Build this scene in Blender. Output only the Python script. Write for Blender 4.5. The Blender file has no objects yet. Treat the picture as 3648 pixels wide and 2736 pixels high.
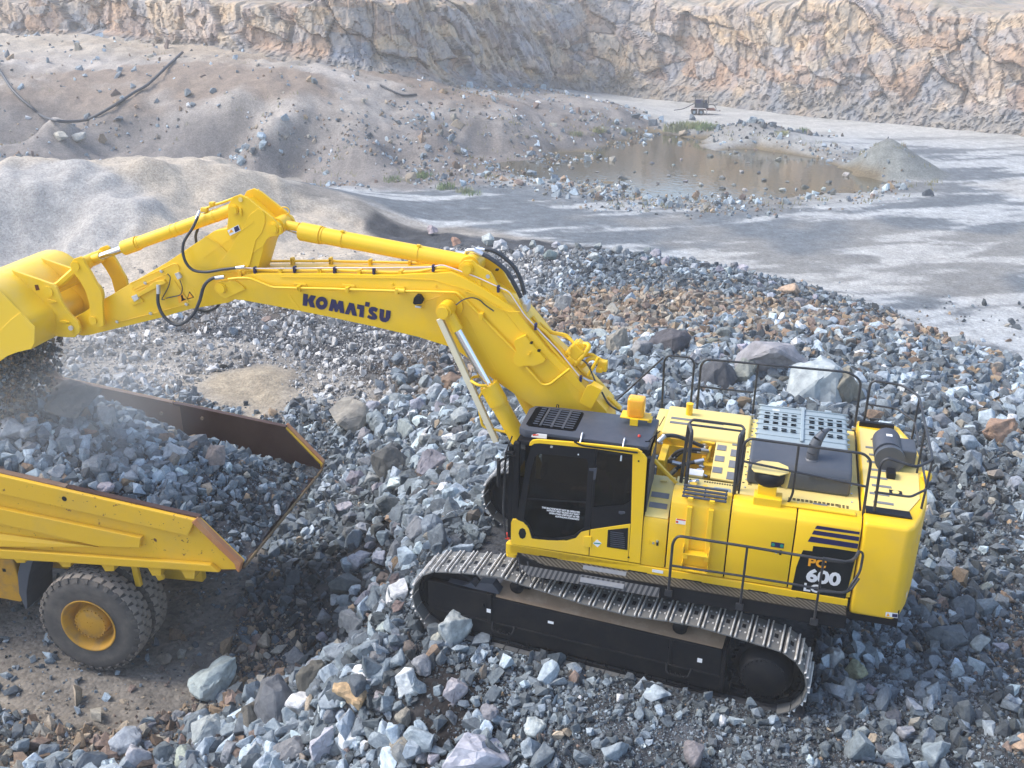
import bpy, bmesh, math, random
import numpy as np
from mathutils import Vector, Matrix

# ------------------------------------------------------------------ camera, light, exposure
SC = bpy.context.scene
CAM_RIGHT = Vector((-0.964467, -0.264124, 0.006507))
CAM_DOWN = Vector((-0.101533, 0.347793, -0.932058))
CAM_FWD = Vector((0.243916, -0.899599, -0.362252))
CAM_LOC = Vector((-1.8572, 14.0181, 9.0310))
cam = bpy.data.cameras.new('camera'); camo = bpy.data.objects.new('camera', cam)
SC.collection.objects.link(camo); SC.camera = camo
cam.sensor_width = 36.0; cam.lens = 3700.0 / 3648.0 * 36.0; cam.clip_start = 0.2; cam.clip_end = 3000
m = Matrix((CAM_RIGHT, -CAM_DOWN, -CAM_FWD)).transposed().to_4x4(); m.translation = CAM_LOC
camo.matrix_world = m

SUN_EL, SUN_AZ = math.radians(50), math.radians(8)      # azimuth measured from +X (image left) towards +Y
world = bpy.data.worlds.new('World'); SC.world = world; world.use_nodes = True
wn = world.node_tree; wn.nodes.clear()
sky = wn.nodes.new('ShaderNodeTexSky'); sky.sky_type = 'NISHITA'; sky.sun_disc = False
sky.sun_elevation = SUN_EL; sky.sun_rotation = math.radians(90) - SUN_AZ
sky.air_density = 1.0; sky.dust_density = 2.0; sky.ozone_density = 1.0
bg = wn.nodes.new('ShaderNodeBackground'); bg.inputs[1].default_value = 0.15
wo = wn.nodes.new('ShaderNodeOutputWorld')
wn.links.new(sky.outputs[0], bg.inputs[0]); wn.links.new(bg.outputs[0], wo.inputs[0])
sun = bpy.data.lights.new('sun', 'SUN'); sun.energy = 1.35; sun.angle = math.radians(26); sun.color = (1.0, 0.95, 0.86)
suno = bpy.data.objects.new('sun', sun); SC.collection.objects.link(suno)
sd = Vector((math.cos(SUN_EL) * math.cos(SUN_AZ), math.cos(SUN_EL) * math.sin(SUN_AZ), math.sin(SUN_EL)))
suno.rotation_euler = sd.to_track_quat('Z', 'Y').to_euler()
SC.view_settings.view_transform = 'Standard'; SC.view_settings.look = 'None'
SC.view_settings.exposure = 1.25; SC.view_settings.gamma = 1.0; SC.view_settings.use_curve_mapping = False
SC.cycles.max_bounces = 6; SC.cycles.diffuse_bounces = 3; SC.cycles.volume_bounces = 1
SC.cycles.use_denoising = True

rnd = random.Random(7)
rng = np.random.default_rng(11)

# ------------------------------------------------------------------ survey: sight lines from the camera station to known planes
FPX = 3700.0
def sight(u, v):
    return CAM_RIGHT * ((u - 1824) / FPX) + CAM_DOWN * ((v - 1368) / FPX) + CAM_FWD
K = 3648 / 2212.0
def ground_at(x, y, z):
    d = sight(x * K, y * K); s = (z - CAM_LOC.z) / d.z
    return CAM_LOC + d * s
HOUSE = Matrix(((0.99983, 0.00059, -0.01838, 0), (0, 0.99948, 0.03229, 0), (0.01839, -0.03229, 0.99931, 0), (0, 0, 0, 1)))
HOUSE_INV = HOUSE.inverted()
SHEETS = dict(c4=(2200,1250,.5425),c5=(1400,1850,.5425),c6=(2300,1800,.5425),r4=(1800,1400,.3919),r5=(2250,1550,.30136),
    r6=(2600,1350,.36162),b3=(1400,1900,.2411),b4=(2500,1950,.3316),b5=(0,1850,.3616),c1=(0,650,.5425),c2=(1000,650,.5425),
    c3=(1700,1250,.3617),g3=(0,850,.3014),g8=(1900,1050,.27125),c7=(0,1300,.7233),D=(0,0,K),tr=(2380,330,270/2212.0))
def on(sheet, x, y, axis, val, inv=HOUSE_INV):
    a = SHEETS[sheet]; d = sight(a[0] + a[2] * x, a[1] + a[2] * y)
    d = inv.to_3x3() @ d; c = inv @ CAM_LOC
    s = (val - c[axis]) / d[axis]
    return c + d * s
def hy(sheet, x, y, Y): return on(sheet, x, y, 1, Y)
def hz(sheet, x, y, Z): return on(sheet, x, y, 2, Z)
def hx(sheet, x, y, X): return on(sheet, x, y, 0, X)

# ------------------------------------------------------------------ numpy noise
def _hash(ix, iy, iz, seed=0):
    h = (ix.astype(np.int64) * 374761393 + iy.astype(np.int64) * 668265263 + iz.astype(np.int64) * 2147483647 + seed * 974634777) & 0xffffffff
    h = ((h ^ (h >> 13)) * 1274126177) & 0xffffffff
    h = ((h ^ (h >> 16)) * 2246822519) & 0xffffffff
    return ((h ^ (h >> 15)) & 0xffffff) / float(0xffffff)
def vnoise(x, y, z=None, seed=0):
    if z is None: z = np.zeros_like(x)
    ix, iy, iz = np.floor(x), np.floor(y), np.floor(z)
    fx, fy, fz = x - ix, y - iy, z - iz
    fx, fy, fz = (f * f * (3 - 2 * f) for f in (fx, fy, fz))
    r = 0
    for a in (0, 1):
        for b in (0, 1):
            for c in (0, 1):
                w = (fx if a else 1 - fx) * (fy if b else 1 - fy) * (fz if c else 1 - fz)
                r = r + w * _hash(ix + a, iy + b, iz + c, seed)
    return r * 2 - 1
def fbm(x, y, z=None, oct=4, seed=0, gain=0.5):
    r, a, f = 0, 1.0, 1.0
    for i in range(oct):
        r = r + a * vnoise(x * f, y * f, None if z is None else z * f, seed + i * 17); a *= gain; f *= 2.03
    return r
def cells(x, y, z, seed=0):
    """nearest feature point of a jittered grid: distance gap (F2-F1) and two random values of the cell"""
    ix, iy, iz = np.floor(x), np.floor(y), np.floor(z)
    f1 = np.full(x.shape, 9.0); f2 = f1.copy(); v = np.zeros(x.shape); w = np.zeros(x.shape)
    for a in (-1, 0, 1):
        for b in (-1, 0, 1):
            for c in (-1, 0, 1):
                cx, cy, cz = ix + a, iy + b, iz + c
                d = np.sqrt((cx + _hash(cx, cy, cz, seed) - x) ** 2 + (cy + _hash(cx, cy, cz, seed + 1) - y) ** 2 + (cz + _hash(cx, cy, cz, seed + 2) - z) ** 2)
                hv = _hash(cx, cy, cz, seed + 3); hw = _hash(cx, cy, cz, seed + 4)
                n = d < f1
                f2 = np.where(n, f1, np.minimum(f2, d)); v = np.where(n, hv, v); w = np.where(n, hw, w); f1 = np.where(n, d, f1)
    return f2 - f1, v, w

# ------------------------------------------------------------------ materials
def mat(name, col=(.5,.5,.5), rough=.6, metal=0.0, spec=.5):
    m = bpy.data.materials.new(name); m.use_nodes = True
    b = m.node_tree.nodes['Principled BSDF']
    b.inputs['Base Color'].default_value = (*col, 1); b.inputs['Roughness'].default_value = rough
    b.inputs['Metallic'].default_value = metal; b.inputs['Specular IOR Level'].default_value = spec
    return m
def N(m, t, **kw):
    n = m.node_tree.nodes.new(t)
    for k, v in kw.items(): setattr(n, k, v)
    return n
def L(m, a, b): m.node_tree.links.new(a, b)
def noise(m, scale, detail=4, rough=.6, coord='Object', vec=None):
    n = N(m, 'ShaderNodeTexNoise'); n.inputs['Scale'].default_value = scale
    n.inputs['Detail'].default_value = detail; n.inputs['Roughness'].default_value = rough
    if vec is None:
        tc = N(m, 'ShaderNodeTexCoord'); vec = tc.outputs[coord]
    L(m, vec, n.inputs['Vector']); return n
def ramp(m, src, stops):
    r = N(m, 'ShaderNodeValToRGB'); L(m, src, r.inputs[0]); e = r.color_ramp.elements
    while len(e) < len(stops): e.new(.5)
    for k, (p, c) in enumerate(stops):
        e[k].position = p; e[k].color = (*c, 1) if len(c) == 3 else c
    return r
def mix(m, fac, a, b, mode='MIX'):
    x = N(m, 'ShaderNodeMix', data_type='RGBA', blend_type=mode)
    for s, v in ((0, fac), (6, a), (7, b)):
        if hasattr(v, 'links') or hasattr(v, 'is_linked'): L(m, v, x.inputs[s])
        elif s == 0: x.inputs[0].default_value = v
        else: x.inputs[s].default_value = (*v, 1)
    return x.outputs[2]
def bump(m, h, strength=.3, dist=.02):
    b = N(m, 'ShaderNodeBump'); b.inputs['Strength'].default_value = strength; b.inputs['Distance'].default_value = dist
    L(m, h, b.inputs['Height']); L(m, b.outputs[0], m.node_tree.nodes['Principled BSDF'].inputs['Normal']); return b
def bc(m, out): L(m, out, m.node_tree.nodes['Principled BSDF'].inputs['Base Color'])
def worn(name, col, rough=.4, metal=0.0, dirt=(.25,.2,.14), amount=.35, scale=1.3, rust=None, spec=.5):
    m = mat(name, col, rough, metal, spec)
    n = noise(m, scale, 6, .65); r = ramp(m, n.outputs[0], [(.48, (0,0,0)), (.75, (1,1,1))])
    mul = N(m, 'ShaderNodeMath', operation='MULTIPLY'); L(m, r.outputs[0], mul.inputs[0]); mul.inputs[1].default_value = amount
    c = mix(m, mul.outputs[0], col, dirt)
    if rust:
        n2 = noise(m, rust[1], 5, .7); r2 = ramp(m, n2.outputs[0], [(rust[2], (0,0,0)), (rust[2] + .03, (1,1,1))])
        c = mix(m, r2.outputs[0], c, rust[0])
    bc(m, c)
    n3 = noise(m, scale * 9, 3); rr = N(m, 'ShaderNodeMapRange'); L(m, n3.outputs[0], rr.inputs[0])
    rr.inputs[3].default_value = rough - .08; rr.inputs[4].default_value = rough + .15
    L(m, rr.outputs[0], m.node_tree.nodes['Principled BSDF'].inputs['Roughness'])
    return m
M = {}
YEL = (0.87, 0.535, 0.008)
M['yellow'] = worn('yellow_paint', YEL, .36, dirt=(.62,.42,.10), amount=.42, scale=.8)
M['deck_yellow'] = worn('pale_yellow_deck', (.80,.62,.20), .55, dirt=(.5,.42,.25), amount=.5)  # paler, less saturated yellow for decks, tank tops and covers
M['truck_yellow'] = worn('dusty_yellow_paint', (.70,.41,.012), .5, dirt=(.45,.30,.08), amount=.45, scale=.9, rust=((.10,.03,.015), 5.3, .74))
M['truck_rusty'] = worn('chipped_yellow_paint', (.72,.42,.012), .5, dirt=(.45,.30,.08), amount=.4, scale=.9, rust=((.13,.05,.02), 9.0, .625))
M['wheel_yellow'] = worn('ochre_wheel_paint', (.50,.25,.012), .65, dirt=(.22,.14,.07), amount=.85, scale=4)
M['black'] = worn('black_paint', (.006,.007,.010), .5, dirt=(.022,.022,.023), amount=.5, spec=.22)
M['frame_black'] = worn('undercarriage_black', (.006,.007,.010), .55, dirt=(.030,.026,.022), amount=.6, scale=2.5, spec=.22)
M['roof_grey'] = worn('cab_roof_grey', (.045,.053,.072), .5, dirt=(.10,.10,.115), amount=.5)
M['hood_grey'] = worn('hood_grey', (.27,.33,.36), .55, dirt=(.36,.38,.38), amount=.4)
M['hood_dark'] = worn('hood_dark', (.060,.070,.088), .42, dirt=(.12,.12,.13), amount=.5)
M['rail'] = worn('rail_black', (.022,.024,.030), .4, dirt=(.09,.085,.08), amount=.6, scale=4)
M['rubber'] = worn('hose_rubber', (.03,.035,.045), .5, dirt=(.10,.10,.10), amount=.4, scale=5)
M['chrome'] = mat('chrome_rod', (.75,.77,.8), .12, 1.0)
M['steel'] = worn('worn_steel', (.66,.64,.60), .42, .2, dirt=(.20,.17,.14), amount=.9, scale=7)
M['shoe_top'] = worn('dusty_steel_shoe', (.15,.152,.150), .55, .25, dirt=(.28,.26,.22), amount=.7, scale=3)
M['dusty_top'] = worn('dusty_brown_plate', (.24,.17,.11), .85, dirt=(.36,.28,.20), amount=.8, scale=4)
M['glass'] = mat('tinted_glass', (.006,.008,.010), .08, 0, .5)
M['navy'] = mat('navy_print', (.012,.010,.07), .5)
M['white'] = worn('white_print', (.78,.78,.78), .5, dirt=(.5,.5,.5), amount=.3)
M['decal_black'] = mat('decal_black', (.006,.009,.011), .6, 0, .2)
M['void'] = mat('dark_opening', (.003,.003,.004), .95, 0, .05)
M['silver'] = mat('galvanised', (.6,.62,.65), .35, .8)
M['amber'] = mat('amber_lens', (.95,.42,.02), .25)
M['red'] = mat('red_lens', (.6,.03,.015), .3)
M['teal'] = mat('teal_sticker', (.01,.25,.17), .4)
M['brown_plate'] = mat('brown_plate', (.10,.02,.01), .5)
M['mesh_grey'] = worn('grip_mesh_grey', (.16,.17,.19), .7, dirt=(.3,.28,.25), amount=.4, scale=12)
M['inner_steel'] = worn('body_inner_rust', (.20,.125,.085), .55, .2, dirt=(.30,.23,.17), amount=.7, scale=.9, rust=((.12,.05,.03), 5, .68))
M['inner_dark'] = worn('body_tail_rust', (.065,.028,.018), .5, .2, dirt=(.12,.07,.045), amount=.6, scale=1.2)
M['tyre'] = worn('tyre_rubber', (.075,.068,.062), .85, dirt=(.17,.145,.12), amount=.8, scale=2.2)
M['tread'] = worn('tread_dust', (.25,.215,.18), .85, dirt=(.18,.16,.14), amount=.6, scale=3)
M['hivis'] = mat('hi_vis_shirt', (.25,.30,.01), .8)
M['skin'] = mat('skin', (.35,.18,.12), .6)
M['blue'] = mat('blue_cloth', (.02,.035,.10), .8)
M['white_hose'] = mat('white_cable', (.72,.62,.62), .4)
M['spiral'] = M['rubber']

# ------------------------------------------------------------------ object helpers
COL = SC.collection
def link(name, me, parent=None, **props):
    o = bpy.data.objects.new(name, me); COL.objects.link(o)
    if parent is not None: o.parent = parent
    for k, v in props.items(): o[k] = v
    return o
def thing(name, label, cat, matrix=None, group=None):
    o = bpy.data.objects.new(name, None); COL.objects.link(o); o.empty_display_size = .3
    if matrix is not None: o.matrix_world = matrix
    o['label'] = label; o['category'] = cat
    if group: o['group'] = group
    return o
class MB:
    """collects solids, then links them as one mesh"""
    def __init__(s): s.v = []; s.f = []; s.mi = []; s.sm = []; s.mats = []; s.cur = 0
    def use(s, m):
        if m not in s.mats: s.mats.append(m)
        s.cur = s.mats.index(m); return s
    def add(s, vs, fs, smooth=False):
        b = len(s.v); s.v += [tuple(v) for v in vs]; s.f += [tuple(b + i for i in f) for f in fs]
        s.mi += [s.cur] * len(fs); s.sm += [smooth] * len(fs); return s
    def addbm(s, bm, smooth=False):
        bm.verts.index_update(); s.add([v.co.copy() for v in bm.verts], [[v.index for v in f.verts] for f in bm.faces], smooth); bm.free(); return s
    def box(s, c, size, rot=None, bev=0, seg=2):
        bm = bmesh.new(); bmesh.ops.create_cube(bm, size=1)
        bmesh.ops.scale(bm, vec=size, verts=bm.verts)
        if bev: bmesh.ops.bevel(bm, geom=bm.edges[:], offset=bev, segments=seg, affect='EDGES', profile=.6)
        if rot is not None: bmesh.ops.transform(bm, matrix=rot.to_4x4(), verts=bm.verts)
        bmesh.ops.translate(bm, vec=c, verts=bm.verts); return s.addbm(bm)
    def bar(s, a, b, w, h, up=(0,0,1), bev=0):
        a, b = Vector(a), Vector(b); d = b - a; x = d.normalized(); u = Vector(up); y = u.cross(x)
        if y.length < 1e-4: y = Vector((0,1,0)).cross(x)
        y.normalize(); z = x.cross(y)
        return s.box((a + b) / 2, (d.length, w, h), Matrix((x, y, z)).transposed(), bev, 1)
    def cyl(s, a, b, r, r2=None, n=20, caps=True, smooth=True):
        a, b = Vector(a), Vector(b); r2 = r if r2 is None else r2
        x = (b - a).normalized(); t = Vector((0,0,1)) if abs(x.z) < .9 else Vector((1,0,0))
        y = x.cross(t).normalized(); z = x.cross(y)
        vs = []
        for p, q in ((a, r), (b, r2)):
            for i in range(n):
                an = 2 * math.pi * i / n; vs.append(p + y * q * math.cos(an) + z * q * math.sin(an))
        fs = [(i, (i + 1) % n, n + (i + 1) % n, n + i) for i in range(n)]
        s.add(vs, fs, smooth)
        if caps: s.add(vs, [tuple(range(n))[::-1], tuple(range(n, 2 * n))]); 
        return s
    def prism(s, poly, d0, d1, to3, bev=0, seg=2, sel=None):
        """poly: 2-D outline; to3(u, v, depth) -> point"""
        bm = bmesh.new(); A = [bm.verts.new(to3(u, v, d0)) for u, v in poly]; B = [bm.verts.new(to3(u, v, d1)) for u, v in poly]
        n = len(poly); bm.faces.new(A[::-1]); bm.faces.new(B)
        for i in range(n): bm.faces.new((A[i], A[(i + 1) % n], B[(i + 1) % n], B[i]))
        bmesh.ops.recalc_face_normals(bm, faces=bm.faces)
        if bev:
            es = [e for e in bm.edges if e.calc_face_angle(0) > .3 and (sel is None or sel(e))]
            bmesh.ops.bevel(bm, geom=es, offset=bev, segments=seg, affect='EDGES', profile=.6, clamp_overlap=True)
        return s.addbm(bm)
    def tube(s, pts, r, rnd_=0, n=8, caps=True):
        P = [Vector(p) for p in pts]
        if rnd_:
            Q = [P[0]]
            for i in range(1, len(P) - 1):
                a, b, c = P[i-1], P[i], P[i+1]
                k = min(rnd_, (a-b).length * .48, (c-b).length * .48)
                p0, p2 = b + (a-b).normalized() * k, b + (c-b).normalized() * k
                for t in (0, .25, .5, .75, 1): Q.append(p0 * (1-t)**2 + b * 2*t*(1-t) + p2 * t*t)
            Q.append(P[-1]); P = Q
        P2 = [P[0]]
        for p in P[1:]:
            if (p - P2[-1]).length > 1e-5: P2.append(p)
        P = P2; vs = []; ref = None
        for i, p in enumerate(P):
            t = (P[min(i+1, len(P)-1)] - P[max(i-1, 0)]).normalized()
            if ref is None: ref = Vector((0,0,1)) if abs(t.z) < .9 else Vector((1,0,0))
            u = (ref - t * ref.dot(t)).normalized(); w = t.cross(u); ref = u
            vs += [p + (u * math.cos(2*math.pi*k/n) + w * math.sin(2*math.pi*k/n)) * r for k in range(n)]
        fs = [(i*n+k, i*n+(k+1) % n, (i+1)*n+(k+1) % n, (i+1)*n+k) for i in range(len(P)-1) for k in range(n)]
        s.add(vs, fs, True)
        if caps: s.add(vs, [tuple(range(n))[::-1], tuple(range(len(vs)-n, len(vs)))])
        return s
    def curve(s, pts, r, n=8, seg=8):
        P = [Vector(p) for p in pts]; Q = []
        P = [P[0] * 2 - P[1]] + P + [P[-1] * 2 - P[-2]]
        for i in range(1, len(P) - 2):
            for k in range(seg):
                t = k / seg; a, b, c, d = P[i-1], P[i], P[i+1], P[i+2]
                Q.append(.5 * ((2*b) + (c-a)*t + (2*a-5*b+4*c-d)*t*t + (3*b-a-3*c+d)*t**3))
        Q.append(P[-2]); return s.tube(Q, r, 0, n)
    def lathe(s, prof, origin, axis=(0,1,0), n=40, closed=False):
        """prof: (radius, offset along axis)"""
        ax = Vector(axis).normalized(); t = Vector((0,0,1)) if abs(ax.z) < .9 else Vector((1,0,0))
        u = ax.cross(t).normalized(); w = ax.cross(u); o = Vector(origin); vs = []
        for r, d in prof:
            vs += [o + ax * d + (u * math.cos(2*math.pi*k/n) + w * math.sin(2*math.pi*k/n)) * r for k in range(n)]
        m_ = len(prof); R = range(m_ if closed else m_ - 1)
        s.add(vs, [(i*n+k, i*n+(k+1) % n, ((i+1) % m_)*n+(k+1) % n, ((i+1) % m_)*n+k) for i in R for k in range(n)], True); return s
    def mesh(s, name):
        me = bpy.data.meshes.new(name); me.from_pydata(s.v, [], s.f)
        me.polygons.foreach_set('material_index', s.mi); me.polygons.foreach_set('use_smooth', s.sm)
        for m_ in s.mats: me.materials.append(m_)
        bm = bmesh.new(); bm.from_mesh(me); bmesh.ops.recalc_face_normals(bm, faces=bm.faces); bm.to_mesh(me); bm.free()
        me.update(); return me
    def build(s, name, parent=None, m_=None, smooth_angle=None, **props):
        if m_ is not None: s.mats = [m_] if not s.mats else s.mats
        me = s.mesh(name)
        if smooth_angle: 
            me.polygons.foreach_set('use_smooth', [True] * len(me.polygons)); me.set_sharp_from_angle(angle=math.radians(smooth_angle))
        return link(name, me, parent, **props)
def mb(m_): return MB().use(m_)
XZ = lambda u, v, d: (u, d, v)     # outline in the XZ plane, depth along Y
XY = lambda u, v, d: (u, v, d)
def side(sheet, pts, Y): return [(p.x, p.z) for p in (hy(sheet, x, y, Y) for x, y in pts)]
def text3(body, size, m_, name, parent, origin, xdir, ydir, offset=0.0, depth=.003, squash=1.0, shear=0, res=3, align='LEFT', **props):
    cu = bpy.data.curves.new(name, 'FONT'); cu.body = body; cu.size = size; cu.offset = offset; cu.extrude = depth; cu.shear = shear
    cu.resolution_u = res; cu.align_x = align; cu.space_character = props.pop('space', 1.0)
    tmp = bpy.data.objects.new('tmp', cu); COL.objects.link(tmp)
    dg = bpy.context.evaluated_depsgraph_get(); me = bpy.data.meshes.new_from_object(tmp.evaluated_get(dg))
    bpy.data.objects.remove(tmp); me.materials.clear(); me.materials.append(m_)
    x, y = Vector(xdir).normalized(), Vector(ydir).normalized(); z = x.cross(y).normalized(); y = z.cross(x)
    mm = Matrix((x * squash, y, z)).transposed().to_4x4(); mm.translation = Vector(origin); me.transform(mm)
    return link(name, me, parent, **props)
# ------------------------------------------------------------------ ground shape
G = ground_at
CP = []
def gp(*ps):
    for x, y, z in ps: p = G(x, y, z); CP.append((p.x, p.y, z))
def wp(*ps): CP.extend(ps)
# bench the excavator stands on
wp((3,1.5,.02),(3,-1,0),(-3,2,0),(0,-2,0),(-4,-2,0),(-4,3.5,0),(0,3.6,-.05),(-8,0,0),(-8,6,0),(-14,-2,-.2),(-14,8,-.1),(-3,7,0),(-6,12,0),(-14,16,0),(-22,4,-.6))
wp((1.6,3.4,-.35),(1.8,6,-.9),(4.4,3,-1.5),(4.6,.6,-1.35),(4.3,-2.5,-.7),(5.9,-.4,-2.05),(6.3,3.5,-2.2),(9,4,-2.2),(9,-.5,-2.12),(12,0,-2.12),(9,-3.5,-2.15),(14,-5,-2.2),(14,4,-2.2),(20,0,-2.2),(20,8,-2.2),(4.4,7,-1.8),(8,10,-2.2))
wp((4.6,-4.5,-.75),(6.6,-4.5,-1.9),(4.8,-8,-.7),(7.2,-8,-1.8),(2.2,-6,.1),(2.5,-10,0),(-2,-8,.25),(-2,-12,.35),(-3,-14.5,.1),(-8,-8,.1),(-8,-14,-.3),(3,-14,-.6),(7.5,-13,-1.7),(10,-10,-2.1),(13,-11.5,-2.15))
wp((3,-20,-1.3),(-4,-20,-1.4),(-8,-17,-1.6),(8,-20,-1.7),(14,-20,-2.2),(10,-27,-2.1),(3,-27,-2.0),(-2.5,-24,-1.95),(-11,-13,-1.3),(-16,-8,-1.2),(-20,0,-.8),(20,-14,-2.3),(22,-8,-2.3),(28,-6,-2.3))
# rim of the muck pile, dropping to the pit floor
wp((17,-36,-2.9),(11.6,-34.7,-2.9),(3.4,-33.4,-3),(-1.9,-30.8,-3),(-7.1,-25.7,-3),(-9.9,-22.4,-3),(-15,-17.5,-3),(-21,-12,-3),(-28,-8,-3))
wp((11,-32.0,-2.5),(3.6,-31.0,-2.45),(-.6,-28.5,-2.4),(-5.6,-23.6,-2.4),(-8.2,-20.4,-2.4),(-13,-15,-2.3),(-19,-9,-2.2))
# stockpile of pale sand and gravel
gp((0,352,.5),(150,358,.6),(300,352,.5),(440,360,.2),(520,390,-.4),(620,405,-1.0),(700,425,-1.5),(770,434,-1.7),(830,465,-2.3),(895,492,-2.8))
gp((75,388,.35),(190,405,-.2),(0,430,-.5),(130,480,-1.4),(300,430,-.5),(420,450,-1.2),(620,450,-1.7),(760,470,-2.1))
gp((0,560,-2.35),(200,565,-2.35),(400,575,-2.35),(600,550,-2.4),(720,515,-2.5),(850,508,-2.7))
# pit floor
gp((500,338,-3),(620,352,-3),(750,372,-3),(850,420,-3),(930,470,-3),(1100,480,-3),(1400,480,-3),(1700,470,-3),(2000,450,-3),(2212,500,-3),(2212,700,-3),(2000,640,-3),(1800,560,-3),
   (1700,290,-3),(1900,300,-3),(2100,310,-3),(2212,330,-3),(2212,395,-3),(1600,240,-3),(1500,225,-3),(1350,212,-3),(1560,255,-2.95),(1000,420,-3),(1150,440,-3),(1300,465,-3))
wp((-40,-40,-3),(-40,-70,-3),(-30,-20,-3),(-60,-60,-3),(-35,-80,-3),(-60,-20,-3),(-40,0,-2))
# small dump of rock between pond and road
gp((1640,265,-1.6),(1590,275,-1.9),(1700,285,-2.5),(1560,300,-2.7))
# gravel cone by the pond
CONE = G(1915, 372, -3)
# left embankment
gp((0,335,-2.9),(120,325,-2.9),(250,325,-2.7),(400,338,-2.9),(700,360,-2.9),(850,355,-2.8),(1000,340,-2.9),(1150,325,-2.8),(1260,305,-2.8),(1350,285,-2.8),(1400,262,-2.7),(1440,245,-2.9))
gp((0,205,.5),(250,215,.4),(500,230,.3),(120,270,-.9),(400,275,-.9),(600,280,-.8),(800,300,-1.0),(950,290,-1.1),(1100,265,-1.1),(1230,245,-1.2),(1330,235,-1.6),(1390,232,-2.2))
gp((0,80,3.6),(150,85,3.6),(250,92,3.5),(400,104,3.3),(500,112,3.2),(600,132,2.7),(700,150,2.3),(800,168,1.6),(900,187,.9),(1000,200,.2),(1100,205,-.5),(1200,207,-1.3),(1280,208,-2.4),(1340,222,-2.0))
wp((75,-75,3.6),(90,-90,3.6),(60,-95,3.4),(40,-100,2.0),(90,-60,3.6),(80,-30,1),(60,-20,-1.5),(45,-10,-2),(30,10,-2.2),(28,-112,-2),(60,-125,3))
CP = np.array(CP, float)
# merge near-duplicates
keep = []
for i, c in enumerate(CP):
    if all((c[0]-CP[j][0])**2 + (c[1]-CP[j][1])**2 > .36 for j in keep): keep.append(i)
CP = CP[keep]
def kern(d2): return np.sqrt(d2 + .8)
D2 = ((CP[:, None, :2] - CP[None, :, :2]) ** 2).sum(-1)
n_ = len(CP); A_ = np.zeros((n_ + 1, n_ + 1)); A_[:n_, :n_] = -kern(D2) ; A_[:n_, n_] = 1; A_[n_, :n_] = 1
A_[:n_, :n_] += np.eye(n_) * .02
RBF = np.linalg.solve(A_, np.append(CP[:, 2], 0))
def base_h(x, y):
    out = np.empty(x.shape); xf, yf = x.ravel(), y.ravel(); o = np.empty(xf.shape)
    for s in range(0, len(xf), 20000):
        d2 = (xf[s:s+20000, None] - CP[None, :, 0]) ** 2 + (yf[s:s+20000, None] - CP[None, :, 1]) ** 2
        o[s:s+20000] = -kern(d2) @ RBF[:n_] + RBF[n_]
    return o.reshape(x.shape)
def poly_sd(x, y, poly):
    """signed distance to polygon, positive inside"""
    P = np.array(poly); best = np.full(x.shape, 1e9); ins = np.zeros(x.shape, bool)
    for i in range(len(P)):
        a, b = P[i], P[(i + 1) % len(P)]; ab = b - a
        t = np.clip(((x - a[0]) * ab[0] + (y - a[1]) * ab[1]) / (ab @ ab), 0, 1)
        best = np.minimum(best, np.hypot(x - a[0] - t * ab[0], y - a[1] - t * ab[1]))
        c = ((a[1] > y) != (b[1] > y)) & (x < (b[0] - a[0]) * (y - a[1]) / (b[1] - a[1] + 1e-12) + a[0]); ins ^= c
    return np.where(ins, best, -best)
def gpoly(pts, z=-3): return [(G(x, y, z).x, G(x, y, z).y) for x, y in pts]
WATER_Z = -3.1
POND = gpoly([(1030,352),(1120,343),(1190,333),(1280,316),(1350,294),(1400,276),(1450,286),(1555,296),(1520,312),(1540,322),(1640,316),(1700,327),(1780,340),(1830,358),(1895,385),(1895,402),(1800,414),(1700,424),(1600,432),(1480,428),(1380,424),(1320,405),(1230,388),(1110,378)])
PILE = [(2.0,9),(1.9,5),(3.6,2.4),(4.6,.5),(5.2,-1.5),(6.5,-4),(7.2,-8),(9,-11.5),(13,-14),(19,-16),(19,-35.5),(11.6,-34.7),(3.4,-33.4),(-1.9,-30.8),(-6.9,-25.5),(-9.4,-22.2),(-14,-17.0),(-21,-11),(-30,-6),(-30,18),(2,18)]
TRUCKPAD = [(6.2,4.6),(7.5,2.6),(7,1.4),(7.6,-3),(9,-6),(30,-6),(30,14),(9,14)]
MOUND = gpoly([(0,335),(180,335),(440,345),(520,380),(620,395),(700,415),(775,425),(840,460),(910,495),(850,515),(720,520),(600,552),(400,580),(200,568),(0,562),(-300,560),(-300,340)], -1)
SMOOTH = gpoly([(380,830),(450,795),(560,785),(650,800),(690,840),(660,890),(560,905),(430,890)], -2.1)
EMB = gpoly([(-300,335),(0,335),(250,325),(500,345),(900,365),(1150,330),(1300,300),(1420,260),(1440,235),(1340,215),(1200,200),(900,180),(500,105),(-300,70)], -1.5)
def sstep(a, b, t): t = np.clip((t - a) / (b - a), 0, 1); return t * t * (3 - 2 * t)
def masks(x, y):
    wob = fbm(x * .35, y * .35, oct=3, seed=5) * .8
    p = sstep(-.3, .5, poly_sd(x, y, PILE) + wob * .5)
    tp = sstep(-.4, .6, poly_sd(x, y, TRUCKPAD) + wob * .5)
    mo = sstep(-.6, .6, poly_sd(x, y, MOUND) + wob)
    em = sstep(-1, 1.5, poly_sd(x, y, EMB) + wob)
    po = poly_sd(x, y, POND) + wob * .9
    sm = sstep(-.5, .7, poly_sd(x, y, SMOOTH) + wob)
    sh = sstep(-5.5, 0, po) * (1 - p)                      # stony shore
    return dict(pile=p * (1 - sm) * (1 - mo), pad=tp, mound=mo, emb=em, pond=po, smooth=sm, shore=sh)
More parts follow.
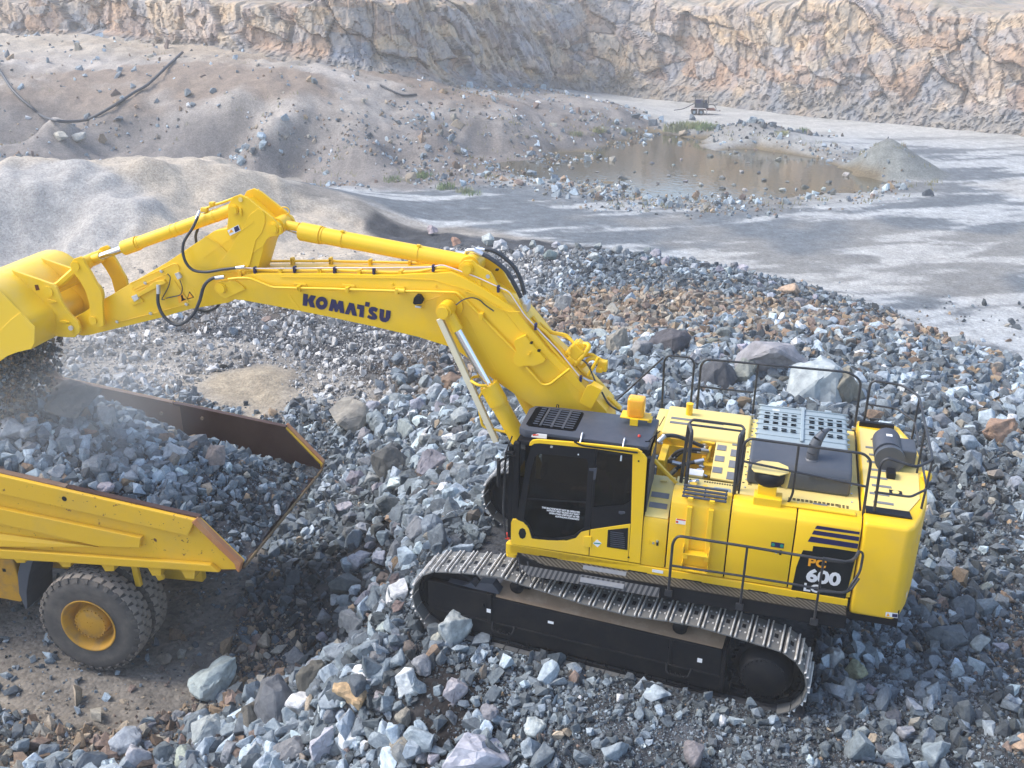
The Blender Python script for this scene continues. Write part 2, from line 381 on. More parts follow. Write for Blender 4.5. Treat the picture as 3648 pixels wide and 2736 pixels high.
def height(x, y, mk=None, fine=True):
    h = base_h(x, y); mk = mk or masks(x, y)
    h = h + np.clip(1 - np.hypot((x - CONE.x) * .75, (y - CONE.y) * .9) / 3.0, 0, 1) * 2.25
    rubble = np.maximum(mk['pile'], mk['emb'] * .8)
    if fine:
        h = h + rubble * (fbm(x * .9, y * .9, oct=4, seed=21) * .13 + fbm(x * 4, y * 4, oct=3, seed=31) * .035)
        h = h + mk['emb'] * (fbm(x * .22, y * .22, oct=4, seed=41) * .24 + np.abs(fbm(x * .5 + y * .2, y * .12, oct=3, seed=43)) * .16 + fbm(x * 1.4, y * 1.4, oct=3, seed=47) * .10)
        h = h + mk['mound'] * (fbm(x * .35, y * .35, oct=3, seed=51) * .38 + fbm(x * 1.6, y * 1.6, oct=3, seed=53) * .05 + .15 - np.abs(fbm(x * .30 + y * .1, y * .16, oct=3, seed=59)) * .38)
        h = h + mk['smooth'] * (fbm(x * 1.5, y * 1.5, oct=4, seed=55) * .06 + .1)
        h = h + mk['pad'] * (fbm(x * .8, y * 3.0, oct=3, seed=57) * .035)
        h = h + (1 - rubble) * fbm(x * .6, y * .6, oct=3, seed=61) * .03
        h = h + sstep(-4, -.5, mk['pond']) * (1 - sstep(-.5, 1, mk['pond'])) * (fbm(x * .7, y * .7, oct=3, seed=63) * .14 + .06)
    dip = sstep(-1.2, 1.2, mk['pond']); bedz = WATER_Z - .10 - .22 * sstep(.5, 5, mk['pond']) + .13 * fbm(x * .6, y * .6, oct=4, seed=71) * (1 - sstep(1, 5, mk['pond']))
    h = np.where((mk['pond'] > -5) & (mk['pond'] < 0) , np.maximum(h, WATER_Z + .05 + .02 * np.clip(-mk['pond'], 0, 3)), h)
    h = h * (1 - dip) + bedz * dip
    c_, s_ = math.cos(-.086), math.sin(-.086); tu, tv = x * c_ + y * s_, -x * s_ + y * c_
    h = h + .20 * np.exp(-((tv - 2.42) / .28) ** 2) * sstep(-3.2, -2.2, tu) * sstep(3.6, 2.6, tu) + .16 * np.exp(-((tu - 3.35) / .35) ** 2) * sstep(2.6, 2.0, tv) * sstep(.9, 1.4, tv)
    # flat footing under the tracks
    f = np.clip(1.4 - np.maximum(np.abs(x) / 3.0, np.abs(y) / 2.3), 0, .35) / .35
    h = h * (1 - f) + f * (-.03)
    return h
# ground colours by kind of soil; the pile's carries painted gap shade
SPOIL = [(2,18),(2,-30),(12,-35.5),(22,-38),(60,-38),(60,18)]
def wobble(x, y): return fbm(x * .3, y * .3, oct=3, seed=7) * 1.2
def ground_colour(x, y, z, mk):
    def c(*v): return np.array(v)[None, None, :]
    n1 = fbm(x * .5, y * .5, oct=6, seed=81)[..., None]; n2 = fbm(x * 2.3, y * 2.3, oct=4, seed=83)[..., None]
    # pit floor: pale dried clay with dark wet smears drawn out along the haul direction
    u = x * .35 + y * .10; v = -x * .25 + y * .42
    st = fbm(u * .45, v * 1.1, oct=5, seed=91)[..., None]; st2 = fbm(u * 1.1 + 7, v * 3.4, oct=4, seed=93)[..., None]
    dist = np.hypot(x, y)[..., None]
    band = np.exp(-((y + 41.5 - .12 * x) / 5.0) ** 2)[..., None] * .85 + np.exp(-(((x + 13) / 8) ** 2 + ((y + 52) / 9) ** 2))[..., None] * .45 - np.exp(-(((x + 8) / 9) ** 2 + ((y + 33) / 5) ** 2))[..., None] * .35
    t = sstep(-.12, .38, st + st2 * .45 - .12 + band)
    fl = c(.36,.375,.38) * (1 - t) + c(.125,.142,.158) * t
    fine_ = fbm(u * 4.5 + 3, v * 14, oct=3, seed=97)[..., None]; fl = fl * (1 + .16 * fine_)
    fl = fl * (1 + n2 * .10)
    tan = sstep(.1, .6, fbm(x * .12, y * .12, oct=3, seed=95))[..., None]
    fl = fl * (1 - tan * .3) + c(.38,.34,.28) * tan * .3
    road = sstep(70, 90, dist); fl = fl * (1 - road * .75) + c(.43,.42,.39) * road * .75
    # muck pile: base painted darker, as shade in the gaps between stones
    brown = sstep(-.2, .5, fbm(x * .13 + 3, y * .16, oct=3, seed=101) + .8 * np.exp(-(((x + 4) / 8) ** 2 + ((y + 18.5) / 6.5) ** 2)) + .55 * sstep(-9, -15, y) * sstep(10, 3, x) - .35)[..., None]
    pi = c(.060,.064,.072) * (1 - brown) + c(.13,.105,.08) * brown
    dark = sstep(.05, .45, fbm(x * .45, y * .45, oct=3, seed=103) - .1)[..., None]
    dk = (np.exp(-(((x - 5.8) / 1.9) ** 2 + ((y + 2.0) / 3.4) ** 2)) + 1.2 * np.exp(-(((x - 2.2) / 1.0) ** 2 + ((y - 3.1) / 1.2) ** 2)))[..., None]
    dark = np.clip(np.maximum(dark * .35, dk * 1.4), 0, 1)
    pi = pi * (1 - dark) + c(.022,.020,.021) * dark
    pi = pi * (1 + n2 * .25)
    emb = c(.315,.285,.255) * (1 + n1 * .3); eb = sstep(0, .6, fbm(x * .08, y * .2, oct=4, seed=107))[..., None]
    emb = emb * (1 - eb) + c(.225,.18,.145) * eb
    low = sstep(1.2, -1.8, z + fbm(x*.2, y*.2, oct=2, seed=109))[..., None]; emb = emb * (1 - low * .7) + c(.145,.135,.132) * low * .7
    pale = sstep(2.4, 3.4, z)[..., None]; emb = emb * (1 - pale * .6) + c(.42,.36,.28) * pale * .6
    mo = c(.42,.365,.295) * (1 + n1 * .10 + n2 * .05)
    g = G(95, 440, -.6); gm = np.exp(-(((x - g.x) / 5.5) ** 2 + ((y - g.y) / 5) ** 2))[..., None]
    gm = sstep(.35, .6, gm + n1 * .08); mo = mo * (1 - gm) + c(.36,.345,.325) * gm
    pad = c(.20,.18,.155) * (1 + n1 * .15 + n2 * .12)
    ls_ = (sstep(4.5, 8.0, x) * sstep(-8, -11, y))[..., None]; spoil = c(.17,.165,.16) * (1 - ls_) + c(.31,.285,.25) * ls_; spoil = spoil * (1 + n1 * .14 + n2 * .16); spoil = spoil * (1 - dark) + c(.05,.048,.048) * dark
    nr = sstep(-.6, 1.0, poly_sd(x, y, SPOIL) + wobble(x, y))[..., None]; col = fl * (1 - nr) + spoil * nr
    gq = G(1640, 268, -2); dq = sstep(1.1, .3, np.hypot((x - gq.x) / 6.0, (y - gq.y) / 6))[..., None]; col = col * (1 - dq) + c(.12,.115,.12) * dq
    sh = mk['shore'][..., None] * (.75 + .25 * np.clip(n2, -1, 1)); col = col * (1 - sh) + c(.22,.21,.19) * sh
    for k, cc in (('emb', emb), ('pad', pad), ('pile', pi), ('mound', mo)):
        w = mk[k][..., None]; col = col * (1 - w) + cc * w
    w = mk['smooth'][..., None]; col = col * (1 - w) + (c(.31,.26,.19) * (1 + n2 * .14)) * w
    d = np.hypot((x - CONE.x) * .75, (y - CONE.y) * .9)[..., None]; w = sstep(3.3, 2.7, d); col = col * (1 - w) + c(.185,.195,.185) * (1 + n2 * .1) * w
    bed = sstep(-.3, .5, mk['pond'])[..., None]; col = col * (1 - bed) + c(.15,.12,.075) * bed
    return np.clip(col, .01, .9)
def grid_mesh(name, X, Y, Z, colour, m_, smooth=True):
    h, w = X.shape; me = bpy.data.meshes.new(name)
    co = np.stack([X, Y, Z], -1).reshape(-1, 3); me.vertices.add(h * w); me.vertices.foreach_set('co', co.ravel())
    i = np.arange(h * w).reshape(h, w); q = np.stack([i[:-1, :-1], i[:-1, 1:], i[1:, 1:], i[1:, :-1]], -1).reshape(-1, 4)
    me.loops.add(q.size); me.loops.foreach_set('vertex_index', q.ravel()); me.polygons.add(len(q))
    me.polygons.foreach_set('loop_start', np.arange(0, q.size, 4)); me.polygons.foreach_set('loop_total', np.full(len(q), 4))
    me.update(calc_edges=True); me.polygons.foreach_set('use_smooth', [smooth] * len(q))
    a = me.color_attributes.new('soil', 'FLOAT_COLOR', 'POINT')
    a.data.foreach_set('color', np.concatenate([colour.reshape(-1, 3), np.ones((h * w, 1))], 1).ravel().astype(np.float32))
    me.materials.append(m_); return me
def soil_material(name, fine=14.0, strength=.5, dist=.04, rough=.93, speck=.35):
    m = mat(name, (.3,.3,.3), rough, 0, .2)
    at = N(m, 'ShaderNodeAttribute', attribute_name='soil')
    n = noise(m, fine, 6, .75); n2 = noise(m, fine * .16, 5, .6)
    vo = N(m, 'ShaderNodeTexVoronoi'); vo.inputs['Scale'].default_value = fine * 1.4
    tc = N(m, 'ShaderNodeTexCoord'); L(m, tc.outputs['Object'], vo.inputs['Vector'])
    r = ramp(m, n.outputs[0], [(.25, (1-speck,)*3), (.75, (1+speck,)*3)])
    r2 = ramp(m, n2.outputs[0], [(.3, (.82,.82,.83)), (.7, (1.15,1.14,1.12))])
    hsv = N(m, 'ShaderNodeSeparateColor'); L(m, vo.outputs['Color'], hsv.inputs[0])
    r3 = ramp(m, hsv.outputs[0], [(.0, (1-speck*.8,)*3), (1., (1+speck*.8,)*3)])
    c = mix(m, 1.0, at.outputs['Color'], r.outputs[0], 'MULTIPLY'); c = mix(m, 1.0, c, r2.outputs[0], 'MULTIPLY'); c = mix(m, 1.0, c, r3.outputs[0], 'MULTIPLY')
    bc(m, c)
    ad = N(m, 'ShaderNodeMath', operation='SUBTRACT'); L(m, n.outputs[0], ad.inputs[0]); L(m, vo.outputs['Distance'], ad.inputs[1])
    bump(m, ad.outputs[0], strength, dist); return m
M['ground'] = soil_material('quarry_ground', 9.0, .5, .05, speck=.24)

# polar tessellation round the viewing side: fine where the pit is seen closely, coarse far away
def polar(a0, a1, na, r0, r1, nr):
    a = np.radians(np.linspace(a0, a1, na)); r = np.geomspace(r0, r1, nr)
    Rr, Aa = np.meshgrid(r, a); return CAM_LOC.x + Rr * np.sin(Aa), CAM_LOC.y - Rr * np.cos(Aa)
X, Y = polar(-48, 66, 620, 7.5, 175, 620)
mk = masks(X, Y); Z = height(X, Y, mk); col = ground_colour(X, Y, Z, mk)
ground = link('ground', grid_mesh('ground', X, Y, Z, col, M['ground']), kind='structure')
del X, Y, Z, col, mk
# rest of the pit floor behind and beside the camera station
far = mb(M['ground'])
bm = bmesh.new(); bmesh.ops.create_grid(bm, x_segments=1, y_segments=1, size=900)
bmesh.ops.translate(bm, vec=(0, 0, -3.9), verts=bm.verts); far.addbm(bm)
fo = far.build('terrain'); fo['kind'] = 'structure'
fa = fo.data.color_attributes.new('soil', 'FLOAT_COLOR', 'POINT'); fa.data.foreach_set('color', [.3,.28,.25,1] * len(fo.data.vertices))

def h1(x, y): return float(height(np.array([[float(x)]]), np.array([[float(y)]]))[0, 0])
def hh(P):
    P = np.asarray(P, float); return height(P[:, 0], P[:, 1])
_gx, _gy = np.meshgrid(np.arange(-46, 76, .22), np.arange(-124, 16, .22)); HG = height(_gx, _gy)
def hh(P):
    u = (P[:, 0] + 46) / .22; v = (P[:, 1] + 124) / .22
    u = np.clip(u, 0, HG.shape[1] - 2); v = np.clip(v, 0, HG.shape[0] - 2); i, j = u.astype(int), v.astype(int); fu, fv = u - i, v - j
    return (HG[j, i] * (1 - fu) + HG[j, i + 1] * fu) * (1 - fv) + (HG[j + 1, i] * (1 - fu) + HG[j + 1, i + 1] * fu) * fv
def drop(x, y, zguess=-1.0):
    """where the sight line through photo point (x, y) meets the ground"""
    d = sight(x * K, y * K); s = np.linspace(8, 190, 1500)
    P = np.array(CAM_LOC)[None] + np.array(d)[None] * s[:, None]
    below = P[:, 2] < hh(P[:, :2])
    i = int(np.argmax(below)) if below.any() else len(s) - 1
    a, b = s[max(i-1, 0)], s[i]
    for _ in range(12):
        c = (a + b) / 2; p = np.array(CAM_LOC) + np.array(d) * c
        if p[2] < hh(p[None, :2])[0]: b = c
        else: a = c
    p = np.array(CAM_LOC) + np.array(d) * b; return Vector(p)

# water
wm = mat('pond_water', (.075,.066,.040), .05, 0, 1.0)
wb = wm.node_tree.nodes['Principled BSDF']
wnz = noise(wm, 2.6, 3, .5); bump(wm, wnz.outputs[0], .35, .03)
w = mb(wm); P = [Vector((x, y)) for x, y in POND]; cx = sum((p for p in P), Vector((0, 0))) / len(P)
P = [p + (p - cx).normalized() * 2.2 for p in P]
w.add([(p.x, p.y, WATER_Z) for p in P], [tuple(range(len(P)))])
wo_ = w.build('water'); wo_['kind'] = 'structure'

# ------------------------------------------------------------------ quarry faces
def rock_face_material():
    m = mat('quarry_rock', (.3,.25,.2), .85, 0, .25)
    at = N(m, 'ShaderNodeAttribute', attribute_name='soil')
    n = noise(m, 1.6, 9, .7); r = ramp(m, n.outputs[0], [(.28, (.55,.55,.57)), (.5, (1,1,1)), (.72, (1.3,1.26,1.2))])
    n2 = noise(m, .35, 4, .6); r2 = ramp(m, n2.outputs[0], [(.35, (.85,.9,1.0)), (.65, (1.12,1.0,.86))])
    c = mix(m, 1, at.outputs['Color'], r.outputs[0], 'MULTIPLY'); c = mix(m, 1, c, r2.outputs[0], 'MULTIPLY'); bc(m, c)
    bump(m, n.outputs[0], .35, .08); return m
M['face'] = rock_face_material()
def cliff(name, pts, top, back, step=.14, amp=.66, lean=.32, seed=0, warm=.5):
    """pts: foot of the face (x, y, z); top: list of top heights; back: direction into the rock"""
    P = np.array(pts, float); T = np.array(top, float)
    seg = np.hypot(*(P[1:, :2] - P[:-1, :2]).T); s = np.concatenate([[0], np.cumsum(seg)])
    ns = int(s[-1] / step); S = np.linspace(0, s[-1], ns)
    bx, by, bz = (np.interp(S, s, P[:, k]) for k in range(3)); tz = np.interp(S, s, T)
    ker = np.ones(41) / 41; sm = lambda a: np.convolve(np.pad(a, 20, 'edge'), ker, 'valid')
    bx, by = sm(bx), sm(by)
    tx, ty = np.gradient(bx), np.gradient(by); ln = np.hypot(tx, ty); nx, ny = -ty / ln, tx / ln
    if nx.mean() * back[0] + ny.mean() * back[1] < 0: nx, ny = -nx, -ny
    face = np.linspace(-.35, 1, int(max(T - P[:, 2]) / (step * .8)) + 8)
    plat = np.concatenate([[1.4, 2, 3, 4.5, 6.5, 9, 13, 18, 26, 40, 70, 140]])
    rows = len(face) + len(plat)
    X = np.zeros((rows, ns)); Y = X.copy(); Z = X.copy()
    tz = tz + fbm(S * .25, S * 0, oct=4, seed=seed + 3) * .55
    for i, t in enumerate(face):
        H = tz - bz; zz = bz + H * t
        run = lean * H * t + np.where(t < .22, (t - .22) * 5.5, 0) + np.where(t > .93, (t - .93) * 14, 0)
        X[i] = bx + nx * run; Y[i] = by + ny * run; Z[i] = zz
    for j, q in enumerate(plat):
        i = len(face) + j; H = tz - bz; run = lean * H + .07 * 14 + q
        X[i] = bx + nx * run; Y[i] = by + ny * run; Z[i] = tz + .02 * q + .5 * fbm(X[i] * .12, Y[i] * .12, oct=3, seed=seed) * min(1, q / 6)
    tt = np.concatenate([face, np.full(len(plat), 1.2)])[:, None] * np.ones((1, ns))
    SS = S[None, :] * np.ones((rows, 1))
    wp_ = fbm(SS * .5, Z * .5, oct=2, seed=seed + 51) * .18
    g, v, w_ = cells(SS * .30 + Z * .22 + wp_, Z * .26 + wp_ * .6, SS * 0 + .5, seed + 7)
    g2, v2, w2 = cells(SS * 1.15 + .3 * Z + wp_, Z * .62 + wp_, SS * 0 + .5, seed + 11)
    g3, v3, w3 = cells(SS * 3.1, Z * 2.6 + SS * .4, SS * 0 + .5, seed + 15)
    body = sstep(.06, .26, tt) * (1 - sstep(.95, 1.04, tt))
    d = body * amp * ((v - .5) * 1.5 + (v2 - .5) * .7 + (v3 - .5) * .20 + (fbm(SS * .07, Z * .07, oct=3, seed=seed + 5)) * 2.2
        - (g < .05) * .15) + (1 - body) * fbm(SS * .8, Z * .8 + tt, oct=4, seed=seed + 9) * .22
    # loose rock at the foot
    d = d + (1 - sstep(.1, .3, tt)) * (v3 - .5) * .45
    Z = Z + body * (v2 - .5) * .15
    X = X - nx[None] * d; Y = Y - ny[None] * d
    def c(*q): return np.array(q)[None, None, :]
    pal = np.array([(.46,.385,.31),(.42,.36,.31),(.50,.44,.37),(.31,.31,.315),(.39,.28,.21),(.38,.35,.33),(.52,.42,.30),(.29,.23,.20),(.46,.41,.38)])
    zone = np.clip(((fbm(SS * .05, Z * .16, oct=4, seed=seed + 21) * .5 + .5) * .75 + v * .35) * len(pal), 0, len(pal) - 1).astype(int)
    zone2 = (w2 * len(pal)).astype(int) % len(pal)
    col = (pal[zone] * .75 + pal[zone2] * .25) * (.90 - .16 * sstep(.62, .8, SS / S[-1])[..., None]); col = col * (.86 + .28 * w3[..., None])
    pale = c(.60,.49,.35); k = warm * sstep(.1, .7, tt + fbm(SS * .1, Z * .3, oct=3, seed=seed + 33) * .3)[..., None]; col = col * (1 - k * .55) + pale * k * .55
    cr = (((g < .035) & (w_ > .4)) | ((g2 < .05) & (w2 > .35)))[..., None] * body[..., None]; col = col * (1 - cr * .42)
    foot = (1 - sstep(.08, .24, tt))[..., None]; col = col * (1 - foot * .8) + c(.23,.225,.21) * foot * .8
    tops = sstep(.92, 1.02, tt)[..., None]; grs = sstep(-.1, .3, fbm(X * .5, Y * .5, oct=4, seed=seed + 41))[..., None]
    tcol = c(.34,.29,.23) * (1 - grs * .5) + c(.25,.24,.17) * grs * .5
    col = col * (1 - tops * .85) + tcol * tops * .85
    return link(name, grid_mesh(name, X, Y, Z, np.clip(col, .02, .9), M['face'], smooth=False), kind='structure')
def gl(pts): return [tuple(G(x, y, z)) for x, y, z in pts]
def ztop(p, x, y, extra=3.0):
    d = sight(x * K, y * K); r = math.hypot(p[0] - CAM_LOC.x, p[1] - CAM_LOC.y) + extra
    return CAM_LOC.z + d.z / math.hypot(d.x, d.y) * r
FOOT = [(-300,60,3.6,-6),(0,76,3.5,-4),(250,90,3.4,-3),(400,102,3.2,-3),(500,110,3.1,0),(650,140,2.4,6),(800,166,1.5,8),(950,192,.3,2),(1100,202,-1.2,-2),(1220,203,-2.6,0),(1330,205,-3.05,2),
        (1450,214,-3.05,2),(1600,232,-3.05,6),(1750,248,-3.05,8),(1900,258,-3.05,18),(2050,272,-3.05,30),(2212,288,-3.05,40),(2500,325,-3.05,55)]
fp = [tuple(G(x, y, z)) for x, y, z, t in FOOT]; tp_ = [ztop(p, f[0], f[3] - 8) + .05 for p, f in zip(fp, FOOT)]
fp = fp + [(fp[-1][0]-25, fp[-1][1]+22, -3), (fp[-1][0]-45, fp[-1][1]+60, -3)]; tp_ = tp_ + [5, 5]
fp = [(120, -40, 3.5)] + fp; tp_ = [8] + tp_
fp = [(p[0], p[1], p[2] - .1) for p in fp]
cliff('quarry_cliff', fp, tp_, (0, -1), seed=100, warm=.22)
up = [tuple(G(x, y, z)) for x, y, z in [(1880,-10,5.2),(1960,6,5.2),(2080,22,5.2),(2212,36,5.2),(2500,60,5.2)]]
cliff('upper_bench', up, [8, 9, 10, 10.5, 11], (0, -1), step=.4, amp=.8, lean=1.2, seed=300, warm=.2)
# ------------------------------------------------------------------ EXCAVATOR
SHEETS['kz'] = (1040, 1020, 380/2212.0); SHEETS['pz'] = (2750, 1950, 300/2212.0); SHEETS['vz'] = (2250, 1500, 400/2212.0); SHEETS['tz'] = (1900, 1780, 200/2212.0)
gm = mat('perforated_tread', (.03,.03,.032), .5)
gw = N(gm, 'ShaderNodeTexWave'); gw.inputs['Scale'].default_value = 9; gw.bands_direction = 'DIAGONAL'
gtc = N(gm, 'ShaderNodeTexCoord'); L(gm, gtc.outputs['Object'], gw.inputs['Vector'])
bc(gm, ramp(gm, gw.outputs[1], [(.35, (.012,.012,.014)), (.6, (.10,.095,.09))]).outputs[0]); M['tread_plate'] = gm
gl_ = bpy.data.materials.new('cab_glass'); gl_.use_nodes = True; nt = gl_.node_tree; nt.nodes.clear()
go = nt.nodes.new('ShaderNodeOutputMaterial'); gt = nt.nodes.new('ShaderNodeBsdfTransparent'); gt.inputs[0].default_value = (.30,.32,.31,1)
gg = nt.nodes.new('ShaderNodeBsdfGlossy'); gg.inputs['Roughness'].default_value = .06; gx = nt.nodes.new('ShaderNodeMixShader')
gf = nt.nodes.new('ShaderNodeFresnel'); gf.inputs[0].default_value = 1.35
nt.links.new(gf.outputs[0], gx.inputs[0]); nt.links.new(gt.outputs[0], gx.inputs[1]); nt.links.new(gg.outputs[0], gx.inputs[2]); nt.links.new(gx.outputs[0], go.inputs[0])
M['cab_glass'] = gl_

EX = thing('excavator', 'big yellow hydraulic excavator on crawler tracks, tipping its bucket over the dump truck', 'excavator', HOUSE)
def ep(b, name, **k): return b.build(name, EX, **k)

# ---- undercarriage (turned a little against the house)
TR0 = Matrix.Rotation(-.086, 4, 'Z'); TR = TR0
def tp(b, name, parent=None, **k):
    o = b.build(name, parent or EX, **k)
    if parent is None: o.matrix_local = TR
    return o
def track_path():
    pts = []
    cf, cr, r = (2.27, .60), (-2.30, .57), .52
    for a in np.linspace(-90, 80, 18): pts.append((cf[0] + r * math.cos(math.radians(a)), cf[1] + r * math.sin(math.radians(a))))
    pts += [(1.95, 1.19), (1.45, 1.25), (.9, 1.19), (.2, 1.12), (-.4, 1.10), (-.95, 1.15), (-1.35, 1.17), (-1.9, 1.13)]
    for a in np.linspace(100, 270, 18): pts.append((cr[0] + r * math.cos(math.radians(a)), cr[1] + r * math.sin(math.radians(a))))
    pts += [(-1, .05), (0, .05), (1, .05)]
    return pts
TP = [Vector((a, 0, b)) for a, b in track_path()]
TP.append(TP[0]); cum = [0]
for i in range(1, len(TP)): cum.append(cum[-1] + (TP[i] - TP[i-1]).length)
NS = 58
def at_len(s):
    s %= cum[-1]
    for i in range(1, len(cum)):
        if s <= cum[i]: 
            t = (s - cum[i-1]) / max(cum[i] - cum[i-1], 1e-6); return TP[i-1].lerp(TP[i], t)
    return TP[-1].copy()
pitch = cum[-1] / NS
sh = MB().use(M['shoe_top']); Wd = .57
sh.box((0, 0, .008), (pitch * .93, Wd, .018))
sh.use(M['steel'])
for gx_ in (-pitch * .36, pitch * .36): sh.box((gx_, 0, .034), (.020, Wd, .036), bev=.005, seg=1)
sh.use(M['frame_black']); sh.box((0, -.01, .0185), (.05, .085, .004)); 
sh.use(M['steel'])
for bx in (-.035, .035):
    for by in (-.13, .13): sh.cyl((bx, by, .015), (bx, by, .03), .014, n=6)
shoe_me = sh.mesh('track_shoe')
lk = MB().use(M['frame_black'])
for y in (-.09, .09): lk.box((0, y, -.045), (pitch * .98, .03, .075), bev=.01, seg=1)
lk.cyl((pitch/2, -.12, -.05), (pitch/2, .12, -.05), .022, n=8); link_me = lk.mesh('chain_link')
for side_ in (1, -1):
    TR = TR0 if side_ > 0 else TR0 @ Matrix.Translation((.14, .26, 0))
    for k in range(NS):
        s = (k + .3) * pitch; p = at_len(s); q = (at_len(s + pitch/2) - at_len(s - pitch/2)).normalized()
        nrm = Vector((q.z, 0, -q.x)); 
        mt = Matrix((q, Vector((0, 1, 0)), nrm)).transposed()
        if mt.determinant() < 0: mt = Matrix((-q, Vector((0, 1, 0)), nrm)).transposed()
        mt = mt.to_4x4(); mt.translation = (p.x, side_ * 1.715, p.z)
        o = link('track_shoe', shoe_me, EX); o.matrix_local = TR @ mt
        o2 = link('chain_link', link_me, o)
    Yo = side_ * 1.80; Yi = side_ * 1.56; S = side_
    # side frame: deep plate outside, sloped top
    f = mb(M['frame_black'])
    prof = [(1.60*S, .27), (1.80*S, .27), (1.80*S, .33), (1.785*S, .36), (1.785*S, .77), (1.77*S, .80), (1.60*S, .80)]
    lo, hi = sorted((1.80*S, 1.90*S))
    f.prism([(2.60, .34), (2.60, .86), (1.66, .86), (1.66, .82), (-1.70, .82), (-1.75, .30), (-1.70, .14), (2.3, .16)], lo, hi, XZ, bev=.02)
    lo, hi = sorted((1.52*S, 1.795*S))
    f.prism([(2.10, .20), (2.10, .80), (-1.70, .80), (-1.75, .30), (-1.70, .18)], lo, hi, XZ, bev=.02)
    f.box((0.35, 1.91*S, .40), (4.3, .035, .03), bev=.008)
    f.box((-1.74, 1.76*S, .50), (.05, .36, .70), bev=.01)
    f.box((1.62, 1.90*S, .60), (.07, .05, .56), bev=.015); f.box((-1.02, 1.90*S, .60), (.05, .04, .42), bev=.015)
    fr = tp(f, 'track_frame')
    d = mb(M['dusty_top'])
    d.prism([(1.50*S, .83), (1.885*S, .83), (1.62*S, .925), (1.50*S, .925)], -1.70, 1.55, lambda u, v, w: (w, u, v), bev=.01)
    d.build('frame_top', fr, smooth_angle=30)
    for sx in (1.40, -1.15):                             # bolted steps hanging on the frame
        st_ = mb(M['frame_black'])
        st_.tube([(sx + .17, 1.91*S, .42), (sx + .15, 2.0*S, .32), (sx - .15, 2.0*S, .32), (sx - .17, 1.91*S, .42)], .016, .05)
        for q in range(4): st_.box((sx - .11 + q * .07, 2.0*S, .345), (.014, .03, .035))
        st_.build('step', fr)
    for bx in (1.72, -.99): mb(M['frame_black']).box((bx, 1.915*S, .66), (.03, .03, .05), bev=.006).build('lifting_lug', fr)
    if S > 0:
        for bx, bz, s1, s2 in ((1.63, .60, .062, .062), (.70, .63, .085, .04), (-1.42, .58, .065, .065)):
            mb(M['white']).box((bx, 1.903 if bx != 1.63 else 1.928, bz), (s1, .004, s2)).build('reflector' if s1 == s2 or bx != .7 else 'warning_sticker', fr)
        mb(M['decal_black']).cyl((.60, 1.90, .58), (.60, 1.903, .58), .026, n=14).build('hole_plug', fr)
        mb(M['decal_black']).cyl((2.25, 1.90, .60), (2.25, 1.903, .60), .02, n=14).build('hole_plug', fr)
    # idler, its guard and tensioning yoke
    idl = mb(M['frame_black']).lathe([(.0, -.10), (.16, -.10), (.18, -.05), (.38, -.04), (.40, -.09), (.47, -.09), (.47, .09), (.40, .09), (.38, .04), (.18, .05), (.16, .10), (0, .10)], (2.27, 1.70*S, .60), (0, 1, 0), 44)
    tp(idl, 'idler')
    y_ = mb(M['roof_grey'])
    y_.prism([(2.30, .88), (2.05, .88), (1.93, .96), (1.86, .90), (1.80, .99), (1.60, 1.02), (1.50, .90), (1.50, .87), (1.9, .865)], *sorted((1.70*S, 1.86*S)), XZ, bev=.015)
    tp(y_, 'idler_yoke')
    # final drive drum with bolted cover
    dr = mb(M['frame_black']).lathe([(.36, -.22), (.36, .02), (.345, .05), (.31, .13), (.295, .15), (.0, .155)], (-2.28, 1.78*S, .55), (0, S, 0), 48)
    for q in range(28):
        a = 2 * math.pi * q / 28; dr.cyl((-2.28 + .285*math.cos(a), (1.78+.15)*S, .55 + .285*math.sin(a)), (-2.28 + .285*math.cos(a), (1.78+.162)*S, .55 + .285*math.sin(a)), .013, n=6)
    tp(dr, 'final_drive')
    sp = mb(M['frame_black']); n_t = 23
    pl_ = []
    for q in range(n_t * 4):
        a = 2 * math.pi * q / (n_t * 4); rr = .47 if q % 4 in (0, 1) else .42
        pl_.append((-2.28 + rr * math.cos(a), .55 + rr * math.sin(a)))
    lo, hi = sorted((1.64*S, 1.70*S)); sp.prism(pl_, lo, hi, XZ); tp(sp, 'sprocket')
    for q in range(7):
        x = 1.65 - q * .56
        tp(mb(M['frame_black']).lathe([(0, -.14), (.13, -.14), (.13, -.09), (.10, -.08), (.10, .08), (.13, .09), (.13, .14), (0, .14)], (x, 1.70*S, .20), (0, 1, 0), 20), 'track_roller')
    for x, z in ((1.25, 1.06), (-1.1, 1.0)):
        r_ = mb(M['frame_black']).lathe([(0, -.13), (.10, -.13), (.10, .13), (0, .13)], (x, 1.70*S, z - .03), (0, 1, 0), 20)
        r_.box((x - .08, 1.60*S, z - .10), (.14, .1, .14), bev=.02); tp(r_, 'carrier_roller')
    g_ = mb(M['frame_black'])
    for q in range(13): g_.box((1.9 - q * .29, 1.90*S, .12), (.02, .02, .14))
    g_.box((.1, 1.90*S, .07), (3.7, .03, .03)); tp(g_, 'roller_guard')
# centre frame and slewing ring
TR = TR0
cf_ = mb(M['frame_black']); cf_.box((0, 0, .72), (2.1, 2.4, .42), bev=.08)
for sx in (-1, 1):
    for sy in (-1, 1): cf_.bar((sx*.5, sy*.8, .75), (sx*1.0, sy*1.6, .62), .5, .34, bev=.05)
tp(cf_, 'centre_frame'); tp(mb(M['frame_black']).lathe([(.0, 0), (.78, 0), (.78, .2), (.70, .22), (.70, .4), (0, .4)], (0, 0, .95), (0, 0, 1), 48), 'slewing_ring')

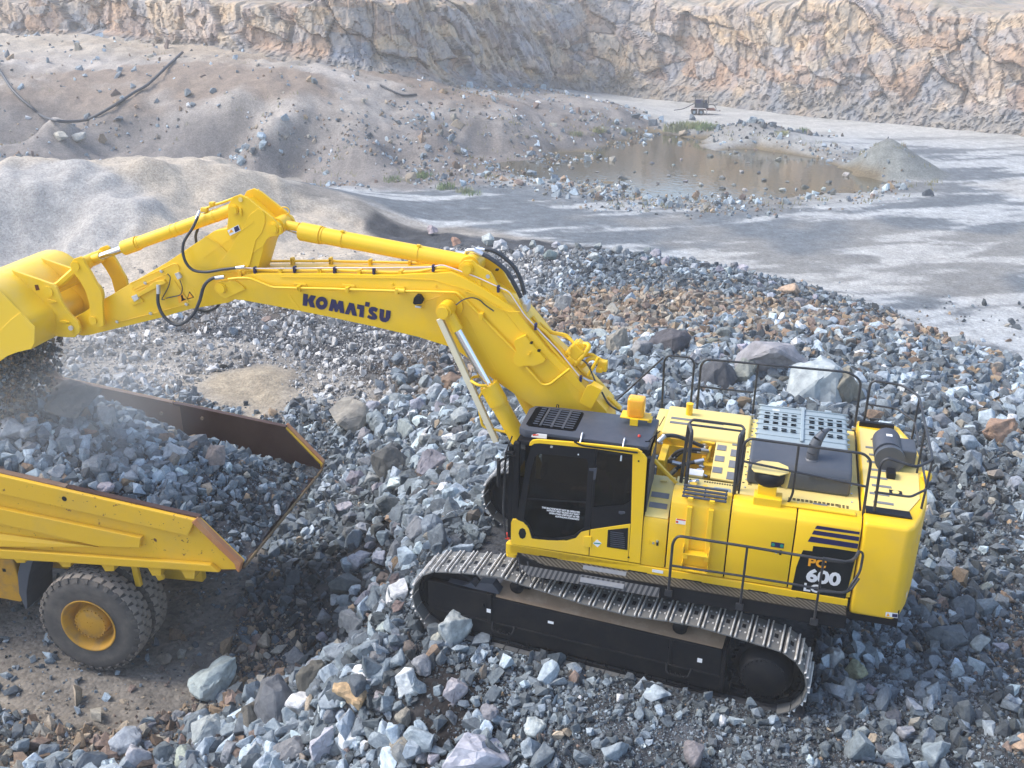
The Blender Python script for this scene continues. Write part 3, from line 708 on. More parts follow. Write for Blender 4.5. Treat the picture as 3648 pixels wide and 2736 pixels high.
# ---- upper structure
W = 1.585
core = mb(M['black']); core.box((-1.15, 0, 1.42), (5.1, 3.05, .26), bev=.02); core.box((-2.26, 0, 2.08), (1.54, 2.85, 1.06), bev=.02); core.box((-1.07, 1.32, 2.05), (.84, .22, 1.0)); core.box((-.86, -.92, 1.9), (1.3, .95, .7))
ep(core, 'machinery_frame')
sill = mb(M['yellow']); 
sill.prism([(1.60, 1.50), (1.60, 1.655), (-3.04, 1.64), (-3.04, 1.44), (-2.98, 1.50)], W - .06, W + .012, XZ, bev=.012)
sill.box((1.53, 1.50, 1.52), (.16, .16, .22), bev=.04)
si = ep(sill, 'sill_beam')
for x in (.98, -.28, -1.02, -1.9, -2.52): mb(M['black']).box((x, W + .004, 1.535), (.26, .05, .028), bev=.006).build('bracket', si)
mb(M['white']).box((-.55, W + .015, 1.60), (.15, .004, .045)).build('sticker', si)
def panel(x0, x1, z0=1.66, zt=2.79, name='service_door', chamfer=False):
    b = mb(M['yellow']); g = .009
    prof = [(W - .10, z0), (W, z0), (W, 2.60), (W - .022, 2.68), (W - .075, 2.745), (W - .16, zt), (1.27, zt), (1.27, 2.60), (W - .10, 2.50)]
    if chamfer:
        poly = [(x0 - g, z0), (x0 - g, 2.78)] + [(x1 + .20, 2.78), (x1 + g, 2.34), (x1 + g, z0)]
    b.prism(prof, x0 + g, x1 - g, lambda u, v, w: (w, u, v), bev=.012, seg=2)
    return ep(b, name, smooth_angle=35)
p1 = panel(-1.428, -.64); p2 = panel(-2.26, -1.428); p3 = panel(-3.065, -2.26)
# narrow front door with grip steps going up behind the cab
b = mb(M['yellow']); b.prism([(W - .1, 1.66), (W, 1.66), (W, 2.32), (W - .02, 2.40), (W - .12, 2.40)], -.631, -.305, lambda u, v, w: (w, u, v), bev=.012)
p0 = ep(b, 'service_door', smooth_angle=35)
b = mb(M['deck_yellow'])
b.prism([(1.555, 2.40), (1.565, 2.42), (1.13, 2.62), (.78, 2.64), (.78, 2.30), (1.5, 2.30)], -.625, -.31, lambda u, v, w: (w, u, v), bev=.015)
st0 = ep(b, 'step_cover', smooth_angle=35)
for yy, zz in ((1.40, 2.499), (1.24, 2.572)): mb(M['mesh_grey']).box((-.465, yy, zz + .006), (.24, .085, .008), Matrix.Rotation(-math.atan2(.2, .435), 3, 'X')).build('grip_pad', st0)
mb(M['deck_yellow']).box((-.47, .93, 2.655), (.10, .08, .02), bev=.008).build('latch', st0)
# latches, reflectors and stickers of the doors
def latch(par, x, z):
    mb(M['decal_black']).box((x - .055, W + .002, z), (.03, .006, .07)).build('slot', par)
    mb(M['silver']).cyl((x, W, z), (x, W + .018, z), .016, n=10).build('lock', par)
    mb(M['yellow']).box((x + .06, W + .002, z), (.02, .01, .07), bev=.003).build('slot', par)
latch(p0, -.46, 2.03); latch(p2, -2.06, 2.18); latch(p3, -2.37, 2.19)
b = MB().use(M['navy']).box((-2.065, W + .003, 2.285), (.165, .006, .075), bev=.002); b.use(M['teal'])
for x in (-2.01, -2.12): b.cyl((x, W + .004, 2.285), (x, W + .009, 2.285), .024, n=12)
b.build('sticker', p2)
b = MB().use(M['white']).box((-.80, W + .004, 2.42), (.135, .006, .075)); b.use(M['red']).box((-.80, W + .006, 2.45), (.12, .006, .015)).box((-.75, W + .006, 2.41), (.03, .006, .03))
b.build('sticker', p1)
# welded ladder on the second door
lad = mb(M['yellow'])
for z in (2.01, 1.76):
    lad.box((-1.04, W + .07, z), (.36, .13, .022), bev=.006)
    for x in (-.87, -1.21): lad.box((x, W + .07, z + .05), (.014, .13, .12), bev=.004)
for x in (-.90, -1.18): lad.box((x, W + .02, 2.28), (.07, .05, .80), bev=.01)
lad.box((-.90, W - .08, 2.78), (.07, .22, .05), bev=.01); lad.box((-1.18, W - .08, 2.78), (.07, .22, .05), bev=.01)
lo_ = ep(lad, 'ladder')
b = mb(M['decal_black'])
for z in (2.022, 1.772):
    for x in (-.88, -1.20):
        for k in (-.03, 0, .03): b.box((x, W + .075 + k, z), (.02, .014, .003))
b.build('grip_slots', lo_)
# dark flat step rungs at the top of the ladder
rg = mb(M['roof_grey'])
for k in range(4): rg.bar((-.78, 1.565 - k * .055, 2.80 + k * .024), (-1.36, 1.565 - k * .055, 2.80 + k * .024), .040, .024, bev=.005)
for x in (-.80, -1.07, -1.34): rg.bar((x, 1.56, 2.785), (x, 1.40, 2.865), .02, .02)
ep(rg, 'top_step')
# decals of the rear door
b = mb(M['navy'])
for q in (((1310,1147),(1592,1190),(1588,1206),(1295,1168)), ((1290,1178),(1588,1222),(1584,1250),(1275,1204)), ((1270,1218),(1582,1267),(1576,1300),(1248,1252))):
    P_ = [hy('c4', x, y, W + .004) for x, y in q]; b.add(P_, [(0, 1, 2, 3)])
b.build('stripes', p3)
b = mb(M['decal_black'])
P_ = [hy('pz', x, y, W + .005) for x, y in ((1100,0),(1440,5),(2185,125),(2010,1400),(1960,1390),(500,1140),(560,900),(640,520),(760,190),(820,75),(1060,105))]
P_[0] = hy('c4', 1285, 1282, W + .005); P_[1] = hy('c4', 1420, 1297, W + .005); P_[2] = hy('c4', 1573, 1322, W + .005); P_[3] = hy('c4', 1490, 1650, W + .005); P_[4] = hy('c4', 1480, 1648, W + .005)
b.prism([(p.x, p.z) for p in P_], W + .001, W + .005, XZ); b.build('number_plate', p3)
def put(body, col, a, c_, par, off, sheet='pz', Y=W + .008, **kw):
    """a: photo point of the lower left corner, c_: point straight above at cap height"""
    o, t = hy(sheet, *a, Y), hy(sheet, *c_, Y); hgt = (t - o).length
    return text3(body, hgt / .70, col, 'lettering', par, o, (-1, 0, 0), (0, 0, 1), offset=off, **kw)
put('PC', mat('orange_print', (.85,.36,.01), .5), (930,470), (965,272), p3, .0055, squash=1.15)
put('600', M['white'], (880,868), (935,560), p3, .010, squash=1.12, space=.98)
put('LC', M['white'], (812,1122), (840,935), p3, .0055, squash=1.15)
# louvred upper edge
b = mb(M['yellow']); b.bar((-1.62 - .25, 1.40, 2.80), (-2.98, 1.40, 2.80), .09, .03, bev=.01); vr = ep(b, 'vent_rail')
b = mb(M['decal_black'])
for k in range(34): b.box((-2.2 - k * .021, 1.438, 2.802), (.012, .012, .012))
b.build('vent_slots', vr)
# counterweight
cw = mb(M['yellow'])
plan = [(-3.075, 1.59), (-3.62, 1.59), (-3.70, 1.50), (-3.80, 1.2), (-3.90, .75), (-3.94, .25), (-3.94, -.25), (-3.90, -.75), (-3.80, -1.2), (-3.70, -1.50), (-3.62, -1.59), (-3.075, -1.59)]
cw.prism(plan, 1.42, 2.80, XY, bev=.055, seg=3)
cwo = ep(cw, 'counterweight', smooth_angle=40)
b = mb(M['deck_yellow']); b.prism([(-3.10, 1.18), (-3.62, 1.18), (-3.80, .75), (-3.84, 0), (-3.80, -.75), (-3.62, -1.2), (-3.10, -1.3)], 2.802, 2.812, XY); cd = b.build('top_plate', cwo)
b = mb(M['black']); b.prism([(-3.10, 1.34), (-3.66, 1.34), (-3.64, 1.18), (-3.10, 1.18)], 2.802, 2.830, XY, bev=.005); b.box((-3.35, -1.40, 2.83), (.50, .08, .09), bev=.01); b.build('recess_edge', cwo)
for k in range(8): mb(M['mesh_grey']).box((-3.29 - (.04 if k % 2 else 0), -.62 + k * .235, 2.816), (.25, .055, .008)).build('grip_strip', cwo)
b = MB().use(M['decal_black']).box((-3.50, .70, 2.818), (.16, .14, .010)); b.use(M['deck_yellow']).cyl((-3.50, .70, 2.818), (-3.50, .70, 2.835), .045, n=16); b.build('lifting_eye', cwo)
ball = mb(M['yellow']).lathe([(0, .07), (.05, .06), (.075, .02), (.075, -.03), (.06, -.06), (0, -.07)], (-3.93, .12, 2.84), (0, 0, 1), 18); ball.build('lifting_lug', cwo)
def dec(sheet, q, mat_, name, par, Y):
    P_ = [hy(sheet, x, y, Y) for x, y in q]; return mb(mat_).add(P_, [tuple(range(len(P_)))]).build(name, par)
dec('c6', ((1578,700),(1658,710),(1655,742),(1574,730)), M['white'], 'sticker', cwo, 1.5935)
dec('c6', ((1620,712),(1655,716),(1653,738),(1618,733)), M['navy'], 'sticker', cwo, 1.5955)
dec('c6', ((1580,728),(1592,706),(1604,731)), M['amber'], 'sticker', cwo, 1.5955)
b = mb(M['white']); b.add([(-3.782, 1.26, 2.62), (-3.845, 1.00, 2.62), (-3.845, 1.00, 2.42), (-3.782, 1.26, 2.42)], [(0, 1, 2, 3)]); b.build('sticker', cwo)
b = mb(M['red']); b.add([(-3.787, 1.24, 2.60), (-3.828, 1.08, 2.60), (-3.828, 1.08, 2.50), (-3.787, 1.24, 2.50)], [(0, 1, 2, 3)]); b.build('sticker', cwo)
b = mb(M['white']); b.add([(-3.775, 1.29, 1.68), (-3.80, 1.20, 1.68), (-3.80, 1.20, 1.60), (-3.775, 1.29, 1.60)], [(0, 1, 2, 3)]); b.build('sticker', cwo)
# rear handle loop
h_ = mb(M['rail']); h_.tube([hy('b4', 1300, 115, 1.98), hy('b4', 1600, 160, 1.98), hy('b4', 1660, 110, 1.80), hy('b4', 1700, 40, 1.68), hy('b4', 1735, 70, 1.66), hy('b4', 1700, 270, 1.68), hy('b4', 1610, 390, 1.74), hy('b4', 1560, 490, 1.92), hy('b4', 1250, 470, 1.98)], .017, .10)
ep(h_, 'grab_handle')
# engine deck
b = mb(M['deck_yellow']); b.box((-2.27, -.12, 2.655), (1.56, 2.62, .03), bev=.006); ed = ep(b, 'engine_deck')
b = mb(M['black']); b.box((-2.27, 1.215, 2.66), (1.58, .10, .05)); b.build('gutter', ed)
b = mb(M['decal_black']); b.box((-3.07, -.1, 2.672), (.016, 2.6, .004)); b.box((-1.495, -.1, 2.672), (.012, 2.6, .004))
for k in range(6):
    for j in range(3): b.box((-2.80 - j * .05, .98 + k * .03, 2.673), (.03, .014, .004))
for k in range(12):
    for j in range(2): b.box((-2.16 - k * .055, .98 + j * .035, 2.673), (.04, .02, .004))
for k in range(5): b.box((-1.62, .62 + k * .035, 2.673), (.05, .014, .004))
for k in range(9): b.box((-1.53 - (.02 if k % 2 else 0), -1.2 + k * .24, 2.673), (.03, .02, .004))
b.build('vent_slots', ed)
mb(M['mesh_grey']).box((-2.55, 1.08, 2.676), (.18, .10, .01)).build('grip_pad', ed)
bolts = mb(M['silver'])
for k in range(11):
    for x in (-2.96, -1.56): bolts.cyl((x, -1.3 + k * .24, 2.668), (x, -1.3 + k * .24, 2.682), .014, n=8)
bolts.build('bolts', ed)
# grey hood: pale vented top and dark front bulge
hd = mb(M['hood_grey'])
prof = [(.20, 2.70), (.20, 2.98), (.02, 3.06), (-.5, 3.075), (-1.05, 3.07), (-1.22, 3.02), (-1.30, 2.90), (-1.33, 2.68)]
hd.prism(prof, -2.88, -1.62, lambda u, v, w: (w, u, v), bev=.05, seg=3)
for k in range(7): hd.bar((-1.60, -.08 - k * .165, 3.062 + (.012 if k > 1 else 0)), (-2.90, -.08 - k * .165, 3.062 + (.012 if k > 1 else 0)), .018, .03, bev=.006)
hd.bar((-2.25, .02, 3.075), (-2.25, -1.12, 3.09), .05, .03, bev=.008)
for x in (-2.25, -2.62): hd.box((x, -1.27, 3.0), (.10, .06, .05), bev=.01)
ho = ep(hd, 'engine_hood', smooth_angle=40)
sl = mb(M['void'])
for r_, yy in enumerate((-.98, -.86, -.80, -.67, -.62, -.49, -.41)):
    if r_ == 5: yy = -.47
    for c_ in range(9):
        if c_ == 4: continue
        sl.box((-1.74 - c_ * .128, yy + .18, 3.087 if -1.05 < yy + .18 else 3.08), (.075, .026, .006))
sl.build('vent_slots', ho)
mb(M['white']).box((-1.86, -.93, 3.079), (.10, .07, .006)).build('sticker', ho)
# Y runs towards the camera: front bulge
hf = mb(M['hood_dark'])
hf.prism([(.73, 2.67), (.71, 2.92), (.63, 3.00), (.30, 3.06), (.14, 3.10), (.08, 3.02), (.12, 2.67)], -2.93, -1.57, lambda u, v, w: (w, u, v), bev=.06, seg=4)
for k in range(5): hf.box((-2.42 + k * .02 - k * .12, .725, 2.90), (.09, .014, .05), bev=.006)
hfo = ep(hf, 'hood_front', smooth_angle=50)
xb, xt = Vector((-2.40, .42, 2.98)), None
ex = mb(M['hood_dark']).lathe([(.12, -.03), (.115, .04), (.09, .06)], xb, (0, 0, 1), 24)
pts = [xb, xb + Vector((0, 0, .14)), xb + Vector((-.01, -.01, .24)), xb + Vector((-.04, -.03, .33)), xb + Vector((-.10, -.08, .41)), xb + Vector((-.17, -.13, .46))]
rr = [.082, .080, .078, .07, .05, .018]
n = 18
for i in range(len(pts) - 1): ex.cyl(pts[i], pts[i+1], rr[i], rr[i+1], n=n, caps=False)
ep(ex, 'exhaust_pipe')
# air pre-cleaner on its yellow box, with a cap plate
pc = mb(M['yellow']); pc.box((-1.87, 1.36, 2.78), (.36, .22, .20), bev=.012); pc.box((-1.85, 1.28, 2.93), (.24, .20, .16), bev=.012); ep(pc, 'intake_box')
pd = mb(M['black']).lathe([(0, 0), (.17, 0), (.195, .03), (.195, .15), (.17, .18), (0, .18)], (-1.86, 1.22, 3.0), (0, 0, 1), 32); pdo = ep(pd, 'air_precleaner', smooth_angle=None)
pl_ = mb(M['deck_yellow']); pl_.prism([(-1.62, 1.30), (-1.66, 1.38), (-1.98, 1.40), (-2.10, 1.28), (-2.08, 1.12), (-1.95, 1.03), (-1.74, 1.04), (-1.63, 1.16)], 3.19, 3.205, XY, bev=.004)
pl_.bar((-2.08, 1.22, 3.195), (-2.06, 1.24, 2.95), .10, .012)
ep(pl_, 'cap_plate')
# far side tank tops and the open valve bay between them and the near doors
tk = mb(M['deck_yellow']); tk.box((-.88, -.92, 2.50), (1.28, 1.02, .46), bev=.04, seg=3); tk.box((-.16, -1.0, 2.46), (.16, .85, .42), bev=.04)
tko = ep(tk, 'fuel_tank', smooth_angle=40)
mb(M['yellow']).box((-.86, -.408, 2.36), (1.24, .012, .58)).build('tank_side', tko)
for yy in (-.96, -.80): mb(M['mesh_grey']).box((-.72, yy, 2.734), (.80, .065, .008)).build('grip_strip', tko)
b = mb(M['yellow']).cyl((-.57, -1.17, 2.72), (-.57, -1.17, 2.90), .052, n=20).cyl((-.57, -1.17, 2.90), (-.57, -1.17, 2.915), .056, n=20); b.build('filler_neck', tko)
vb = mb(M['black']); vb.box((-.75, .40, 1.95), (1.40, 1.60, .10)); ep(vb, 'valve_bay')
gp_ = mb(M['deck_yellow']); gp_.prism([(-1.06, -.62), (-1.08, .74), (-1.44, .76), (-1.46, -.62)], 2.66, 2.69, XY, bev=.008)
gpo = ep(gp_, 'grip_platform')
for r_ in range(3): mb(M['mesh_grey']).box((-1.155, .50 - r_ * .36, 2.695), (.13, .17, .008)).build('grip_pad', gpo)
for r_ in range(4): mb(M['mesh_grey']).box((-1.35, .62 - r_ * .36, 2.695), (.11, .22, .008)).build('grip_pad', gpo)
gb = mb(M['deck_yellow']); gb.box((-1.06, .93, 2.64), (.84, .30, .05), bev=.01); gbo = ep(gb, 'walk_plate')
b = mb(M['decal_black'])
for k in range(12): b.box((-1.02 - k * .034, .84, 2.667), (.02, .035, .004))
for k in range(5): b.box((-.70 - k * .03, .84, 2.667), (.02, .035, .004))
b.build('vent_slots', gbo)
b = mb(M['yellow']); b.cyl((-.88, 1.06, 2.66), (-.88, 1.06, 2.73), .05, n=16); b.cyl((-1.04, 1.06, 2.66), (-1.04, 1.06, 2.72), .035, n=14); b.build('cap', gbo)
mb(M['hood_grey']).box((-1.27, 1.12, 2.69), (.24, .16, .07), bev=.03).build('lamp_box', gbo)
fc = mb(M['deck_yellow']); fc.box((-.86, .52, 2.50), (.24, .20, .24), bev=.02); fc.use(M['white']).box((-.86, .52, 2.622), (.22, .18, .006)); ep(fc, 'filter_case')
# braces, hoses and metal fittings in the bay
br = mb(M['yellow']); br.bar(hz('vz', 440, 760, 2.95), hz('vz', 930, 1270, 2.62), .05, .045, bev=.008); ep(br, 'brace')
br = mb(M['yellow']); br.bar(hz('vz', 590, 240, 2.85), hz('vz', 990, 560, 2.30), .04, .04); ep(br, 'brace')
br = mb(M['yellow']); br.box((-.36, .18, 2.45), (.10, .52, .50), bev=.01); ep(br, 'bracket')
br = mb(M['yellow']); br.box((-.86, -.38, 2.2), (1.2, .03, .7)); ep(br, 'bay_wall')
def hose(pts, r, name='hose', m_='rubber', par=None, fit=True):
    b = mb(M[m_]); b.curve(pts, r, 10)
    if fit:
        b.use(M['silver']); P_ = [Vector(p) for p in pts]
        for a, c in ((P_[0], P_[1]), (P_[-1], P_[-2])):
            d = (c - a).normalized(); b.cyl(a - d * .02, a + d * .12, r * 1.25, n=12)
    return b.build(name, par or EX)
V = lambda x, y, z: hz('vz', x, y, z)
hose([V(540,400,2.86), V(640,300,2.92), V(850,290,2.90), V(1100,370,2.80), V(1380,490,2.62), V(1520,490,2.58)], .030)
hose([V(760,760,2.35), V(880,620,2.55), V(1050,560,2.68), V(1250,560,2.66), V(1480,590,2.60)], .026)
hose([V(790,790,2.30), V(920,660,2.45), V(1060,590,2.55), V(1240,600,2.55), V(1450,620,2.55)], .024)
hose([V(580,780,2.45), V(760,800,2.48), V(950,850,2.45)], .028)
hose([V(760,1050,2.30), V(900,930,2.40), V(1080,840,2.50), V(1400,780,2.55)], .028)
hose([V(1100,1210,2.68), V(1200,1200,2.70), V(1290,1180,2.70)], .022)
pi_ = mb(M['yellow']); pi_.tube([V(1630,450,2.60), V(1540,540,2.60), V(1510,720,2.52), V(1480,800,2.45)], .025, .06); pi_.tube([V(1220,360,2.66), V(1640,450,2.66)], .022)
ep(pi_, 'steel_pipe')
ft = mb(M['silver'])
for x, y, z in ((1360,850,2.5),(1380,900,2.5),(1340,960,2.5),(1420,520,2.6),(1440,570,2.6),(560,430,2.8),(640,850,2.45),(1340,1050,2.55),(1440,1080,2.55),(600,1130,2.4),(620,1190,2.35)):
    p = V(x, y, z); ft.box(p, (.08, .04, .035), Matrix.Rotation(rnd.uniform(-.6, .6), 3, 'Z'), bev=.008)
ep(ft, 'fittings')
vl = mb(M['yellow']); vl.box(V(1490, 900, 2.35), (.20, .30, .20), bev=.02); vl.box(V(1450, 1100, 2.3), (.16, .16, .16), bev=.02); ep(vl, 'control_valve')

# ---- catwalk
ct = MB().use(M['tread_plate']); ct.prism([(1.42, 1.60), (.98, 1.80), (-3.02, 1.815), (-3.02, 1.60)], 1.525, 1.54, XY); 
ct.use(M['black']); ct.bar((.98, 1.81, 1.44), (-3.02, 1.825, 1.44), .018, .20); ct.bar((1.43, 1.60, 1.46), (.98, 1.81, 1.42), .016, .16)
ct.bar((-3.025, 1.60, 1.44), (-3.025, 1.83, 1.44), .016, .20); ct.bar((1.0, 1.60, 1.40), (-3.0, 1.60, 1.40), .06, .10)
cto = ep(ct, 'catwalk')
b = MB().use(M['tread_plate']); b.prism([(1.36, 1.0), (-.62, 1.0), (-.62, 1.12), (1.18, 1.12)], 0, .006, lambda u, v, w: (u, 1.84 + (v - 1.0) * .55, 1.50 - (v - 1.0) * .9 + w)); b.build('lower_tread', cto)
mb(M['mesh_grey']).box((.16, 1.80, 1.50), (.60, .26, .02), Matrix.Rotation(-.5, 3, 'X')).build('step_plate', cto)
b = mb(M['rail']); b.tube([(1.40, 1.66, 1.50), (1.30, 1.80, 1.22), (1.0, 1.88, 1.16), (.98, 1.84, 1.36)], .012, .06); b.tube([(1.25, 1.72, 1.5), (1.15, 1.86, 1.25)], .01); b.build('step', cto)
# ---- railings
def rail(name, pts, r=.019, rnd_=.09, extra=(), feet=True):
    b = mb(M['rail']); b.tube(pts, r, rnd_)
    for e in extra: b.tube(e, r * .85, rnd_ * .6)
    o = ep(b, name)
    return o
Yc = 1.86
RC = lambda x, y, Y=Yc: hy('b4', x, y, Y)
R6 = lambda x, y, Y=Yc: hy('c6', x, y, Y)
rl = rail('catwalk_railing', [R6(150,560), R6(178,245), R6(210,200), R6(660,270), R6(1290,375), R6(1370,360), R6(1400,300,1.72)], extra=([R6(165,395), R6(640,465), R6(980,520), R6(1290,578), R6(1345,560), R6(1400,480,1.72)], [R6(668,272), R6(620,660)], [R6(1170,355), R6(1105,760)]))
for x, y in ((150,575),(615,665),(1105,765)):
    p = R6(x, y); mb(M['rail']).box(p, (.10, .03, .10), bev=.01).build('foot_clamp', rl); 
Yn, Yf = 1.30, -1.50
Q = lambda x, y, Y=Yn: hy('c4', x, y, Y)
rail('deck_railing', [Q(790,880), Q(835,600), Q(872,575), Q(1620,675), Q(1665,720), Q(1608,1100)], extra=([Q(828,725), Q(1640,893)], [Q(1190,625), Q(1150,940), Q(1120,1000), Q(1060,1000)]))
rail('deck_railing', [Q(1680,1095), Q(1728,740), Q(1770,704), (-3.60,1.30,3.52), (-3.82,1.02,3.52), (-3.82,-1.05,3.52), (-3.60,-1.42,3.52), (-3.17,-1.46,3.52), (-3.17,-1.46,2.75)],
     extra=([(-3.165,1.30,3.10), (-3.60,1.30,3.10), (-3.82,1.02,3.10), (-3.82,.2,3.10)], [(-3.17,-1.46,3.13), (-3.60,-1.42,3.13), (-3.82,-1.05,3.13), (-3.82,-.2,3.13)], [(-3.82,1.0,3.52), (-3.80,1.0,2.8)], [(-3.82,0,3.52), (-3.82,0,2.8)], [(-3.82,-1.0,3.52), (-3.82,-1.0,2.8)]))
F = lambda x, y: Q(x, y, Yf)
rail('deck_railing', [F(520,400), F(548,90), F(580,55), F(1520,140), F(1600,195), F(1548,560)], extra=([F(545,235), F(890,272)], [F(925,90), F(880,465)]))
rail('deck_railing', [F(290,390), F(308,60), F(335,28), F(480,45), F(505,75), F(480,350)], extra=([F(300,45), F(0,320), F(-40,360)],), r=.017)
rail('ladder_railing', [Q(440,960), Q(488,530,1.25), Q(470,480,.95), Q(405,940,.95)], r=.026, rnd_=.06)
rail('ladder_railing', [Q(760,985), Q(805,560,1.25), Q(830,520,.95), Q(775,960,.95)], r=.026, rnd_=.06)
rail('ladder_railing', [Q(470,480,.95), Q(492,450,.9), Q(820,492,.9), Q(835,520,.95)], extra=([Q(480,485,.95), Q(815,527,.95)],), r=.018, rnd_=.05)
for x, Y in ((-1.47, 1.3), (-3.08, 1.3), (-3.18, 1.3), (-.74, 1.3), (-1.41, 1.3)): ep(mb(M['silver']).box((x, Y, 2.70 + (.10 if x < -3.1 else 0)), (.07, .05, .05), bev=.01), 'railing_clamp')
for x in (-3.04, -3.2, -1.52): ep(mb(M['silver']).box((x, -1.48, 2.70), (.06, .05, .05), bev=.01), 'railing_clamp')
# rear camera unit: grey drum box on the counterweight
cmb = MB().use(M['roof_grey']); cmb.cyl((-3.42, -.55, 3.0), (-3.42, -.05, 3.0), .19, n=24); cmb.use(M['hood_dark']); cmb.cyl((-3.44, -.04, 2.97), (-3.44, .05, 2.97), .20, n=24)
cmb.box((-3.66, -.3, 2.97), (.26, .42, .22), bev=.02); cmb.use(M['white']); cmb.box((-3.42, -.30, 3.186), (.08, .07, .012))
cmb.use(M['deck_yellow']).bar((-3.62, -.9, 2.85), (-3.80, -.2, 2.85), .06, .20)
ep(cmb, 'muffler_drum')
sl_ = mb(M['black']); sl_.cyl((-3.38, -.80, 3.02), (-3.46, -.74, 2.98), .075, n=16); sl_.tube([(-3.10,-1.2,2.72), (-3.15,-.95,2.74), (-3.3,-.9,2.84), (-3.38,-.8,3.0)], .010, .04); sl_.box((-3.46,.22,2.86), (.12,.18,.10), bev=.02); ep(sl_, 'work_light')
# ------------------------------------------------------------------ cab (part), its fittings (sub-parts)
C4 = lambda pts, Y=1.60: side('r4', pts, Y)
SK = W + .004
cab = mb(M['black'])
o_ = C4([(150,560),(172,410),(1290,520),(1290,600),(1225,1552),(75,1372),(60,1150)], W)
# floor, roof slab, rear wall, posts: an open shell so that the seat shows through the glass
x0, x1 = -.29, 1.50
cab.box(((x0+x1)/2, 1.07, 1.69), (x1-x0, 1.0, .06)); cab.box(((x0+x1)/2, 1.05, 3.24), (x1-x0-.05, .90, .06))
cab.box((x0+.03, 1.07, 2.12), (.05, 1.0, .86)); 
for x, y in ((x0+.04, .62), (x1-.02, .62), (x1-.02, 1.53), (x0+.05, 1.52)): cab.box((x, y, 2.45), (.09, .09, 1.58), bev=.02)
cab.box(((x0+x1)/2, .60, 1.95), (x1-x0, .05, .5)); cab.box((x1 + .01, 1.07, 1.86), (.05, .98, .34))
cab.box((1.56, 1.52, 2.45), (.07, .06, 1.45), bev=.015)
co = ep(cab, 'cab')
def skin(name, pts, m_, t=.02, Y=W, bev=.006, seg=2, holes=None, sheet='r4', **k):
    b = mb(M[m_]); b.prism(side(sheet, pts, Y + t), Y - .012, Y + t, XZ, bev=bev, seg=seg); return b.build(name, co, **k)
skin('corner_panel', [(65,1150),(100,1150),(165,1175),(215,1235),(240,1325),(300,1335),(560,1345),(640,1320),(690,1265),(765,1245),(757,1478),(50,1372),(52,1180)], 'yellow')
skin('lower_panel', [(773,1243),(1138,1190),(1136,1215),(1115,1533),(765,1480)], 'yellow')
skin('rear_pillar', [(1158,548),(1215,530),(1262,562),(1288,600),(1225,1552),(1118,1534),(1142,1190)], 'yellow')
skin('roof_edge_trim', [(215,478),(222,452),(245,432),(292,424),(640,452),(900,478),(1200,512),(1245,540),(1156,560),(820,508),(310,458),(262,462),(238,480)], 'yellow', bev=.004)
skin('sill', [(42,1378),(1225,1560),(1220,1580),(45,1470)], 'yellow', .012)
# black door with a glazed upper half, and the side window behind it
def ring(name, outer, inner, m_, t, Y=W):
    a, b2 = side('r4', outer, Y + t), side('r4', inner, Y + t); n = len(a); b = mb(M[m_])
    vs = [(x, Y + t, z) for x, z in a] + [(x, Y + t, z) for x, z in b2] + [(x, Y - .03, z) for x, z in a] + [(x, Y - .03, z) for x, z in b2]
    fs = []
    for i in range(n):
        j = (i + 1) % n
        fs += [(i, j, n+j, n+i), (2*n+i, 3*n+i, 3*n+j, 2*n+j), (i, 2*n+i, 2*n+j, j), (n+i, n+j, 3*n+j, 3*n+i)]
    b.add(vs, fs); return b.build(name, co)
d_out = [(238,482),(310,460),(560,482),(818,508),(800,760),(785,1000),(768,1243),(690,1262),(640,1318),(450,1345),(245,1322),(200,1205),(100,1145),(150,900),(190,640)]
d_in = [(262,590),(300,552),(520,572),(735,598),(755,640),(735,985),(715,1230),(665,1262),(620,1300),(440,1325),(262,1305),(215,1200),(165,1148),(192,955),(230,720)]
ring('door_frame', d_out, d_in, 'black', .018)
g_ = mb(M['cab_glass']); g_.prism(side('r4', d_in, W), W - .012, W - .004, XZ); g_.build('door_window', co)
w_out = [(822,510),(1156,560),(1152,760),(1147,985),(1142,1188),(773,1243),(785,1040),(802,780)]
w_in = [(835,532),(1146,578),(1146,760),(1140,985),(1075,1022),(800,1038),(806,1000),(818,760)]
ring('window_frame', w_out, w_in, 'black', .014)
g_ = mb(M['cab_glass']); g_.prism(side('r4', w_in, W), W - .012, W - .004, XZ); g_.build('side_window', co)
b = mb(M['cab_glass']); b.box((.55, .585, 2.65), (1.6, .008, 1.0)); b.build('far_window', co)
b = mb(M['cab_glass']); b.box((1.515, 1.07, 2.60), (.008, .9, 1.2)); b.build('windscreen', co)
b = mb(M['cab_glass']); b.box((-.285, 1.07, 2.88), (.008, .86, .62)); b.build('rear_window', co)
skin('door_rail', [(190,955),(735,992),(735,1004),(188,968)], 'black', .012, bev=.003)
skin('door_handle', [(1030,1078),(1085,1082),(1088,1098),(1050,1106),(1030,1096)], 'roof_grey', .03, bev=.004)
skin('catch', [(762,686),(830,688),(818,790),(798,790),(804,712),(762,708)], 'roof_grey', .03, bev=.003)
skin('hinge', [(712,1308),(760,1305),(785,1308),(780,1405),(705,1398)], 'yellow', .035, bev=.006)
skin('hinge', [(1372,1340),(1390,1342),(1388,1360),(1370,1358)], 'silver', .015, bev=.002)
skin('bonnet_catch', [(410,482),(432,486),(428,502),(406,498)], 'silver', .035, bev=.003)
skin('lamp_recess', [(155,1228),(178,1240),(190,1277),(180,1315),(155,1328),(132,1315),(120,1277),(130,1240)], 'decal_black', .023, bev=.002)
lv = skin('louvre_box', [(932,1246),(1117,1228),(1110,1430),(922,1402)], 'black', .026, bev=.006)
b = mb(M['roof_grey'])
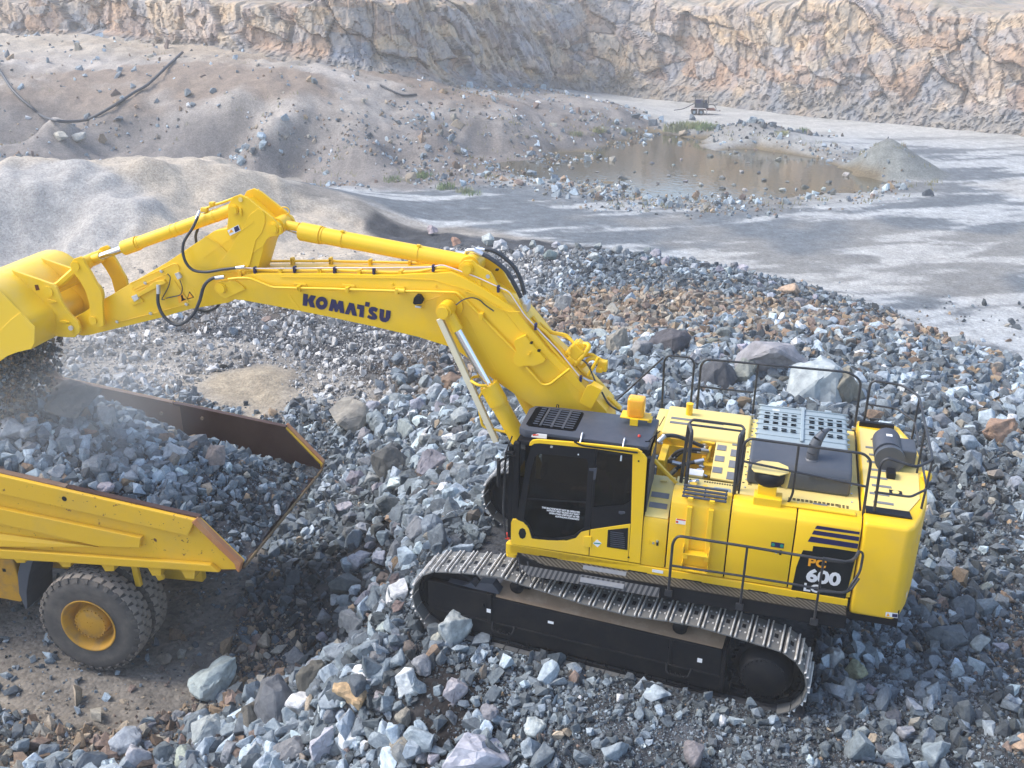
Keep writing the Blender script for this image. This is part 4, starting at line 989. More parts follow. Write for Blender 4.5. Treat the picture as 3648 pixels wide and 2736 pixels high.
for k in range(8):
    a_, c_ = hy('r4', 955, 1262 + k * 18, W + .03), hy('r4', 1085 if k > 1 else 1075, 1278 + k * 18, W + .03); b.bar(a_, c_, .010, .010)
b.build('louvres', lv)
dm = skin('sticker', [(835,1332),(875,1366),(838,1403),(797,1366)], 'white', .024, bev=0)
skin('sticker', [(808,1360),(868,1366),(866,1376),(806,1370)], 'teal', .026, bev=0)
skin('lock', [(1112,1488),(1130,1490),(1128,1502),(1112,1500)], 'decal_black', .024, bev=0); skin('bolt', [(1205,612),(1220,614),(1218,628),(1204,626)], 'decal_black', .024, bev=0)
for body, (xr, yr), hgt in (('THIS MACHINE MUST NOT BE OPERATED', (1826, 535), 62), ('WITHOUT FIRST FILLING OUT DAILY', (1812, 622), 62), ('OPERATORS CHECKLIST AS PER', (1806, 715), 62), ('AUSTRALIAN STANDARDS', (1800, 810), 62)):
    o1 = hy('tz', xr, yr, W + .003); t1 = hy('tz', xr, yr - hgt, W + .003); hg = (t1 - o1).length
    wanted = {'THIS MACHINE MUST NOT BE OPERATED': 1495, 'WITHOUT FIRST FILLING OUT DAILY': 1310, 'OPERATORS CHECKLIST AS PER': 1190, 'AUSTRALIAN STANDARDS': 960}[body]
    wl = (hy('tz', xr - wanted, yr - wanted * .135, W + .003) - o1).length
    t_ = text3(body, hg / .70, M['white'], 'lettering', co, (0, 0, 0), (1, 0, 0), (0, 1, 0), offset=.0015, depth=.0005, shear=.25, align='RIGHT')
    xs = [v.co.x for v in t_.data.vertices]; sc = wl / (max(xs) - min(xs))
    d_ = Vector(hy('tz', xr - 1000, yr - 135, W + .003) - o1).normalized()
    xa = -d_; ya = Vector((0, 0, 1)); ya = (ya - xa * ya.dot(xa)).normalized(); mm = Matrix((xa * sc, ya, xa.cross(ya))).transposed().to_4x4(); mm.translation = o1; t_.data.transform(mm)
# roof slab with louvred vent
rf = mb(M['roof_grey'])
rp = [(-.30, .55), (-.28, 1.44), (-.24, 1.46), (1.10, 1.45), (1.40, 1.43), (1.50, 1.36), (1.52, .74), (1.46, .62), (1.1, .57)]
rf.prism(rp, 3.27, 3.385, XY, bev=.02, seg=2); ro = rf.build('roof', co, smooth_angle=35)
b = mb(M['black']); b.prism([(-.33, 1.47), (1.08, 1.47), (1.40, 1.45), (1.46, 1.40), (1.46, 1.52), (1.1, 1.555), (-.33, 1.555)], 3.205, 3.27, XY, bev=.015); b.bar((-.30, 1.462, 3.30), (1.15, 1.462, 3.30), .02, .09); b.build('gutter', co)
vt = mb(M['void']); vt.prism([(.76, .66), (1.40, .66), (1.43, .72), (1.43, 1.26), (1.38, 1.31), (.78, 1.29), (.74, 1.25), (.74, .70)], 3.384, 3.392, XY); vt.build('vent', co)
b = mb(M['roof_grey'])
for c_ in range(4):
    for r_ in range(8):
        yy = .72 + r_ * .072; xx = .84 + c_ * .155
        b.box((xx, yy, 3.400), (.115 if c_ < 3 else .07, .013, .014), Matrix.Rotation(.6, 3, 'X'))
    if c_ < 3: b.box((.92 + c_ * .155, .98, 3.400), (.03, .58, .014))
b.build('vent_louvres', co)
for x in (.62, .05): mb(M['silver']).tube([(x, 1.34, 3.39), (x, 1.38, 3.44), (x, 1.56, 3.30), (x, 1.60, 3.20)], .012, .04).build('gutter_bracket', co)
b = mb(M['black']); b.tube([hy('r4', 625, 440, 1.62), hy('r4', 690, 478, 1.62), hy('r4', 1205, 543, 1.62)], .013, .06); b.build('rain_rail', co)
skin('sticker', [(240,385),(300,372),(378,380),(374,418),(236,400)], 'white', 0, Y=1.556, bev=0); skin('sticker', [(250,380),(300,376),(302,386),(248,390)], 'red', 0, Y=1.559, bev=0)
b = mb(M['black']); b.tube([hz('r4', 1408, 345, 3.47), hz('r4', 1300, 440, 3.39)], .007); b.tube([hz('r4', 1272, 440, 3.39), hz('r4', 1320, 440, 3.39)], .007); b.tube([hz('r4', 1448, 215, 3.55), hz('r4', 1400, 300, 3.39)], .006); b.build('aerial', co)
b = mb(M['black']); b.tube([hz('r4', 465, 128, 3.39), hz('r4', 470, 105, 3.44), hz('r4', 485, 110, 3.44), hz('r4', 485, 130, 3.39)], .007, .01); b.build('lifting_eye', co)
b = mb(M['red']); b.lathe([(.022, 0), (.02, .02), (0, .03)], hz('r4', 1218, 395, 3.39), (0, 0, 1), 12); b.build('roof_light', co)
# amber beacon on its yellow bracket
bp = hz('r4', 1170, 285, 3.40); bx, by = bp.x, bp.y
b = mb(M['yellow']); b.box((bx, by - .13, 3.475), (.40, .24, .014), bev=.003); b.box((bx, by + .015, 3.44), (.11, .03, .10), bev=.004); b.box((bx - .20, by - .12, 3.45), (.06, .12, .06), bev=.01)
be = b.build('beacon', co)
am = mat('beacon_glass', (.95, .45, .03), .15); pb = am.node_tree.nodes['Principled BSDF']; pb.inputs['Subsurface Weight'].default_value = .6; pb.inputs['Subsurface Radius'].default_value = (.1,.06,.01); pb.inputs['Subsurface Scale'].default_value = .1
b = mb(am); b.box((bx, by - .13, 3.62), (.235, .19, .27), bev=.04, seg=3); o_ = b.build('lamp_lens', co, smooth_angle=40)
b = mb(M['amber']); b.cyl((bx, by - .035, 3.50), (bx, by - .032, 3.60), .001)
for k in range(7): b.box((bx, by - .034, 3.50 + k * .018), (.15, .006, .006))
b.build('lamp_ribs', co)
# mirror, front guard rods and indicator
mr = mb(M['black']); mr.tube([(1.50, 1.56, 3.05), (1.62, 1.66, 3.03), (1.70, 1.68, 2.98)], .016, .03); mr.tube([(1.56, 1.5, 3.30), (1.60, 1.62, 3.15), (1.62, 1.68, 2.85)], .010, .05); mr.box((1.70, 1.66, 2.80), (.05, .20, .36), Matrix.Rotation(.3, 3, 'Z'), bev=.02); mr.box((1.56, 1.62, 3.10), (.12, .06, .05), bev=.01)
mr.build('mirror', co)
mb(M['red']).box((1.60, 1.50, 1.72), (.07, .06, .09), bev=.015).build('indicator', co)
b = mb(M['rail']); b.tube([(1.62, 1.60, 3.0), (1.64, 1.62, 2.2), (1.60, 1.60, 1.75)], .015, .05); b.build('grab_rail', co)
b = mb(M['roof_grey']); b.box((-.318, 1.20, 2.55), (.012, .62, 1.25), bev=.004); b.build('rear_wall', co)
# operator's seat
b = mb(M['blue']); b.box((.35, 1.05, 2.02), (.46, .46, .14), bev=.05); b.box((.12, 1.05, 2.38), (.14, .44, .66), Matrix.Rotation(-.15, 3, 'Y'), bev=.05); b.use(M['black']).box((.35, 1.05, 1.84), (.4, .4, .25), bev=.02)
b.box((.5, 1.38, 2.22), (.34, .10, .06), bev=.02); b.cyl((.62, 1.38, 2.24), (.66, 1.38, 2.42), .018, n=10); b.box((1.25, .85, 2.5), (.05, .22, .16), bev=.01)
b.build('seat', co)
# person at the controls
pe = thing('person', 'operator in a yellow-green high-visibility shirt sitting behind the tinted cab glass', 'person', HOUSE @ Matrix.Translation((.33, 1.05, 2.08)))
def skinned(name, verts, edges, rad, m_, parent, sub=2):
    me = bpy.data.meshes.new(name); me.from_pydata([Vector(v) for v in verts], edges, []); o = bpy.data.objects.new(name, me); COL.objects.link(o)
    sm_ = o.modifiers.new('s', 'SKIN'); sv = me.skin_vertices[0].data
    for i, r in enumerate(rad): sv[i].radius = (r, r) if not isinstance(r, tuple) else r
    sv[0].use_root = True; ss = o.modifiers.new('b', 'SUBSURF'); ss.levels = sub; ss.render_levels = sub
    dg = bpy.context.evaluated_depsgraph_get(); m2 = bpy.data.meshes.new_from_object(o.evaluated_get(dg)); bpy.data.objects.remove(o)
    m2.materials.clear(); m2.materials.append(m_); m2.polygons.foreach_set('use_smooth', [True] * len(m2.polygons)); return link(name, m2, parent)
sv = [(0,0,.02),(.0,0,.22),(.02,0,.42),(.04,0,.52),(.06,0,.60),(.07,0,.68),(.09,0,.74),
      (.03,.19,.44),(.14,.25,.22),(.34,.22,.18),(.42,.20,.20), (.03,-.19,.44),(.14,-.25,.22),(.34,-.22,.18),(.42,-.20,.20),
      (.05,.10,.0),(.42,.13,.02),(.46,.13,-.34),(.56,.13,-.38),(.05,-.10,.0),(.42,-.13,.02),(.46,-.13,-.34),(.56,-.13,-.38)]
se = [(0,1),(1,2),(2,3),(3,4),(4,5),(5,6),(2,7),(7,8),(8,9),(9,10),(2,11),(11,12),(12,13),(13,14),(0,15),(15,16),(16,17),(17,18),(0,19),(19,20),(20,21),(21,22)]
sr = [.15,.15,.15,.07,.065,.10,.075,.07,.052,.038,.03,.07,.052,.038,.03,.10,.075,.055,.045,.10,.075,.055,.045]
skinned('body', sv, se, sr, M['skin'], pe)
skinned('shirt', [(0,0,.0),(0,0,.22),(.02,0,.43),(.03,.20,.44),(.12,.25,.27),(.03,-.20,.44),(.12,-.25,.27)], [(0,1),(1,2),(2,3),(3,4),(2,5),(5,6)], [.175,.175,.17,.085,.068,.085,.068], M['hivis'], pe)
skinned('trousers', [(0,0,.0),(.05,.10,.0),(.42,.13,.02),(.46,.13,-.33),(.05,-.10,.0),(.42,-.13,.02),(.46,-.13,-.33)], [(0,1),(1,2),(2,3),(0,4),(4,5),(5,6)], [.17,.12,.088,.065,.12,.088,.065], M['blue'], pe)
skinned('hair', [(.04,0,.66),(.05,0,.74),(.08,0,.79)], [(0,1),(1,2)], [.085,.10,.07], mat('hair', (.03,.02,.015), .8), pe)
for s_ in (-1, 1):
    for k in range(5):
        y0 = .20 * s_ + (k - 2) * .017; ln = (.045,.07,.08,.075,.055)[k]
        f_ = mb(M['skin']); p0_ = Vector((.44, y0, .205)); 
        if k == 0 : f_.curve([(.42, .17*s_, .20), (.45, .155*s_, .215), (.475, .16*s_, .20)], .010, 6, 3)
        else: f_.curve([p0_, p0_ + Vector((ln*.6, 0, .004)), p0_ + Vector((ln*.9, 0, -.03))], .009, 6, 3)
        f_.build('finger', pe)

# ------------------------------------------------------------------ boom
BW = .30
bpts = side('c1', [(1450,745),(1418,730),(1403,695),(1415,660),(1445,645),(1540,640),(1620,603),(1700,601),(2212,600)], BW) + \
       side('c2', [(500,606),(740,610),(860,602),(1000,597),(1120,590),(1200,625),(1300,680),(1430,760),(1535,835),(1640,960),(1760,1110),(1900,1240),(2010,1360),(2140,1505)], BW) + \
       [(.35, 2.45), (.12, 2.25), (-.02, 2.02), (.05, 1.84), (.25, 1.78), (.50, 1.95)] + \
       side('c2', [(1660,1475),(1390,1290),(1290,1210),(1225,1152),(1140,1090),(900,1015),(600,945),(300,880),(0,820)], BW) + side('c1', [(1600,775),(1500,765)], BW)
bm_ = mb(M['yellow']); bm_.prism(bpts, -BW, BW, XZ, bev=.012, seg=2); BO = ep(bm_, 'boom', smooth_angle=30)
bb = lambda b, n, **k: b.build(n, BO, **k)
# raised doubler plates and weld beads
def plate(sheet, pts, Y, t, name, par, m_='yellow', bev=.006):
    b = mb(M[m_]); b.prism(side(sheet, pts, Y + t), Y - .002, Y + t, XZ, bev=bev); return b.build(name, par)
plate('c1', [(1418,690),(1425,660),(1450,648),(1490,655),(1530,640),(1560,655),(1600,690),(1610,705),(1590,712),(1520,745),(1480,765),(1440,745)], BW, .03, 'boss_plate', BO)
b = mb(M['yellow']); c_ = hy('c1', 1455, 693, BW + .03); b.cyl((c_.x, BW, c_.z), (c_.x, BW + .06, c_.z), .085, n=28); b.cyl((c_.x, BW + .06, c_.z), (c_.x, BW + .075, c_.z), .07, n=28); bb(b, 'pin_boss')
plate('c2', [(1530,1050),(1545,1030),(1590,1010),(1605,1005),(1620,1030),(1700,1120),(1738,1165),(1725,1185),(1665,1205),(1600,1205),(1560,1215),(1530,1190),(1525,1150),(1545,1110)], BW, .07, 'cover_plate', BO)
for p in ((1630,1110),(1620,1128)): plate('c2', [(p[0],p[1]),(p[0]+14,p[1]+2),(p[0]+12,p[1]+14),(p[0]-2,p[1]+12)], BW + .07, .012, 'bolt', BO, bev=0)
for p in ((1635,1050),(1685,1102),(1410,570)): plate('c2', [(p[0],p[1]),(p[0]+18,p[1]+2),(p[0]+16,p[1]+12),(p[0]-2,p[1]+10)], BW + .02, .05, 'bracket', BO, 'decal_black', 0)
plate('c2', [(40,745),(48,735),(60,740),(125,835),(118,842)], BW, .006, 'weld_bead', BO, bev=0)
plate('c2', [(1210,885),(1216,880),(1420,1250),(1412,1254)], BW, .006, 'weld_bead', BO, bev=0)
for p, q in (((0,622),(740,628)), ((740,628),(1000,640)), ((1000,640),(1240,710)), ((1240,710),(1440,815)), ((1440,815),(1560,960)), ((1560,960),(1900,1310)), ((1900,1310),(2050,1480))):
    b = mb(M['yellow']); b.bar(hy('c2', *p, BW + .004), hy('c2', *q, BW + .004), .008, .012); bb(b, 'weld_bead')
# company name
kz = [[(235,150),(330,170),(322,288),(390,182),(497,203),(438,320),(478,447),(375,428),(331,296),(308,412),(220,397)],
      [(818,263),(905,285),(935,385),(970,297),(1057,312),(1085,566),(995,550),(975,462),(935,540),(888,530),(868,440),(838,520),(758,503)],
      [(1190,338),(1283,358),(1345,620),(1248,602),(1220,480),(1180,587),(1092,570)],
      [(1355,373),(1500,402),(1485,650),(1390,632),(1405,480),(1345,465)], [(1525,320),(1612,338),(1600,430),(1510,412)],
      [(1820,465),(1915,485),(1898,635),(1910,655),(1925,658),(1938,645),(1955,492),(2050,510),(2035,650),(2000,715),(1950,745),(1880,740),(1830,705),(1810,640)],
      [(1785,468),(1745,540),(1700,515),(1675,518),(1690,545),(1740,580),(1768,630),(1760,675),(1715,697),(1650,690),(1590,668),(1555,640),(1590,590),(1630,620),(1668,622),(1655,600),(1605,560),(1585,510),(1600,455),(1650,425),(1720,432)]]
for q in kz:
    b = mb(M['navy']); b.prism(side('kz', q, BW + .012), BW + .008, BW + .012, XZ); bb(b, 'lettering')
n = 40; vs = []
for k in range(n):
    a = 2 * math.pi * k / n; 
    for rx, ry in ((125, 135), (43, 42)): p = hy('kz', 615 + rx * math.cos(a), 350 + ry * math.sin(a), BW + .012); vs.append(p)
b = mb(M['navy']); b.add(vs, [(2*k, 2*k+1, (2*k+3) % (2*n), (2*k+2) % (2*n)) for k in range(n)]); bb(b, 'lettering')
# pipes, clamps and cables on the boom
def pline(segs, Y, r, m_, name, rnd_=.06, par=None, zoff=0):
    P_ = [hy(s_, x, y, Y) for s_, x, y in segs]; b = mb(M[m_]); b.tube(P_, r, rnd_, 8); return b.build(name, par or BO)
pline([('c1',1500,635),('c1',1560,628),('c1',1640,628),('c1',1790,690),('c1',2212,700),('c2',400,702),('c2',740,712),('c2',1160,722),('c2',1200,760),('c2',1545,1115)], BW + .05, .021, 'yellow', 'steel_pipe')
pline([('c2',1610,1210),('c2',1715,1330),('c2',1765,1328),('c2',1900,1222)], BW + .05, .021, 'yellow', 'steel_pipe')
pline([('c1',1500,585),('c1',1700,570),('c1',1840,580),('c1',2212,577),('c2',740,592),('c2',900,585),('c2',1060,556),('c2',1130,570),('c2',1290,645),('c2',1430,705),('c2',1490,718),('c2',1540,765),('c2',1640,920),('c2',1800,1110),('c2',1960,1300)], .22, .022, 'yellow', 'steel_pipe')
pline([('c1',1700,517),('c1',2212,515),('c2',330,517),('c2',830,527),('c2',1000,530)], -.24, .022, 'yellow', 'steel_pipe')
pline([('c2',1620,900),('c2',1750,990),('c2',1850,1120),('c2',1980,1290)], .10, .030, 'yellow', 'steel_pipe')
pline([('c2',1700,920),('c2',1770,980),('c2',1880,1000),('c2',1930,1060)], -.05, .022, 'yellow', 'steel_pipe')
pline([('c2',1655,880),('c2',1720,970),('c2',1880,1130),('c2',2000,1260),('c2',2120,1340)], .02, .026, 'yellow', 'steel_pipe')
pline([('c1',1590,560),('c1',1700,565),('c1',2212,560),('c2',600,560),('c2',980,556),('c2',1060,540),('c2',1120,560),('c2',1290,622),('c2',1420,682),('c2',1500,715),('c2',1600,870),('c2',1700,975),('c2',1830,1110),('c2',1960,1270)], .26, .009, 'white_hose', 'cable')
pline([('c2',1210,712),('c2',1290,740),('c2',1370,790),('c2',1440,830),('c2',1500,850),('c2',1570,850)], BW + .02, .007, 'yellow', 'grease_line')
pline([('c2',930,830),('c2',945,780),('c2',1050,745),('c2',1140,730)], BW + .01, .006, 'yellow', 'grease_line')
b = mb(M['rubber']); b.curve([hy('c2', 1150, 805, .52), hy('c2', 1200, 770, .44), hy('c2', 1260, 757, .36), hy('c2', 1310, 775, .33), hy('c2', 1340, 803, .32), hy('c2', 1400, 845, .32)], .009); bb(b, 'hose')
for s_, x in (('c1',1965),('c2',120),('c2',440),('c2',765)):
    a = hy(s_, x, 700 if s_ == 'c1' else 690 + x * .03, BW + .05); b = mb(M['yellow']); b.box((a.x, BW + .045, a.z), (.05, .09, .085), bev=.01); b.box((a.x, BW + .01, a.z + .04), (.20, .02, .05), bev=.01); bb(b, 'pipe_clamp')
a = hy('c2', 1318, 877, BW + .05); b = mb(M['yellow']); b.box((a.x, BW + .045, a.z), (.06, .09, .10), bev=.01); bb(b, 'pipe_clamp')
a = hy('c2', 795, 712, BW + .05); b = mb(M['yellow']); b.cyl((a.x - .05, a.y, a.z), (a.x + .05, a.y, a.z), .038, n=12); bb(b, 'pipe_joint')
for s_, x, y in (('c1',1580,590),('c1',1845,580),('c1',2100,577),('c2',262,583),('c2',520,587),('c2',790,592),('c2',1310,655)):
    a = hy(s_, x, y, .22); b = mb(M['yellow']); b.box((a.x, .20, a.z - .02), (.05, .12, .12), bev=.008); bb(b, 'pipe_clamp')
for s_, x, y in (('c1',1920,510),('c1',2172,510),('c2',80,515),('c2',330,517),('c2',590,522),('c2',850,530)):
    a = hy(s_, x, y, -.24); b = mb(M['yellow']); b.box((a.x, -.24, a.z - .03), (.045, .08, .15), bev=.008); bb(b, 'pipe_clamp')
for s_, x, y in (('c1',1675,575),('c1',1935,570),('c1',2200,575),('c2',93,570),('c2',355,577),('c2',613,582),('c2',1003,562),('c2',1430,698),('c2',1675,945),('c2',1970,1290)):
    a = hy(s_, x, y, .25); mb(M['navy']).box((a.x, .25, a.z), (.035, .07, .10), bev=.01).build('cable_tie', BO)
for x, y in ((735,668),(1018,678),(1215,716)):
    a = hy('c2', x, y, BW); mb(M['yellow']).cyl((a.x, BW, a.z), (a.x, BW + .02, a.z), .018, n=10).build('bolt', BO)
# work lamp on the boom side
b = mb(M['decal_black']); b.prism(side('c2', [(872,760),(890,738),(912,745),(932,775),(922,800),(880,805),(866,795)], BW + .12), BW + .03, BW + .12, XZ, bev=.012); wl_ = bb(b, 'work_lamp')
mb(M['silver']).box(hy('c2', 905, 815, BW + .05), (.09, .06, .03), bev=.01).build('lamp_bracket', BO)
# lugs carrying the arm cylinder
for nm, Y, dx, dy in (('cylinder_lug', .20, 0, 0), ('cylinder_lug', -.24, 0, 0)):
    q = side('c2', [(1178,640),(1168,590),(1175,540),(1210,508),(1260,505),(1300,540),(1385,588),(1440,690),(1520,820),(1400,760)], .20)
    b = mb(M['yellow']); b.prism(q, Y, Y + .04, XZ, bev=.008); bb(b, nm)
a = hy('c2', 1228, 565, .24); b = mb(M['yellow']); b.cyl((a.x, -.27, a.z), (a.x, .27, a.z), .085, n=28); b.cyl((a.x, .27, a.z), (a.x, .285, a.z), .065, n=24); bb(b, 'pin')
b = mb(M['silver']); b.cyl((*hy('c2', 1360, 617, .245),), (*(hy('c2', 1360, 617, .245) + Vector((0, .004, 0))),), .03, n=16); bb(b, 'sticker')
# arm cylinder
LUG = Vector((a.x, 0, a.z))
A0 = hy('c2', 128, 320, 0)
ARMPIN = hy('c1', 1795, 300, .24); ARMPIN.y = 0
ax = (A0 - LUG).normalized()
ac = mb(M['yellow']); ac.cyl(LUG + ax * .05, A0, .122, n=32); ac.cyl(A0 - ax * .02, A0 - ax * .34, .138, n=32); ac.cyl(A0 - ax * .36, A0 - ax * .38, .130, n=32)
for t in (.30, .74): p = LUG + (A0 - LUG) * t; ac.cyl(p, p + ax * .02, .130, n=32); ac.box(p + Vector((0, .04, .135)), (.05, .04, .03), bev=.006)
ac.cyl(LUG + Vector((0, -.14, 0)), LUG + Vector((0, .14, 0)), .15, n=28)
ao = ep(ac, 'arm_cylinder'); b = mb(M['chrome']); b.cyl(A0, ARMPIN, .062, n=24); b.build('rod', ao)
b = mb(M['yellow']); b.cyl(ARMPIN - ax * .30, ARMPIN, .075, n=20); b.cyl(ARMPIN + Vector((0, -.13, 0)), ARMPIN + Vector((0, .13, 0)), .12, n=24); b.build('rod_eye', ao)
# boom cylinders
def boom_cyl(Y):
    p = hy('c2', 1090, 830, .45); top = Vector((p.x, Y, p.z)); q = hy('c2', 1370, 1330, .45); head = Vector((q.x, Y, q.z)); ax = (head - top).normalized()
    foot = head + ax * 1.75
    b = mb(M['yellow']); b.cyl(head, foot, .128, n=32); b.cyl(head - ax * .015, head + ax * .30, .145, n=32); b.cyl(head + ax * .33, head + ax * .345, .137, n=32)
    for k in range(8):
        an = 2 * math.pi * k / 8; u = Vector((0, 1, 0)); w_ = ax.cross(u); b.cyl(head - ax * .035 + (u * math.cos(an) + w_ * math.sin(an)) * .115, head + (u * math.cos(an) + w_ * math.sin(an)) * .115, .018, n=8)
    o = ep(b, 'boom_cylinder'); mb(M['chrome']).cyl(top, head, .066, n=24).build('rod', o)
    b = mb(M['yellow']); s_ = 1 if Y > 0 else -1
    b.cyl(top + Vector((0, -.11*s_, 0)), top + Vector((0, .13*s_, 0)), .115, n=28); b.cyl(top + Vector((0, .13*s_, 0)), top + Vector((0, .17*s_, 0)), .085, n=28); b.cyl(top + ax * .05, top + ax * .34, .088, n=20)
    b.build('rod_eye', o)
    # rod guard: a pale folded plate running beside the barrel
    g0 = hy('c2', 1050, 885, Y + .02) if Y > 0 else top + Vector((.16, 0, -.12)); g1 = hy('c3', 198, 880, Y + .02) if Y > 0 else foot + Vector((.25, 0, .0))
    if Y > 0:
        w_ = Vector((0, 1, 0)).cross((g1 - g0).normalized()); b = mb(mat('pale_guard', (.74,.66,.46), .45))
        b.bar(g0, g1, .14, .022, up=w_, bev=.01); b.bar(g0 + Vector((0, .07, 0)), g1 + Vector((0, .07, 0)), .02, .09, up=w_, bev=.006); b.build('rod_guard', o)
        b = mb(M['yellow']); b.tube([head + Vector((.0, .13, .05)), head + Vector((.10, .18, .06)), head + Vector((.26, .08, .08)), head + Vector((.26, -.06, .08)), head + Vector((.1, -.14, .08))], .022, .06)
        p_ = head + ax * .1; b.tube([p_ + Vector((.13, .05, 0)), p_ + Vector((.20, .08, -.12)), p_ + Vector((.12, .08, -.55)), p_ + ax * .7 + Vector((.10, .05, 0))], .020, .06); b.build('guard_bracket', o)
boom_cyl(.47); boom_cyl(-.47)
b = mb(M['yellow']); p = hy('c2', 1090, 830, .45); b.cyl((p.x, -.5, p.z), (p.x, .5, p.z), .075, n=20); bb(b, 'pin')
b = mb(M['yellow']); b.cyl((p.x, BW, p.z), (p.x, BW + .03, p.z), .20, n=28); bb(b, 'boss_plate')
# hoses from the arm cylinder down the boom
hose([hy('c2', 1280, 450, .10), hy('c2', 1380, 500, .12), hy('c2', 1480, 580, .12), hy('c2', 1545, 690, .10), hy('c2', 1600, 800, .05)], .032, par=BO)
hose([hy('c2', 1290, 440, -.10), hy('c2', 1400, 450, -.10), hy('c2', 1520, 540, -.10), hy('c2', 1580, 650, -.08), hy('c2', 1612, 790, -.05)], .030, par=BO)
b = mb(M['silver']); b.tube([hy('c2', 1150, 455, -.05), hy('c2', 1215, 470, -.05), hy('c2', 1220, 445, 0), hy('c2', 1290, 445, 0)], .028, .04); bb(b, 'fitting'); b = mb(M['silver']); b.box(hy('c2', 1615, 810, 0), (.08, .20, .14), bev=.02); bb(b, 'fitting')
# valve cluster near the foot of the boom
vc = mb(M['yellow']); g8 = lambda x, y, Y: hy('g8', x, y, Y)
vc.box(g8(560, 730, .0), (.22, .24, .20), Matrix.Rotation(.9, 3, 'Y'), bev=.02); vc.box(g8(620, 660, .0), (.10, .16, .14), Matrix.Rotation(.9, 3, 'Y'), bev=.02); vc.box(g8(500, 850, .05), (.14, .2, .12), Matrix.Rotation(.9, 3, 'Y'), bev=.02)
vc.tube([g8(540,920,.1), g8(640,820,.1), g8(740,680,.05), g8(700,640,0), g8(640,660,0)], .034, .08)
vc.tube([g8(590,900,0), g8(640,960,0), g8(720,850,0), g8(790,830,0), g8(880,890,0)], .030, .07)
vc.tube([g8(680,800,-.08), g8(760,780,-.08), g8(860,850,-.08), g8(940,880,-.08)], .030, .06)
vc.tube([g8(720,1060,.1), g8(780,960,.1), g8(860,820,.1)], .024, .04)
vc.box(g8(910,930,-.05), (.14, .12, .16), bev=.02); vc.box(g8(870,980,0), (.10, .10, .08), bev=.02); vc.tube([g8(130,430,-.05), g8(230,500,-.05), g8(430,540,-.05), g8(540,640,0)], .024, .06)
for x, y in ((480,700),(600,640),(560,880),(470,760)): vc.cyl(g8(x, y, .10), g8(x, y, .16), .022, n=8)
bb(vc, 'valve_block')
b = mb(M['rubber']); b.curve([g8(560,820,.1), g8(700,900,.12), g8(790,1080,.14), g8(830,1200,.14)], .012); b.curve([g8(900,1280,.12), g8(980,1420,.1), g8(1080,1500,.1), g8(1200,1550,.1)], .014); bb(b, 'hose')
plate('g8', [(700,1200),(750,1180),(900,1250),(760,1505),(605,1415)], .36, .02, 'bracket_plate', BO)
b = mb(M['yellow']); b.add([g8(750,1180,.38), g8(900,1250,.38), g8(925,1205,.2), g8(800,1130,.2)], [(0,1,2,3)]); bb(b, 'bracket_plate')
b = mb(M['silver']); b.tube([g8(650,1090,.2), g8(780,1160,.2)], .02); b.box(g8(760, 1150, .2), (.06, .05, .05)); bb(b, 'fittings')
b = mb(M['yellow'])
for k in range(4): b.bar(g8(1000 + k*34, 1350 + k*36, .05), g8(1030 + k*34, 1385 + k*36, .05), .05, .05, bev=.012)
b.bar(g8(980,1330,.03), g8(1150,1500,.03), .11, .04, bev=.01); bb(b, 'hose_guide')

# ------------------------------------------------------------------ arm
AW = .22
arm = side('c1', [(505,1000),(485,955),(480,900),(675,770),(775,712),(1100,522),(1400,322),(1505,300),(1600,250),(1700,300),(1745,380),(1700,540),(1640,720),(1500,790),(1250,832),(1050,890),(600,1000),(545,1008)], AW)
b = mb(M['yellow']); b.prism(arm, -AW, AW, XZ, bev=.012); AR = ep(b, 'arm', smooth_angle=30)
ab = lambda b, n, **k: b.build(n, AR, **k)
lug = [(1490,330),(1500,235),(1500,150),(1530,95),(1575,78),(1625,100),(1700,160),(1790,230),(1850,295),(1855,335),(1820,352),(1780,355),(1755,372),(1730,420),(1600,500)]
for Y in (AW - .03, -AW - .01):
    b = mb(M['yellow']); b.prism(side('c1', lug, AW), Y, Y + .045, XZ, bev=.008); ab(b, 'cylinder_lug')
q = side('c1', [(1560,150),(1575,130),(1740,270),(1725,290)], AW); b = mb(M['yellow']); b.prism(q, -AW, AW, XZ); ab(b, 'cross_plate')
plate('c1', [(1420,560),(1520,420),(1640,210),(1670,190),(1690,170),(1725,185),(1740,215),(1740,270),(1720,330),(1680,380),(1640,540),(1600,600)], AW + .015, .010, 'doubler_plate', AR)
plate('c1', [(1330,500),(1338,498),(1665,262),(1660,255),(1655,262)], AW + .025, .004, 'weld_bead', AR, bev=0)
for (x, y), r in (((1535,180), .075), ((1795,300), .085)):
    a = hy('c1', x, y, AW + .03); b = mb(M['yellow']); b.cyl((a.x, -.27, a.z), (a.x, AW + .045, a.z), r, n=28); b.cyl((a.x, AW + .045, a.z), (a.x, AW + .06, a.z), r * .78, n=28); b.box((a.x - .11, AW + .03, a.z - .02), (.04, .02, .12), bev=.006); ab(b, 'pin_boss')
for x, y in ((1580,112),(1640,80)): a = hy('c1', x, y, AW + .02 if x < 1600 else -AW); b = mb(M['deck_yellow']); b.cyl((a.x, a.y, a.z), (a.x, a.y + .01, a.z), .035, n=18); ab(b, 'lifting_hole')
BCT = hy('c1', 1535, 180, AW + .03); BCT.y = 0
b = mb(M['yellow']); b.tube([hy('c1', 1840, 180, -.1), hy('c1', 1855, 160, -.1), hy('c1', 1890, 165, -.1), hy('c1', 1905, 195, -.1), hy('c1', 1880, 215, -.1)], .009, .05); b.tube([hy('c1',1690,85,-.2), hy('c1',1700,45,-.2)], .01); ab(b, 'grease_line')
